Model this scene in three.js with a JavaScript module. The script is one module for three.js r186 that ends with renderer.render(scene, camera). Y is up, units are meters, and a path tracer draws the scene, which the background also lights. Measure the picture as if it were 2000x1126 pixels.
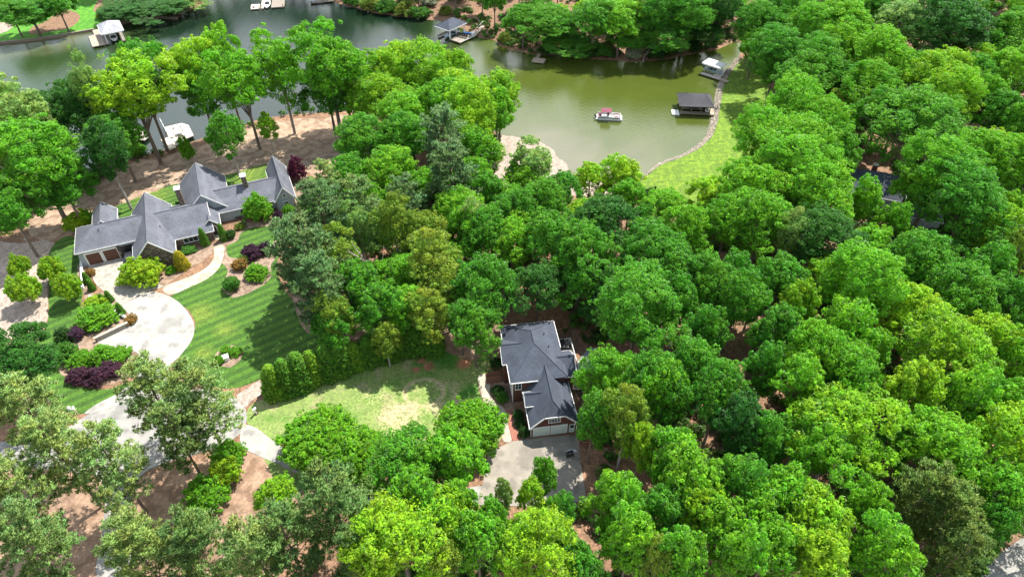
import * as THREE from 'three';
import { mergeGeometries } from 'three/addons/utils/BufferGeometryUtils.js';
import { RoundedBoxGeometry } from 'three/addons/geometries/RoundedBoxGeometry.js';

// ---------------------------------------------------------------- camera, sky, sun, exposure
const scene = new THREE.Scene();
const camera = new THREE.PerspectiveCamera(45.8, 1024 / 576, 1, 2000);
camera.position.set(0, 90, 0);
camera.lookAt(0, 90 - Math.sin(0.747) * 100, -Math.cos(0.747) * 100);

const renderer = new THREE.WebGLRenderer({ antialias: true });
renderer.toneMapping = THREE.LinearToneMapping;
renderer.toneMappingExposure = 2.05;
renderer.shadowMap.enabled = true;

const sunDir = new THREE.Vector3(0.37, 1, -0.45).normalize();
const sun = new THREE.DirectionalLight(new THREE.Color().setRGB(1, 0.95, 0.86), 5);
sun.name = 'sun';
sun.position.copy(sunDir).multiplyScalar(300).add(new THREE.Vector3(0, 0, -120));
sun.target.position.set(0, 0, -120);
sun.castShadow = true;
sun.shadow.radius = 1;
sun.shadow.mapSize.set(4096, 4096);
Object.assign(sun.shadow.camera, { left: -220, right: 220, top: 220, bottom: -220, near: 10, far: 700 });
scene.add(sun, sun.target);

// ---------------------------------------------------------------- small tools
function rng(seed) { let s = seed >>> 0; return () => { s = (s + 0x6d2b79f5) | 0; let t = Math.imul(s ^ (s >>> 15), 1 | s); t = (t + Math.imul(t ^ (t >>> 7), 61 | t)) ^ t; return ((t ^ (t >>> 14)) >>> 0) / 4294967296; }; }
const clamp = (x, a = 0, b = 1) => Math.min(b, Math.max(a, x));
const lerp = (a, b, t) => a + (b - a) * t;
const ss = (a, b, x) => { const t = clamp((x - a) / (b - a)); return t * t * (3 - 2 * t); };
const hash = (x, y, s) => { let h = Math.imul(x, 374761393) ^ Math.imul(y, 668265263) ^ Math.imul(s, 2147483647 - 58); h = Math.imul(h ^ (h >>> 13), 1274126177); return ((h ^ (h >>> 16)) >>> 0) / 4294967296; };
function noise(x, y, s = 1, per = 0) {           // value noise, periodic when per > 0
  const ix = Math.floor(x), iy = Math.floor(y), fx = x - ix, fy = y - iy, w = (v) => (per ? ((v % per) + per) % per : v);
  const u = fx * fx * (3 - 2 * fx), v = fy * fy * (3 - 2 * fy);
  return lerp(lerp(hash(w(ix), w(iy), s), hash(w(ix + 1), w(iy), s), u), lerp(hash(w(ix), w(iy + 1), s), hash(w(ix + 1), w(iy + 1), s), u), v);
}
const fbm = (x, y, s = 1, o = 4, per = 0) => { let a = 0.5, r = 0, n = 0, p = per; for (let i = 0; i < o; i++) { r += a * noise(x, y, s + i, p); n += a; a *= 0.5; x *= 2; y *= 2; p *= 2; } return r / n; };
function dataTex(n, fn, srgb = true, m = n) {
  const d = new Uint8Array(n * m * 4);
  for (let j = 0; j < m; j++) for (let i = 0; i < n; i++) { const c = fn(i / n, j / m); for (let k = 0; k < 3; k++) d[(j * n + i) * 4 + k] = clamp(c[k], 0, 255); d[(j * n + i) * 4 + 3] = 255; }
  const t = new THREE.DataTexture(d, n, m);
  t.wrapS = t.wrapT = THREE.RepeatWrapping; t.magFilter = THREE.LinearFilter; t.minFilter = THREE.LinearMipmapLinearFilter; t.generateMipmaps = true;
  if (srgb) t.colorSpace = THREE.SRGBColorSpace;
  t.needsUpdate = true;
  return t;
}
const mix3 = (a, b, t) => [lerp(a[0], b[0], t), lerp(a[1], b[1], t), lerp(a[2], b[2], t)];

// the sky: pale blue with broken white cloud all round, brighter haze low down
{
  const W = 512, H = 256, d = new Float32Array(W * H * 4);
  for (let j = 0; j < H; j++) for (let i = 0; i < W; i++) {
    const el = ((j + 0.5) / H - 0.5) * Math.PI, az = ((i + 0.5) / W) * 2 * Math.PI, y = Math.max(Math.sin(el), 0.02);
    const k = 1 / (y + 0.25), px = Math.cos(az) * Math.cos(el) * k, pz = Math.sin(az) * Math.cos(el) * k;
    const c = ss(0.40, 0.62, fbm(px * 1.6 + 20, pz * 1.6 + 20, 5, 5));
    const hz = Math.pow(1 - y, 1.8);
    const clear = [lerp(0.12, 0.85, hz), lerp(0.24, 0.98, hz), lerp(0.5, 1.12, hz)];
    const col = mix3(clear, [1.5, 1.53, 1.56], c * 0.85);
    for (let n = 0; n < 3; n++) d[(j * W + i) * 4 + n] = col[n] * 0.68;
    d[(j * W + i) * 4 + 3] = 1;
  }
  const sky = new THREE.DataTexture(d, W, H, THREE.RGBAFormat, THREE.FloatType);
  sky.mapping = THREE.EquirectangularReflectionMapping; sky.magFilter = THREE.LinearFilter; sky.needsUpdate = true;
  scene.background = sky; scene.environment = sky;
}

const used = {};
const numbered = (n) => { used[n] = (used[n] ?? -1) + 1; return used[n] ? `${n}_${String(used[n]).padStart(3, '0')}` : n; };
function tag(o, label, category, group) { o.userData = { label, category }; if (group) o.userData.group = group; return o; }
function thing(name, label, category, [x, y, z] = [0, 0, 0], turn = 0, group) {
  const o = new THREE.Group(); o.name = numbered(name); o.position.set(x, y, z); o.rotation.y = turn; scene.add(o);
  return tag(o, label, category, group);
}
function part(name, geo, mat, parent, label) {
  const g = Array.isArray(geo) ? (geo.length > 1 ? mergeGeometries(geo.map((q) => (q.index ? q.toNonIndexed() : q).clone()).map((q) => { for (const k of Object.keys(q.attributes)) if (!['position', 'normal', 'uv'].includes(k)) q.deleteAttribute(k); return q; })) : geo[0]) : geo;
  const m = new THREE.Mesh(g, mat); m.name = name; m.castShadow = m.receiveShadow = true; parent.add(m);
  if (label) m.userData.label = label;
  return m;
}
function structure(name, geo, mat, kind = 'structure') { const m = part(numbered(name), geo, mat, scene); m.userData.kind = kind; return m; }
const box = (w, h, d, x = 0, y = 0, z = 0, r = 0) => { const g = r ? new RoundedBoxGeometry(w, h, d, 1, Math.min(r, w / 2.1, h / 2.1, d / 2.1)) : new THREE.BoxGeometry(w, h, d); return g.translate(x, y + h / 2, z); };  // stands on y
function tube(pts, r0, r1 = r0, seg = 6, steps = 1) {     // tapered tube through points
  const c = new THREE.CatmullRomCurve3(pts.map((p) => new THREE.Vector3(...p))), n = Math.max(1, (pts.length - 1) * steps);
  const g = new THREE.TubeGeometry(c, n, 1, seg, false), p = g.attributes.position, q = new THREE.Vector3();
  for (let i = 0; i <= n; i++) { c.getPointAt(i / n, q); const r = lerp(r0, r1, i / n); for (let j = 0; j <= seg; j++) { const k = i * (seg + 1) + j; p.setXYZ(k, q.x + (p.getX(k) - q.x) * r, q.y + (p.getY(k) - q.y) * r, q.z + (p.getZ(k) - q.z) * r); } }
  return g;
}
const cyl = (r0, r1, h, x, y, z, seg = 10) => new THREE.CylinderGeometry(r1, r0, h, seg).translate(x, y + h / 2, z);
function slab(pts, th, up = 0) {           // planar polygon (3-D points) given a thickness straight down; uv in metres
  const n = pts.length, V = pts.map((p) => new THREE.Vector3(...p));
  const nor = new THREE.Vector3(); for (let i = 0; i < n; i++) { const a = V[i], b = V[(i + 1) % n]; nor.x += (a.y - b.y) * (a.z + b.z); nor.y += (a.z - b.z) * (a.x + b.x); nor.z += (a.x - b.x) * (a.y + b.y); }
  nor.normalize(); if (nor.y < 0) { V.reverse(); nor.negate(); }
  const ax = new THREE.Vector3(0, 1, 0).cross(nor); if (ax.length() < 1e-3) ax.set(1, 0, 0); ax.normalize(); const ay = nor.clone().cross(ax);
  const P = V.map((v) => new THREE.Vector2(v.dot(ax), v.dot(ay))), tri = THREE.ShapeUtils.triangulateShape(P, []);
  const pos = [], uv = [], put = (v, a, b) => { pos.push(v.x, v.y, v.z); uv.push(a, b); };
  for (const t of tri) { const f = THREE.ShapeUtils.area([P[t[0]], P[t[1]], P[t[2]]]) < 0 ? [t[0], t[2], t[1]] : t; for (const i of f) put(V[i], P[i].x, P[i].y); for (const i of [f[0], f[2], f[1]]) put(V[i].clone().setY(V[i].y - th), P[i].x, P[i].y); }
  for (let i = 0; i < n; i++) { const a = V[i], b = V[(i + 1) % n], a2 = a.clone().setY(a.y - th), b2 = b.clone().setY(b.y - th); const l = a.distanceTo(b); put(a, 0, 0); put(a2, 0, th); put(b2, l, th); put(a, 0, 0); put(b2, l, th); put(b, l, 0); }
  const g = new THREE.BufferGeometry(); g.setAttribute('position', new THREE.Float32BufferAttribute(pos, 3)); g.setAttribute('uv', new THREE.Float32BufferAttribute(uv, 2)); g.computeVertexNormals();
  if (up) g.translate(0, up, 0);
  return g;
}
function boxUV(g) {                        // uv in metres by the dominant direction of each face
  g = g.index ? g.toNonIndexed() : g; g.computeVertexNormals();
  const p = g.attributes.position, uv = [], a = new THREE.Vector3(), b = new THREE.Vector3(), c = new THREE.Vector3(), n = new THREE.Vector3();
  for (let i = 0; i < p.count; i += 3) {
    a.fromBufferAttribute(p, i); b.fromBufferAttribute(p, i + 1); c.fromBufferAttribute(p, i + 2); n.crossVectors(b.clone().sub(a), c.clone().sub(a));
    const m = Math.max(Math.abs(n.x), Math.abs(n.y), Math.abs(n.z));
    for (const v of [a, b, c]) uv.push(...(m === Math.abs(n.x) ? [v.z, v.y] : m === Math.abs(n.y) ? [v.x, v.z] : [v.x, v.y]));
  }
  g.setAttribute('uv', new THREE.Float32BufferAttribute(uv, 2)); return g;
}

// ---------------------------------------------------------------- materials
const std = (o) => new THREE.MeshStandardMaterial({ roughness: 0.9, ...o });
const rgb = (r, g, b) => new THREE.Color().setRGB(r, g, b);
const scaled = (t, s) => { const c = t.clone(); c.repeat.set(1 / s, 1 / s); c.needsUpdate = true; return c; };
const grain = dataTex(512, (u, v) => { const a = 150 + 105 * fbm(u * 20, v * 20, 3, 3, 20) + 40 * (fbm(u * 6, v * 6, 9, 3, 6) - 0.5); return [a, a, a]; });
const grassTex = dataTex(1024, (u, v) => { const f = fbm(u * 40, v * 40, 11, 3, 40), m = fbm(u * 10, v * 10, 15, 4, 10), k = 0.62 + 0.4 * f + 0.3 * (m - 0.5); return [196 * k + 16 * ss(0.5, 0.75, m), 220 * k, 130 * k]; });
const litterTex = dataTex(1024, (u, v) => { const f = fbm(u * 56, v * 56, 21, 3, 56), m = fbm(u * 14, v * 14, 25, 5, 14), k = 0.55 + 0.55 * f; return mix3([205 * k, 165 * k, 135 * k], [180 * k, 146 * k, 118 * k], ss(0.4, 0.62, m)); });
const strawTex = dataTex(1024, (u, v) => { const f = fbm(u * 44 + 9, v * 44, 121, 3, 44), m = fbm(u * 9, v * 9, 125, 4, 9), k = 0.72 + 0.3 * f; return mix3([204 * k, 174 * k, 147 * k], [168 * k, 139 * k, 114 * k], ss(0.35, 0.7, m)); });
const concreteTex = dataTex(512, (u, v) => { const m = fbm(u * 8, v * 8, 31, 5, 8), f = fbm(u * 100, v * 100, 35, 2, 100), k = 205 + 40 * m + 26 * (f - 0.5) - 30 * ss(0.5, 0.72, fbm(u * 5 + 3, v * 5, 37, 4, 5)); return [k, k * 0.985, k * 0.95]; });
const shingleTex = dataTex(512, (u, v) => { const row = Math.floor(v * 32), col = Math.floor((u + (row % 2) * 0.0156 + hash(row, 1, 4) * 0.03) * 32); const t = hash(((col % 32) + 32) % 32, row, 41), e = (v * 32) % 1 < 0.12 ? 0.86 : 1, k = (176 + 24 * t + 60 * (fbm(u * 3, v * 5, 45, 4, 15) - 0.5) + 16 * (fbm(u * 90, v * 90, 43, 2, 90) - 0.5)) * e; return [k, k * 1.0, k * 1.02]; });
const brickTex = dataTex(512, (u, v) => { const row = Math.floor(v * 32), c = u * 12 + (row % 2) * 0.5, col = ((Math.floor(c) % 12) + 12) % 12, joint = (v * 32) % 1 < 0.14 || ((c % 1) + 1) % 1 < 0.06, t = hash(col, row, 51); if (joint) return [150, 140, 130]; const k = 0.65 + 0.5 * t + 0.15 * (fbm(u * 80, v * 80, 53, 2, 80) - 0.5); return [150 * k, 82 * k, 66 * k]; });
const stoneTex = dataTex(512, (u, v) => { let d1 = 9, d2 = 9, id = 0; const X = u * 14, Y = v * 20; for (let j = -1; j <= 1; j++) for (let i = -1; i <= 1; i++) { const cx = Math.floor(X) + i, cy = Math.floor(Y) + j, wx = ((cx % 14) + 14) % 14, wy = ((cy % 20) + 20) % 20, q = Math.hypot(cx + hash(wx, wy, 61) - X, cy + hash(wx, wy, 62) - Y); if (q < d1) { d2 = d1; d1 = q; id = hash(wx, wy, 63); } else if (q < d2) d2 = q; } if (d2 - d1 < 0.09) return [92, 84, 76]; const k = 0.55 + 0.65 * id; return mix3([170 * k, 152 * k, 132 * k], [128 * k, 122 * k, 118 * k], hash(Math.floor(id * 997), 3, 64)); });
const woodTex = dataTex(256, (u, v) => { const row = Math.floor(v * 14), g = (v * 14) % 1 < 0.1 ? 0.45 : 1, k = (170 + 60 * hash(row, 2, 71) + 40 * (fbm(u * 4, v * 120, 73, 3, 4) - 0.5)) * g; return [k, k * 0.96, k * 0.9]; });
const rippleTex = dataTex(512, (u, v) => { const a = 255 * fbm(u * 40, v * 56, 81, 4, 8) ; return [a, a, a]; }, false);

const M = {
  litter: std({ map: litterTex, color: rgb(0.54, 0.49, 0.44), vertexColors: true, bumpMap: litterTex, bumpScale: 0.06 }),
  straw: std({ map: strawTex, color: rgb(0.72, 0.73, 0.74), vertexColors: true }),
  redStraw: std({ map: strawTex, color: rgb(0.6, 0.56, 0.55), vertexColors: true }),
  gravel: std({ map: grain, color: rgb(0.5, 0.41, 0.34), vertexColors: true }),
  sand: std({ map: grain, color: rgb(0.46, 0.37, 0.3), vertexColors: true }),
  mulch: std({ map: strawTex, color: rgb(0.58, 0.58, 0.6), vertexColors: true }),
  lawnBright: std({ map: grassTex, color: rgb(0.27, 0.39, 0.05), vertexColors: true }),
  lawnFar: std({ map: grassTex, color: rgb(0.16, 0.45, 0.06), vertexColors: true }),
  concrete: std({ map: concreteTex, color: rgb(0.41, 0.41, 0.41) }),
  padConcrete: std({ map: concreteTex, color: rgb(0.34, 0.315, 0.285) }),
  asphalt: std({ map: concreteTex, color: rgb(0.36, 0.36, 0.37) }),
  paver: std({ map: concreteTex, color: rgb(0.44, 0.42, 0.39) }),
  walk: std({ map: concreteTex, color: rgb(0.52, 0.48, 0.4) }),
  brickPath: std({ map: brickTex, color: rgb(1, 0.9, 0.85) }),
  shingleA: std({ map: scaled(shingleTex, 6), color: rgb(0.2, 0.215, 0.25), bumpMap: scaled(shingleTex, 6), bumpScale: 0.012 }),
  shingleB: std({ map: scaled(shingleTex, 6), color: rgb(0.095, 0.115, 0.155), bumpMap: scaled(shingleTex, 6), bumpScale: 0.02 }),
  shinglePale: std({ map: scaled(shingleTex, 6), color: rgb(0.6, 0.61, 0.64) }),
  shingleDark: std({ map: scaled(shingleTex, 6), color: rgb(0.11, 0.11, 0.12) }),
  shingleBrown: std({ map: scaled(shingleTex, 6), color: rgb(0.5, 0.36, 0.27) }),
  brick: std({ map: scaled(brickTex, 2.6), color: rgb(0.36, 0.32, 0.31) }),
  stone: std({ map: scaled(stoneTex, 5), color: rgb(0.62, 0.58, 0.54), bumpMap: scaled(stoneTex, 5), bumpScale: 0.05 }),
  stucco: std({ map: grain, color: rgb(0.5, 0.56, 0.6) }),
  white: std({ color: rgb(0.74, 0.74, 0.73), roughness: 0.6 }),
  offWhite: std({ color: rgb(0.7, 0.7, 0.67), roughness: 0.7 }),
  grey: std({ color: rgb(0.32, 0.33, 0.34), roughness: 0.6 }),
  dark: std({ color: rgb(0.03, 0.03, 0.035), roughness: 0.5 }),
  black: std({ color: rgb(0.015, 0.015, 0.016), roughness: 0.35 }),
  metal: std({ color: rgb(0.6, 0.61, 0.62), metalness: 0.8, roughness: 0.35 }),
  glass: new THREE.MeshPhysicalMaterial({ color: rgb(0.02, 0.025, 0.03), roughness: 0.06, ior: 1.5, specularIntensity: 1 }),
  garageDoor: std({ map: scaled(woodTex, 2), color: rgb(0.2, 0.09, 0.06), roughness: 0.6 }),
  greenDoor: std({ color: rgb(0.5, 0.56, 0.52), roughness: 0.6 }),
  dock: std({ map: scaled(woodTex, 2), color: rgb(0.62, 0.56, 0.5) }),
  dockWhite: std({ map: scaled(woodTex, 2), color: rgb(1, 0.97, 0.95) }),
  dockGrey: std({ map: scaled(woodTex, 2), color: rgb(0.42, 0.4, 0.38) }),
  woodBrown: std({ map: scaled(woodTex, 2), color: rgb(0.3, 0.15, 0.1) }),
  timber: std({ map: scaled(woodTex, 2), color: rgb(0.3, 0.26, 0.22) }),
  maroon: std({ color: rgb(0.15, 0.035, 0.06), roughness: 0.85 }),
  blue: std({ color: rgb(0.03, 0.12, 0.35), roughness: 0.5 }),
  hullBlue: std({ color: rgb(0.36, 0.5, 0.6), roughness: 0.35 }),
  carBlack: new THREE.MeshPhysicalMaterial({ color: rgb(0.02, 0.022, 0.026), roughness: 0.35, clearcoat: 1, clearcoatRoughness: 0.05 }),
  carWhite: new THREE.MeshPhysicalMaterial({ color: rgb(0.78, 0.79, 0.8), roughness: 0.4, clearcoat: 1, clearcoatRoughness: 0.05 }),
  bark: std({ map: grain, color: rgb(0.23, 0.18, 0.14) }),
  barkPale: std({ map: grain, color: rgb(0.46, 0.41, 0.36) }),
  barkPine: std({ map: grain, color: rgb(0.2, 0.135, 0.1) }),
  rock: std({ map: grain, color: rgb(0.5, 0.46, 0.4) }),
};

// ---------------------------------------------------------------- terrain
const lakeShore = [[-154.3, -139.2], [-122.2, -138.8], [-102.6, -135.9], [-93.3, -144.4], [-85.5, -148.5], [-76.7, -154.9], [-71.2, -160.6], [-63.8, -165.0], [-55.0, -166.4], [-42.9, -168.4], [-30.2, -166.1], [-20.5, -164.4], [-10.7, -160.6], [-2.0, -155.4], [4.2, -152.9], [7.8, -151.9], [10.8, -147.3], [12.4, -142.6], [15.7, -135.9], [21.6, -134.4], [29.9, -135.1], [36.0, -141.9], [43.0, -146.3], [49.2, -153.1], [52.6, -161.2], [54.8, -168.1], [57.0, -175.4], [59.5, -183.1], [61.5, -188.0], [65.2, -194.7], [68.8, -200.8], [73.3, -211.3], [71.8, -213.2], [63.8, -206.3], [51.7, -201.5], [43.3, -197.9], [35.6, -197.5], [23.4, -199.7], [15.7, -201.5], [6.3, -203.3], [0.0, -205.2], [-3.5, -209.0], [-6.6, -214.4], [-11.5, -216.0], [-16.0, -222.2], [-24.1, -229.5], [-34.7, -232.1], [-45.5, -234.8], [-55.3, -240.9], [-65.6, -247.6], [-74.4, -254.6], [-89.4, -269.6], [-103.8, -272.4], [-109.2, -258.8], [-109.3, -246.6], [-112.4, -230.8], [-119.6, -231.7], [-127.2, -229.0], [-130.3, -226.0], [-136.7, -221.4], [-147.9, -215.2], [-162.0, -210.9], [-196.5, -200.0]];
function shoreDistance(x, z) {       // metres from the waterline, negative in the lake
  let d = 1e9, inside = false;
  for (let i = 0, n = lakeShore.length; i < n; i++) {
    const [ax, az] = lakeShore[i], [bx, bz] = lakeShore[(i + 1) % n], ex = bx - ax, ez = bz - az, t = clamp(((x - ax) * ex + (z - az) * ez) / (ex * ex + ez * ez));
    d = Math.min(d, Math.hypot(x - ax - ex * t, z - az - ez * t));
    if ((az > z) !== (bz > z) && x < ax + ((z - az) / (bz - az)) * ex) inside = !inside;
  }
  return inside ? -d : d;
}
function height(x, z) {
  const d = shoreDistance(x, z);
  if (d < 0) return Math.max(-1.6, 0.16 * d);
  return 0.3 * ss(0, 1.2, d) + 3.2 * ss(1.5, 42, d) - 2.6 * ss(0, 1, 1 - Math.hypot((x - 19) / 13, (z + 66) / 20));
}
const CELL = 3, X0 = -300, Z0 = -402, NX = 200, NZ = 142, HG = new Float32Array((NX + 1) * (NZ + 1));
for (let j = 0; j <= NZ; j++) for (let i = 0; i <= NX; i++) HG[j * (NX + 1) + i] = height(X0 + i * CELL, Z0 + j * CELL);
const hg = (i, j) => HG[clamp(j, 0, NZ) * (NX + 1) + clamp(i, 0, NX)];
function groundY(x, z) {             // height on the ground mesh itself
  const fx = (x - X0) / CELL, fz = (z - Z0) / CELL, i = Math.floor(fx), j = Math.floor(fz), u = fx - i, v = fz - j;
  return u + v <= 1 ? hg(i, j) + (hg(i + 1, j) - hg(i, j)) * u + (hg(i, j + 1) - hg(i, j)) * v : hg(i + 1, j + 1) + (hg(i, j + 1) - hg(i + 1, j + 1)) * (1 - u) + (hg(i + 1, j) - hg(i + 1, j + 1)) * (1 - v);
}
const mottle = (x, z, s = 3) => { const n = 0.86 + 0.28 * fbm(x / 9 + 50, z / 9 + 50, s, 4), w = 0.06 * (noise(x / 17 + 9, z / 17 + 40, s + 7) - 0.5); return [n + w, n, n - w]; };
function sheetGeometry(pos, S, seed) {
  const g = new THREE.BufferGeometry(), uv = [], col = [];
  for (let i = 0; i < pos.length; i += 3) { uv.push(pos[i] / S, pos[i + 2] / S); col.push(...mottle(pos[i], pos[i + 2], seed)); }
  g.setAttribute('position', new THREE.Float32BufferAttribute(pos, 3)); g.setAttribute('uv', new THREE.Float32BufferAttribute(uv, 2)); g.setAttribute('color', new THREE.Float32BufferAttribute(col, 3));
  g.computeVertexNormals(); return g;
}
{
  const g = new THREE.BufferGeometry(), pos = [], uv = [], col = [], idx = [];
  for (let j = 0; j <= NZ; j++) for (let i = 0; i <= NX; i++) { const x = X0 + i * CELL, z = Z0 + j * CELL; pos.push(x, hg(i, j), z); uv.push(x / 11, z / 11); col.push(...mottle(x, z, 3)); }
  for (let j = 0; j < NZ; j++) for (let i = 0; i < NX; i++) { const a = j * (NX + 1) + i, b = a + 1, c = a + NX + 1, d = c + 1; idx.push(a, c, b, b, c, d); }
  g.setAttribute('position', new THREE.Float32BufferAttribute(pos, 3)); g.setAttribute('uv', new THREE.Float32BufferAttribute(uv, 2)); g.setAttribute('color', new THREE.Float32BufferAttribute(col, 3)); g.setIndex(idx); g.computeVertexNormals();
  structure('ground', g, M.litter);
}
function curve(pts, n = 6, wob = 0, seed = 1) {          // a closed smooth outline through the points
  const c = new THREE.CatmullRomCurve3(pts.map(([x, z]) => new THREE.Vector3(x, 0, z)), true, 'centripetal');
  return c.getPoints(pts.length * n).slice(0, -1).map((p) => [p.x + wob * (noise(p.x * 0.9, p.z * 0.9, seed) - 0.5), p.z + wob * (noise(p.x * 0.9 + 40, p.z * 0.9, seed) - 0.5)]);
}
const clipHalf = (poly, ax, az, bx, bz) => {
  const out = [], side = ([x, z]) => (bx - ax) * (z - az) - (bz - az) * (x - ax);
  for (let i = 0; i < poly.length; i++) { const p = poly[i], q = poly[(i + 1) % poly.length], s = side(p), t = side(q); if (s >= 0) out.push(p); if ((s > 0 && t < 0) || (s < 0 && t > 0)) { const k = s / (s - t); out.push([p[0] + (q[0] - p[0]) * k, p[1] + (q[1] - p[1]) * k]); } }
  return out;
};
function drape(poly, lift, S, seed = 3, skirt = 0, flat) {      // a sheet that follows the ground mesh exactly
  const xs = poly.map((p) => p[0]), zs = poly.map((p) => p[1]), pos = [];
  const Y = (x, z) => (flat ?? groundY(x, z)) + lift;
  const i0 = Math.floor((Math.min(...xs) - X0) / CELL), i1 = Math.floor((Math.max(...xs) - X0) / CELL), j0 = Math.floor((Math.min(...zs) - Z0) / CELL), j1 = Math.floor((Math.max(...zs) - Z0) / CELL);
  for (let j = j0; j <= j1; j++) {
    const row = clipHalf(clipHalf(poly, X0, Z0 + j * CELL, X0 + 1, Z0 + j * CELL), X0 + 1, Z0 + (j + 1) * CELL, X0, Z0 + (j + 1) * CELL);
    if (row.length < 3) continue;
    for (let i = i0; i <= i1; i++) {
      const x = X0 + i * CELL, z = Z0 + j * CELL, X = x + CELL, Z = z + CELL;
      for (const t of [[[x, z], [X, z], [x, Z]], [[X, z], [X, Z], [x, Z]]]) {
        let c = row;
        for (let k = 0; k < 3 && c.length > 2; k++) c = clipHalf(c, ...t[k], ...t[(k + 1) % 3]);
        if (c.length < 3) continue;
        const P = c.map((p) => new THREE.Vector2(...p));
        if (Math.abs(THREE.ShapeUtils.area(P)) < 1e-5) continue;
        for (const f of THREE.ShapeUtils.triangulateShape(P, [])) { const [a, b, d] = f.map((n) => c[n]); const s = (b[0] - a[0]) * (d[1] - a[1]) - (b[1] - a[1]) * (d[0] - a[0]); if (Math.abs(s) < 1e-7) continue; for (const p of s > 0 ? [a, d, b] : [a, b, d]) pos.push(p[0], Y(...p), p[1]); }
      }
    }
  }
  if (skirt) for (let i = 0; i < poly.length; i++) {
    const a = poly[i], b = poly[(i + 1) % poly.length], n = Math.max(1, Math.ceil(Math.hypot(b[0] - a[0], b[1] - a[1]) / 1.5));
    for (let k = 0; k < n; k++) { const p = [lerp(a[0], b[0], k / n), lerp(a[1], b[1], k / n)], q = [lerp(a[0], b[0], (k + 1) / n), lerp(a[1], b[1], (k + 1) / n)], y = Y(...p), w = Y(...q); pos.push(p[0], y, p[1], p[0], y - skirt, p[1], q[0], w - skirt, q[1], p[0], y, p[1], q[0], w - skirt, q[1], q[0], w, q[1]); }
  }
  return sheetGeometry(pos, S, seed);
}

// water: opaque with what floats in it (olive algae in the cove, clear dark green in the channel, stirred sand off the beach, its pale colour spread wider to stand in for sky reflection), a still and slightly rippled surface
{
  const out = lakeShore, poly = out.map(([x, z], i) => { const [ax, az] = out[(i + out.length - 1) % out.length], [bx, bz] = out[(i + 1) % out.length], l = Math.hypot(bx - ax, bz - az); return [x - ((bz - az) / l) * 1.2, z + ((bx - ax) / l) * 1.2]; });
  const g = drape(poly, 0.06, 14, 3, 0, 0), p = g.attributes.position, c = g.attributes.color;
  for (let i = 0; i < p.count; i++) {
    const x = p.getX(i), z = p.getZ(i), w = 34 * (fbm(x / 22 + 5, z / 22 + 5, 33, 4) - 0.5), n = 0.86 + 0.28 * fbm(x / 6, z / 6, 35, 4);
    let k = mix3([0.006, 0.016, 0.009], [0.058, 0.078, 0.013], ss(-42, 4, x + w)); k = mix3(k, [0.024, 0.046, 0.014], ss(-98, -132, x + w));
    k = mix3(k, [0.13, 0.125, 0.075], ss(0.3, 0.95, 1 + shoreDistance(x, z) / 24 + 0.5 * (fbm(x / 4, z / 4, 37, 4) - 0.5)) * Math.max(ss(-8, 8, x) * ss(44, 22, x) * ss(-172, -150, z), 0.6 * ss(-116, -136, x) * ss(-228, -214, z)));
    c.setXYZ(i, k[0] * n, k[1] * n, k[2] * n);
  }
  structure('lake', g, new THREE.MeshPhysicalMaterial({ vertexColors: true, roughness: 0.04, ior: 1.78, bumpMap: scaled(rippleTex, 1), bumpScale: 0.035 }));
}

// ---------------------------------------------------------------- ground covers
const cleared = [], clear = (P) => { cleared.push([[Math.min(...P.map((p) => p[0])), Math.min(...P.map((p) => p[1])), Math.max(...P.map((p) => p[0])), Math.max(...P.map((p) => p[1]))], P]); return P; };
clear([[-5, -60], [-3, -80], [12, -82], [13, -60]]); clear([[-114.66, -108.54], [-101.64, -114.79], [-95.64, -134.23], [-74.84, -155.46], [-41.89, -170.06], [-30.81, -134.67], [-40.96, -105.92], [-42.13, -93.83], [-33.9, -81.99], [-12.3, -79.57], [0, -83.22], [15.81, -78.92], [12.7, -48.04], [-4.21, -47.28], [-25.39, -48.04], [-27.72, -34.35], [-75.6, -34.35]]); clear([[27.62, -134.84], [38.09, -146.87], [48.87, -156.36], [56.36, -178.95], [68.66, -206.41], [78.01, -200.61], [76.34, -166.03], [60.16, -136.73], [43.52, -116.25], [30.32, -114.96], [26.11, -123.61]]); clear([[-173.84, -203.21], [-136.35, -218.33], [-124.78, -226.76], [-147.72, -255], [-196.08, -243.74]]);
const S_ = (name, poly, lift, mat, S = 11, skirt = 0, n = 5, wob = 0.5, seed = 3) => clear(poly) && structure(name, drape(n ? curve(poly, n, wob, seed) : poly, lift, S, seed, skirt), mat);
S_('straw_yard', [[-106.09, -116.85], [-100.89, -123.43], [-96.35, -133.15], [-91.16, -141.38], [-84.13, -145.07], [-74.82, -151.32], [-69.25, -157.96], [-61.96, -161.67], [-52.76, -162.73], [-42.22, -164.38], [-37.02, -151.32], [-35.38, -137.09], [-39.52, -130.89], [-46.75, -132.03], [-55.15, -136.88], [-63.01, -134.7], [-70.49, -131.91], [-77.42, -128.32], [-82.71, -124.29], [-87.85, -118.07], [-92.74, -108.5]], 0.012, M.straw, 11, 0, 5, 2.2, 5);
S_('pine_straw_bed', [[-69.53, -39.06], [-78.04, -53.65], [-70.3, -55.77], [-58.53, -52.82], [-49.05, -54.91], [-40.59, -59.03], [-36.48, -57.96], [-27.8, -52.82], [-28.21, -48.04], [-30.17, -39.06], [-44.1, -34.35], [-59.22, -34.35]], 0.012, M.redStraw, 11, 0, 5, 1.2, 6);
S_('forest_clearing', [[-13.86, -77.22], [-15.17, -81.99], [-11.82, -85.11], [-5.39, -83.22], [-0.9, -83.22], [-1.29, -76.08], [-5.97, -74.72], [-10.32, -76.08]], 0.012, M.redStraw, 11, 0, 5, 2.4, 6);
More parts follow.
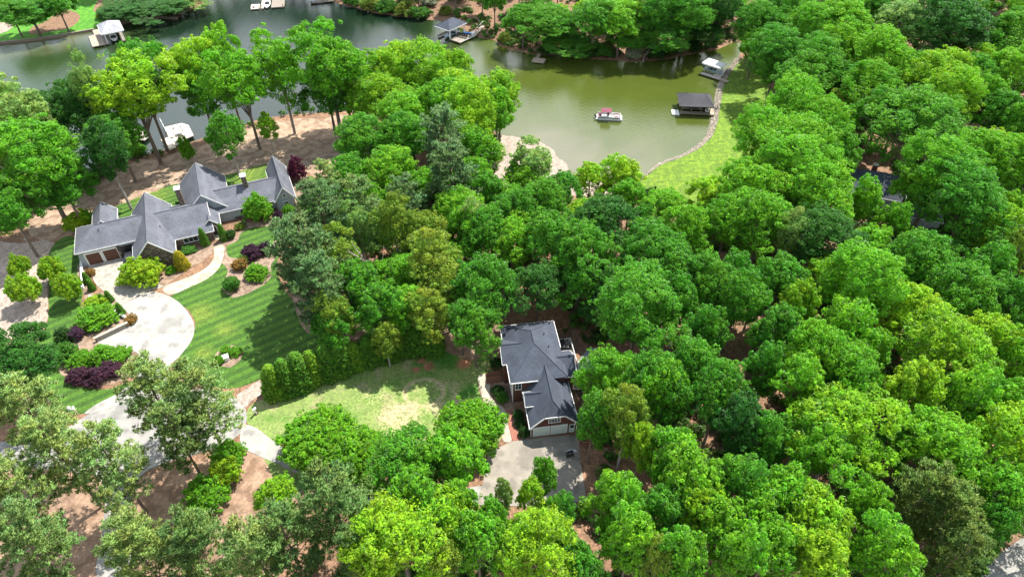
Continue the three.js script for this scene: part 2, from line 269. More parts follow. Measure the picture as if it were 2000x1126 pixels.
S_('gravel_yard', [[-112.62, -108.58], [-99.81, -107.97], [-93.83, -108.55], [-89.73, -99.76], [-86.23, -92.43], [-82.44, -84.48], [-82.56, -79.81], [-88.82, -81.25], [-97.09, -83.22]], 0.015, M.gravel, 4, 0, 5, 0.5, 7);
S_('beach', [[-5.01, -144.87], [-1.97, -155.41], [4.17, -153.55], [8.29, -152.02], [11.45, -147.71], [13.2, -142.78], [16.74, -136.84], [21.94, -135.53], [28.94, -135.64], [29.39, -130.55], [21.94, -126.92], [10.42, -127.69], [1.13, -124.05], [-3.5, -130.28]], 0.012, M.sand, 4, 0, 5, 0.6, 8);
S_('lakeside_lawn', [[29.63, -133.99], [35.91, -141], [42.97, -145.16], [49.2, -152.05], [52.85, -160.44], [55.1, -167.63], [57.27, -174.9], [59.77, -182.25], [65.49, -193.56], [69.43, -199.76], [72.2, -193.8], [72.59, -181.26], [74.31, -172.67], [72.22, -161.08], [62.97, -146.55], [53.24, -132.83], [43.88, -122.51], [34.14, -118.04], [29.11, -122.49], [28.71, -129.04]], 0.02, M.lawnBright, 9, 0, 5, 0.5, 9);
S_('far_lawn', [[-169.6, -207.15], [-162.23, -211.58], [-153.8, -214.06], [-145.6, -217.47], [-137.08, -222.06], [-130.94, -226.65], [-132.96, -231.55], [-139.13, -233.32], [-142.92, -235.12], [-144.75, -243.14], [-146.94, -250.83], [-157.15, -251.73], [-169.17, -246.69], [-179.47, -225.76]], 0.02, M.lawnFar, 9, 0, 5, 0.4, 9);
S_('mulch_bed', [[-155.73, -217.98], [-149.93, -219.64], [-145.16, -223.69], [-145.09, -229.69], [-148.93, -234.39], [-153.27, -234.61], [-155.17, -227.36], [-157.82, -221.57]], 0.03, M.litter, 6, 0, 5, 0.8, 10);
S_('mulch_bed', [[-171.73, -223.58], [-167.23, -225.23], [-163.99, -222.67], [-164.55, -219.14], [-167.92, -216.15]], 0.03, M.sand, 6, 0, 5, 0.3, 10);

// lawns of the two houses: colour of the turf itself, mowing stripes, worn and bare patches
function lawnTexture(x0, z0, x1, z1, fn, n = 1024) { const t = dataTex(n, (u, v) => fn(lerp(x0, x1, u), lerp(z0, z1, v))); t.wrapS = t.wrapT = THREE.ClampToEdgeWrapping; return t; }
function lawnSheet(name, poly, lift, box, tex, seed) {
  clear(poly); const g = drape(poly, lift, 1, seed), p = g.attributes.position, uv = g.attributes.uv, [x0, z0, x1, z1] = box;
  for (let i = 0; i < p.count; i++) uv.setXY(i, (p.getX(i) - x0) / (x1 - x0), (p.getZ(i) - z0) / (z1 - z0));
  g.deleteAttribute('color');
  return structure(name, g, std({ map: tex, roughness: 0.95 }));
}
{
  const bA = [-96, -132, -28, -62], dir = 0.62;                       // stripes run with the mower
  const blob = (x, z, [cx, cz], r) => clamp(1.25 - Math.hypot(x - cx, z - cz) / r + 0.7 * (fbm(x / 2, z / 2, 77, 4) - 0.5));
  const dry = [[[-55.85, -86.79], 3.2], [[-50.09, -82.97], 2.2], [[-52.39, -77.22], 2.2], [[-62.13, -88.36], 1.5], [[-79.32, -124.53], 4], [[-60.95, -131.99], 4], [[-65.67, -73.83], 3]];
  const texA = lawnTexture(...bA, (x, z) => {
    const s = x * Math.sin(dir) + z * Math.cos(dir), stripe = ss(-0.35, 0.35, Math.sin((s * 2 * Math.PI) / 1.9)), f = fbm(x * 5, z * 5, 91, 3), m = fbm(x / 3, z / 3, 93, 4);
    let c = mix3([46, 78, 16], [66, 102, 24], stripe * 0.75 + 0.25 * m);
    let d = 0; for (const [p, r] of dry) d = Math.max(d, blob(x, z, p, r));
    c = mix3(c, [128, 132, 52], d * 0.45 * (0.5 + f));
    return c.map((q) => q * (0.72 + 0.56 * f));
  });
  lawnSheet('front_lawn', curve([[-56.6, -107.55], [-55.09, -110.9], [-52.37, -112.1], [-47.86, -112.27], [-45.86, -107.55], [-45.52, -99.67], [-42.3, -92.99], [-39.75, -89.43], [-37.32, -84.48], [-33.85, -81.74], [-29.84, -81.25], [-31.17, -77.22], [-37.5, -74.72], [-40.82, -71.87], [-44.4, -69.85], [-49.76, -70.58], [-55.07, -73.83], [-55.95, -76.76], [-55.27, -80.29], [-55.9, -83.97], [-58.6, -87.83], [-62.93, -91.05], [-59.55, -94.4], [-57.6, -97.88], [-57.17, -102.74]], 5, 0.25, 4), 0.02, bA, texA, 4);
  lawnSheet('front_lawn', curve([[-92.58, -106.27], [-91.83, -109.97], [-88.77, -109.03], [-86.14, -104.25], [-83.71, -100.92], [-80.63, -95.55], [-78.7, -89.7], [-76.88, -84.23], [-77.8, -81.99], [-77.24, -77.22], [-74.69, -73.39], [-70.4, -70.37], [-65.4, -69.53], [-61.47, -71.22], [-61.21, -70.58], [-64.71, -66.86], [-66.39, -64.87], [-70.67, -65.46], [-77.57, -71.44], [-81.57, -77.22], [-82.06, -83.72], [-85.9, -92.16]], 5, 0.25, 4), 0.02, bA, texA, 4);
  lawnSheet('back_lawn', curve([[-88.85, -117.35], [-86.12, -122.1], [-81.27, -126.35], [-75.73, -130.57], [-71.38, -120.16], [-74.42, -118.27], [-80.92, -115.28]], 5, 0.8, 4), 0.02, bA, texA, 4);
  lawnSheet('back_lawn', curve([[-67.16, -131.99], [-63.1, -134.96], [-57.33, -137.7], [-56.03, -131.47], [-60.11, -129.31], [-64.01, -126.94]], 5, 0.8, 4), 0.02, bA, texA, 4);
  lawnSheet('back_lawn', curve([[-46.12, -121.31], [-46.44, -128.67], [-45.84, -131.1], [-43.58, -129.29], [-42.16, -123.61], [-42.54, -119.07], [-43.64, -116.15]], 5, 0.5, 4), 0.02, bA, texA, 4);
  const bB = [-56, -86, 6, -50];
  const ring = [[-14.11, -68.91], 3.1], bare = [[[-8.12, -75.17], 1.9, 1], [[-15.28, -75.85], 1.1, 1], [[-13.79, -74.5], 1.3, 1], [[-15.91, -73.61], 1.0, 1], [[-17.45, -63.99], 4.6, 0], [[-12.1, -66.46], 2.2, 0], [[-22.08, -68.49], 2.4, 0], [[-8.12, -67.47], 2.2, 0], [[-11.6, -70.37], 1.4, 0]], green = [[[-6.42, -69.32], 1.9], [[-7.77, -68.49], 1.2], [[-11.18, -76.08], 3.2]];
  const texB = lawnTexture(...bB, (x, z) => {
    const f = fbm(x * 5, z * 5, 101, 3), m = fbm(x / 2.2, z / 2.2, 103, 5), w = fbm(x / 7, z / 7, 107, 3), s = Math.sin((x * 0.35 + z) * 4.4) * 0.5 + 0.5;
    let c = mix3([88, 120, 48], [112, 130, 68], ss(0.35, 0.62, m * 0.7 + w * 0.4 + 0.05 * s));
    c = mix3(c, [142, 134, 100], 0.6 * ss(0.56, 0.72, m));
    for (const [p, r, red] of bare) c = mix3(c, red ? [160, 104, 78] : [170, 154, 122], ss(0.25, 0.9, blob(x, z, p, r)) * (red ? 0.95 : 0.75 * ss(0.35, 0.6, f * 0.5 + m * 0.5)));
    const rd = Math.abs(Math.hypot(x - ring[0][0], (z - ring[0][1]) * 1.15) - ring[1]); c = mix3(c, [165, 152, 116], 0.8 * ss(0.55, 0.1, rd + 0.8 * (m - 0.5)));
    for (const [p, r] of green) c = mix3(c, [52, 104, 24], 0.85 * ss(0.3, 0.9, blob(x, z, p, r)));
    return c.map((q) => q * (0.74 + 0.5 * f));
  });
  lawnSheet('worn_lawn', curve([[-41.5, -65.46], [-40.45, -66.86], [-37.42, -67.67], [-33.82, -69.74], [-30.11, -71.87], [-25.49, -74.28], [-20.66, -76.31], [-14.72, -77.22], [-10.39, -77.22], [-5.99, -75.4], [-3.9, -77.22], [-3.19, -72.19], [-5.17, -71.44], [-4.9, -68.29], [-3.85, -65.46], [-1.17, -61.14], [-4.56, -57.96], [-13.46, -55.77], [-27.01, -56.2], [-33.7, -59.03], [-37.15, -60.49], [-40.63, -62.94]], 5, 0.7, 4), 0.022, bB, texB, 4);
  lawnSheet('verge', curve([[-37.42, -59.21], [-33.18, -56.9], [-26.26, -52.41], [-28.99, -51.59], [-31.99, -52], [-34.71, -54.07]], 5, 0.4, 4), 0.022, bB, texB, 4);
}

// planting beds by the stone house
const beds = [[[-64.75, -100.89], [-66.49, -104.32], [-61.84, -105.6], [-58.87, -107.55], [-56.69, -108.87], [-55.82, -111.24], [-56.84, -114.01], [-53.23, -113.31], [-49.24, -114.36], [-47.44, -112.27], [-52.94, -112.27], [-55.2, -110.56], [-55.57, -107.55], [-58.98, -104], [-60.13, -101.97], [-63.97, -95.98], [-65.29, -93.83], [-67.1, -95.55]], [[-59.08, -104.32], [-57.24, -105.6], [-55.76, -102.74], [-53.11, -101.97], [-50.75, -104.32], [-47.6, -107.88], [-46.26, -110.9], [-45.05, -105.92], [-46.7, -100.43], [-45.94, -95.98], [-48.43, -92.43], [-51.63, -91.05], [-54.19, -93.83], [-54.56, -98.18], [-56.88, -101.2]], [[-40.78, -92.99], [-38.68, -92.16], [-35.6, -85.75], [-30.57, -83.22], [-25.17, -83.22], [-24.79, -80.77], [-31.93, -81.01], [-35.74, -82.23], [-38.83, -87.05]], [[-77.49, -83.22], [-71.81, -80.17], [-67.78, -83.22], [-65.84, -81.99], [-63.74, -77.22], [-63.04, -77.22], [-61.76, -73.17], [-64.69, -70.58], [-69.16, -70.37], [-74.2, -72.73], [-77.24, -77.22], [-78.57, -81.38]], [[-77.89, -88.36], [-75.97, -92.43], [-69.33, -87.83], [-66.78, -84.73], [-68.32, -83.22], [-71.69, -80.29], [-75.69, -83.22]], [[-50.15, -76.99], [-49, -78.86], [-46.24, -78.39], [-45.48, -76.99], [-46.57, -74.28], [-48.58, -74.72]], [[-84.12, -99.69], [-84.13, -102.85], [-79.27, -93.83], [-75.7, -89.7], [-76.41, -88.36], [-80.03, -92.99]], [[-51.19, -131.02], [-48.22, -133.24], [-46.23, -129.76], [-45.75, -123.61], [-46.44, -119.81]]];
for (const b of beds) S_('planting_bed', b, 0.035, M.mulch, 6, 0, 5, 0.35, 12);
S_('planting_bed', [[-2.69, -72.73], [-2.25, -77.22], [-0.87, -77.22], [0, -66.46], [2.69, -59.76], [0.62, -59.58], [0, -62.55], [-1.21, -66.46], [-3.13, -69.53]], 0.035, M.mulch, 6, 0, 4, 0.2, 12);

// roads, drives and paths (raised slabs with an edge)
S_('road', [[-81.18, -59.03], [-73.81, -59.58], [-68.97, -60.68], [-67.1, -63.32], [-64.27, -65.86], [-59.62, -68.29], [-53.54, -69.53], [-47.7, -69.32], [-43.32, -67.27], [-41.17, -64.29], [-41.03, -61.61], [-42.94, -59.21], [-46.87, -57.25], [-51.5, -55.51], [-53.75, -53.31], [-53.26, -49.6], [-51.23, -44.32], [-49.19, -39.06], [-53.13, -39.06], [-54.93, -44.32], [-57.52, -51.19], [-59.56, -53.48], [-65.19, -54.49], [-71.48, -55.17], [-78.53, -54.49]], 0.05, M.asphalt, 7, 0.12, 5, 0.1, 13);
S_('road', [[59.23, -38.14], [63.77, -41.84], [69.33, -44.61], [76.22, -45.79], [70.81, -36.85]], 0.05, M.asphalt, 7, 0.12, 4, 0.1, 13);
S_('driveway', [[-70.96, -88.63], [-69.3, -90.51], [-67.24, -92.43], [-64.56, -91.88], [-61.22, -89.97], [-58.06, -86.79], [-55.91, -83.47], [-55.27, -80.29], [-56.04, -76.53], [-56.93, -74.28], [-55.49, -70.37], [-53.3, -69.32], [-57.17, -68.29], [-61.39, -66.66], [-64.17, -65.27], [-66.62, -64.68], [-65.43, -66.66], [-63.54, -68.29], [-61.47, -71.22], [-61.63, -73.28], [-63.04, -76.99], [-66.65, -78.39], [-71.3, -79.81], [-69.31, -81.74], [-67.19, -83.97], [-68.9, -86.79]], 0.07, M.concrete, 9, 0.12, 5, 0.05, 14);
S_('paved_court', [[-83.56, -101.87], [-77.64, -104.5], [-76.22, -103.06], [-73.03, -99.67], [-67.46, -94.97], [-64.91, -93.83], [-67.54, -92.71], [-71.07, -88.89], [-74.17, -91.33], [-78.19, -94.4]], 0.07, M.paver, 3, 0.12, 0);
S_('apron', [[-43.86, -68.29], [-42.45, -69.95], [-40.87, -71.44], [-39.97, -68.7], [-41.31, -67.06], [-41.94, -65.86]], 0.06, M.gravel, 3, 0.1, 4, 0.2, 14);
S_('driveway', [[-41.15, -62.55], [-39.47, -62.18], [-36.23, -59.94], [-31.67, -56.9], [-26.59, -54.07], [-20.38, -52.16], [-14.45, -51.19], [-8.67, -51.19], [-4, -52], [-3.94, -49.99], [-4.97, -48.82], [-9.96, -49.21], [-17.08, -49.21], [-24.49, -50.79], [-29.36, -53.23], [-34.4, -55.77], [-37.8, -57.25], [-40.59, -59.03]], 0.06, M.concrete, 9, 0.12, 4, 0, 15);
S_('parking_pad', [[-3.56, -57.6], [0, -59.58], [2.47, -59.94], [10.05, -61], [10.07, -56.32], [10.44, -49.75], [2.84, -48.82], [-4.98, -49.13], [-4.1, -52.82]], 0.075, M.padConcrete, 9, 1.2, 0);
S_('garden_path', [[-65.19, -93.55], [-62.84, -95.55], [-60.25, -97.59], [-58.68, -99.98], [-58.57, -102.74], [-59.39, -105.28], [-58.88, -106.24], [-57.75, -105.92], [-56.76, -102.74], [-56.51, -99.37], [-57.52, -96.41], [-60.12, -93.83], [-63.32, -91.6]], 0.07, M.walk, 5, 0.1, 4, 0, 15);
S_('garden_path', [[-5.54, -72.3], [-4.21, -72.73], [-3.66, -71.12], [-3.44, -68.49], [-2.59, -66.86], [-1.12, -65.46], [-0.63, -62.55], [-0.15, -59.58], [-1.23, -59.58], [-1.73, -62.55], [-2.71, -64.68], [-4.37, -66.86], [-5.1, -69.32]], 0.07, M.walk, 5, 0.1, 4, 0, 15);
S_('brick_path', [[-1.12, -65.46], [0, -65.46], [0.31, -62.55], [1.39, -59.94], [0.15, -59.58], [-0.47, -61.99]], 0.06, M.brickPath, 1, 0.1, 0);

// stone edge of the lake: rip-rap along the lawn, too many stones to count
{
  const line = [[29.87, -134.63], [35.88, -141.44], [42.89, -145.83], [49.1, -152.63], [52.76, -161.17], [54.94, -168.07], [57.1, -175.37], [59.69, -183.1], [61.83, -187.97], [65.43, -194.39], [69.03, -200.4]], r = rng(71), geo = new THREE.IcosahedronGeometry(1, 0), p = geo.attributes.position;
  for (let i = 0; i < p.count; i++) { const k = 0.75 + 0.5 * hash(Math.round(p.getX(i) * 50), Math.round(p.getY(i) * 50 + p.getZ(i) * 31), 5); p.setXYZ(i, p.getX(i) * k, p.getY(i) * k * 0.7, p.getZ(i) * k); }
  geo.computeVertexNormals();
  const c = new THREE.CatmullRomCurve3(line.map(([x, z]) => new THREE.Vector3(x, 0, z))), N = 5200, im = new THREE.InstancedMesh(geo, M.rock, N), o = new THREE.Object3D(), q = new THREE.Vector3(), t = new THREE.Vector3(), col = new THREE.Color();
  for (let i = 0; i < N; i++) {
    const u = (i + r()) / N; c.getPointAt(u, q); c.getTangentAt(u, t);
    const across = (r() * 2.2 - 0.8) * lerp(0.3, 0.8, ss(0, 0.5, u)), x = q.x - t.z * across, z = q.z + t.x * across, s = 0.1 + 0.2 * r() * r();
    o.position.set(x, Math.max(groundY(x, z), 0) + 0.02, z); o.rotation.set(r() * 6, r() * 6, r() * 6); o.scale.set(s * 1.3, s, s); o.updateMatrix(); im.setMatrixAt(i, o.matrix);
    const k = 0.6 + 0.75 * r(); im.setColorAt(i, col.setRGB(k * (1 + 0.12 * r()), k, k * (0.98 - 0.12 * r())));
  }
  im.name = 'riprap_stones'; im.userData = { kind: 'stuff' }; im.castShadow = im.receiveShadow = true; scene.add(im);
}

// ---------------------------------------------------------------- houses
function frame(o, w, h, n, m, mats = [M.white, M.glass]) {      // a window facing +z in its own axes, centred at x = 0, sill at y = 0
  const wd = part('window', [box(w + 0.16, 0.1, 0.08, 0, h, 0), box(w + 0.16, 0.1, 0.12, 0, -0.1, 0.02), box(0.08, h, 0.08, -w / 2 - 0.04, 0, 0), box(0.08, h, 0.08, w / 2 + 0.04, 0, 0)], mats[0], o);
  part('pane', box(w, h, 0.03, 0, 0, -0.01), mats[1], wd);
  const bars = []; for (let i = 1; i < n; i++) bars.push(box(0.05, h, 0.06, -w / 2 + (w * i) / n, 0, 0.01)); for (let i = 1; i < m; i++) bars.push(box(w, 0.04, 0.055, 0, (h * i) / m, 0.01));
  for (const b of bars) part('glazing_bar', b, mats[0], wd);
  return wd;
}
const place = (o, x, y, z, turn = 0) => { o.position.set(x, y, z); o.rotation.y = turn; return o; };
// a gabled or hipped wing. Axis 'u': ridge along x. e = eave height, r = ridge height, hip0/hip1 = how far the ridge stops short of each end
function wing(house, { u0, u1, v0, v1, e, r, axis, hip0 = 0, hip1 = 0, over = 0.35, wall, roof, low = -0.6, trim = M.white, wallTop }) {
  const A = axis === 'u', a0 = A ? u0 : v0, a1 = A ? u1 : v1, b0 = A ? v0 : u0, b1 = A ? v1 : u1, bm = (b0 + b1) / 2, P = (a, b, y) => (A ? [a, y, b] : [b, y, a]);
  const th = 0.16, R0 = P(a0 + hip0, bm, r), R1 = P(a1 - hip1, bm, r);
  const planes = [[P(a0, b0, e), P(a1, b0, e), R1, R0], [P(a0, b1, e), P(a1, b1, e), R1, R0]];
  if (hip0) planes.push([P(a0, b0, e), P(a0, b1, e), R0]); if (hip1) planes.push([P(a1, b0, e), P(a1, b1, e), R1]);
  const rf = part('roof', planes.map((p) => slab(p, th)), roof, house);
  part('ridge_cap', tube([P(a0 + hip0, bm, r + 0.02), P(a1 - hip1, bm, r + 0.02)], 0.09, 0.09, 5), roof, rf);
  const tr = (p, q) => { const d = Math.hypot(q[0] - p[0], q[1] - p[1], q[2] - p[2]), g = new THREE.BoxGeometry(d, 0.2, 0.07), m = new THREE.Matrix4(), x = new THREE.Vector3(q[0] - p[0], q[1] - p[1], q[2] - p[2]).normalize(), z = new THREE.Vector3().crossVectors(x, new THREE.Vector3(0, 1, 0)).normalize(), y = new THREE.Vector3().crossVectors(z, x); m.makeBasis(x, y, z); m.setPosition((p[0] + q[0]) / 2, (p[1] + q[1]) / 2 - 0.13, (p[2] + q[2]) / 2); return g.applyMatrix4(m); };
  const edges = [[P(a0, b0 - 0.03, e), P(a1, b0 - 0.03, e)], [P(a0, b1 + 0.03, e), P(a1, b1 + 0.03, e)]];
  if (hip0) edges.push([P(a0 - 0.03, b0, e), P(a0 - 0.03, b1, e)]); else edges.push([P(a0 - 0.03, b0, e), P(a0 - 0.03, bm, r)], [P(a0 - 0.03, b1, e), P(a0 - 0.03, bm, r)]);
  if (hip1) edges.push([P(a1 + 0.03, b0, e), P(a1 + 0.03, b1, e)]); else edges.push([P(a1 + 0.03, b0, e), P(a1 + 0.03, bm, r)], [P(a1 + 0.03, b1, e), P(a1 + 0.03, bm, r)]);
  if (trim) part('roof_trim', edges.map(([p, q]) => tr(p, q)), trim, rf);
  if (!wall) return rf;
  const s = (r - e) / ((b1 - b0) / 2), w0 = b0 + over, w1 = b1 - over, top = e + s * over - 0.22, sh = new THREE.Shape();
  sh.moveTo(w0, low); sh.lineTo(w1, low); sh.lineTo(w1, top); if (!hip0 && !hip1) sh.lineTo(bm, r - 0.24); sh.lineTo(w0, top); sh.closePath();
  const len = a1 - a0 - 2 * over, g = new THREE.ExtrudeGeometry(sh, { depth: len, bevelEnabled: false });
  if (A) g.rotateY(Math.PI / 2).scale(1, 1, -1).translate(a0 + over, 0, 0); else g.translate(0, 0, a0 + over);
  if (A) { const ix = g.index; const q = g.attributes.position; if (!ix) for (let i = 0; i < q.count; i += 3) { const t = [q.getX(i), q.getY(i), q.getZ(i)]; q.setXYZ(i, q.getX(i + 1), q.getY(i + 1), q.getZ(i + 1)); q.setXYZ(i + 1, ...t); } }
  part('wall', boxUV(g), wall, house);
  return rf;
}
{ // the stone and stucco house at the left
  const gy = 3.42, H = thing('stone_house', 'long grey-roofed stone and stucco house with several steep gables', 'house', [-64, gy, -108], 0.4014);
  wing(H, { u0: -20.9, u1: -7.3, v0: -8.1, v1: 0.7, e: 3.6, r: 6.1, axis: 'u', hip0: 4.2, wall: M.stucco, roof: M.shingleA });
  wing(H, { u0: -18, u1: -13.4, v0: -12, v1: -5.2, e: 3.6, r: 5.9, axis: 'v', wall: M.stucco, roof: M.shingleA });
  wing(H, { u0: -11.0, u1: -3.3, v0: -10.6, v1: 6.8, e: 2.6, r: 6.8, axis: 'v', wall: M.stone, roof: M.shingleA });
  wing(H, { u0: -6.6, u1: 4, v0: -9.9, v1: 2.1, e: 2.6, r: 5.6, axis: 'u', wall: M.stone, roof: M.shingleA });
  wing(H, { u0: 1.8, u1: 5.5, v0: -7, v1: 0.6, e: 2.7, r: 4.5, axis: 'v', wall: M.stone, roof: M.shingleA });
  wing(H, { u0: -1.6, u1: 8.1, v0: -17.5, v1: -4.5, e: 2.6, r: 7.2, axis: 'v', wall: M.stucco, roof: M.shingleA });
  wing(H, { u0: 4.8, u1: 18.6, v0: -13, v1: -3.6, e: 2.6, r: 5.1, axis: 'u', wall: M.stucco, roof: M.shingleA });
  wing(H, { u0: 16.7, u1: 21.1, v0: -16.2, v1: -2.9, e: 2.6, r: 5.8, axis: 'v', wall: M.stucco, roof: M.shingleA });
  // stone plinths along the stucco fronts, a few centimetres proud
  part('plinth', boxUV(box(4.9, 1.1, 0.16, 0.15 - 1.0, -0.3, 1.83)), M.stone, H);
  part('plinth', boxUV(box(8.6, 0.9, 0.16, 12.4, -0.3, -3.87)), M.stone, H);
  part('plinth', boxUV(box(3, 0.9, 0.16, 6.2, -0.3, -4.78)), M.stone, H);
  // garage doors, their frames, and the dark panel of the open bay
  for (const x of [-18.2, -15.2]) {
    const d = part('garage_door', box(2.4, 2.5, 0.1, 0, 0, 0, 0.02), M.garageDoor, H); place(d, x, 0.05, 0.38);
    part('door_panel', [0, 1, 2, 3].map((k) => box(2.2, 0.5, 0.03, 0, 0.08 + k * 0.6, 0.055)), M.garageDoor, d);
    part('door_frame', [box(0.24, 2.9, 0.16, -1.34, 0, 0), box(0.24, 2.9, 0.16, 1.34, 0, 0), box(2.44, 0.3, 0.16, 0, 2.58, 0)], M.offWhite, d);
  }
  part('bay_shade_panel', box(2.6, 2.7, 0.06, -12.1, 0.05, 0.37), M.black, H);  // flat black panel stands in for the shade inside the bay
  part('bay_post', box(0.35, 3.2, 0.35, -13.65, 0, 0.5), M.stone, H);
  // front windows
  place(frame(H, 2.6, 1.0, 3, 1), -0.6, 1.1, 1.8); place(frame(H, 2.8, 1.0, 4, 1), 11.0, 1.0, -3.92); place(frame(H, 0.8, 1.1, 2, 2), 18.9, 0.9, -3.2); place(frame(H, 0.5, 0.7, 1, 2), 18.9, 3.2, -3.2);
  place(frame(H, 1.6, 1.1, 3, 1), -7.15, 0.9, 6.5);
  { const s = new THREE.Shape(); s.moveTo(-1.1, 0); s.lineTo(1.1, 0); s.lineTo(1.1, 1.2); s.absarc(0, 1.2, 1.1, 0, Math.PI); s.closePath();
    const w = part('arched_window', new THREE.ExtrudeGeometry(s, { depth: 0.1, bevelEnabled: false }), M.offWhite, H); place(w, 6.3, 0.8, -4.9);
    const t = new THREE.Shape(); t.moveTo(-0.95, 0.12); t.lineTo(0.95, 0.12); t.lineTo(0.95, 1.2); t.absarc(0, 1.2, 0.95, 0, Math.PI); t.closePath();
    part('pane', new THREE.ExtrudeGeometry(t, { depth: 0.02, bevelEnabled: false }).translate(0, 0, 0.1), M.glass, w);
    for (const x of [-0.35, 0.35]) part('glazing_bar', box(0.06, 1.9, 0.03, x, 0.12, 0.12), M.offWhite, w); }
  { const s = new THREE.Shape(); s.moveTo(-1.0, 0); s.lineTo(1.0, 0); s.lineTo(1.0, 1.5); s.absarc(0, 1.5, 1.0, 0, Math.PI); s.closePath();
    const w = part('entry_arch', new THREE.ExtrudeGeometry(s, { depth: 0.12, bevelEnabled: false }), M.offWhite, H); place(w, 3.65, 0.3, 0.22);
    const t = new THREE.Shape(); t.moveTo(-0.8, 0.02); t.lineTo(0.8, 0.02); t.lineTo(0.8, 1.5); t.absarc(0, 1.5, 0.8, 0, Math.PI); t.closePath();
    part('entry_door', new THREE.ExtrudeGeometry(t, { depth: 0.03, bevelEnabled: false }).translate(0, 0, 0.12), M.black, w);
    for (let k = 0; k < 3; k++) part('step', box(2.6, 0.17, 0.5, 3.65, -0.02 + (2 - k) * 0.12, 0.7 + k * 0.42), M.walk, H); }
  for (const [x, z, y0, y1] of [[-0.9, -8.4, 2.2, 7.4], [12.0, -8.2, 4.2, 7.3]]) {
    const c = part('chimney', boxUV(box(0.95, y1 - y0, 1.3, x, y0, z)), M.stone, H);
    part('chimney_cap', [box(1.2, 0.16, 0.3, x, y1, z - 0.62), box(1.2, 0.16, 0.3, x, y1, z + 0.62), box(0.3, 0.16, 0.94, x - 0.45, y1, z), box(0.3, 0.16, 0.94, x + 0.45, y1, z), box(0.5, 0.16, 0.2, x, y1, z)], M.white, c);
    part('flue', box(0.58, 0.08, 0.9, x, y1 - 0.02, z), M.black, c);
  }
  for (const [x, y, z] of [[-16, 5.4, -2.5], [-5.2, 4.7, 0], [10, 4.6, -6.6], [20, 3.9, -9]]) part('vent_pipe', cyl(0.07, 0.07, 0.5, x, y, z, 8), M.dark, H);
  part('downspout', [cyl(0.06, 0.06, 3.0, -3.25, -0.3, 6.3, 6)], M.white, H);
}
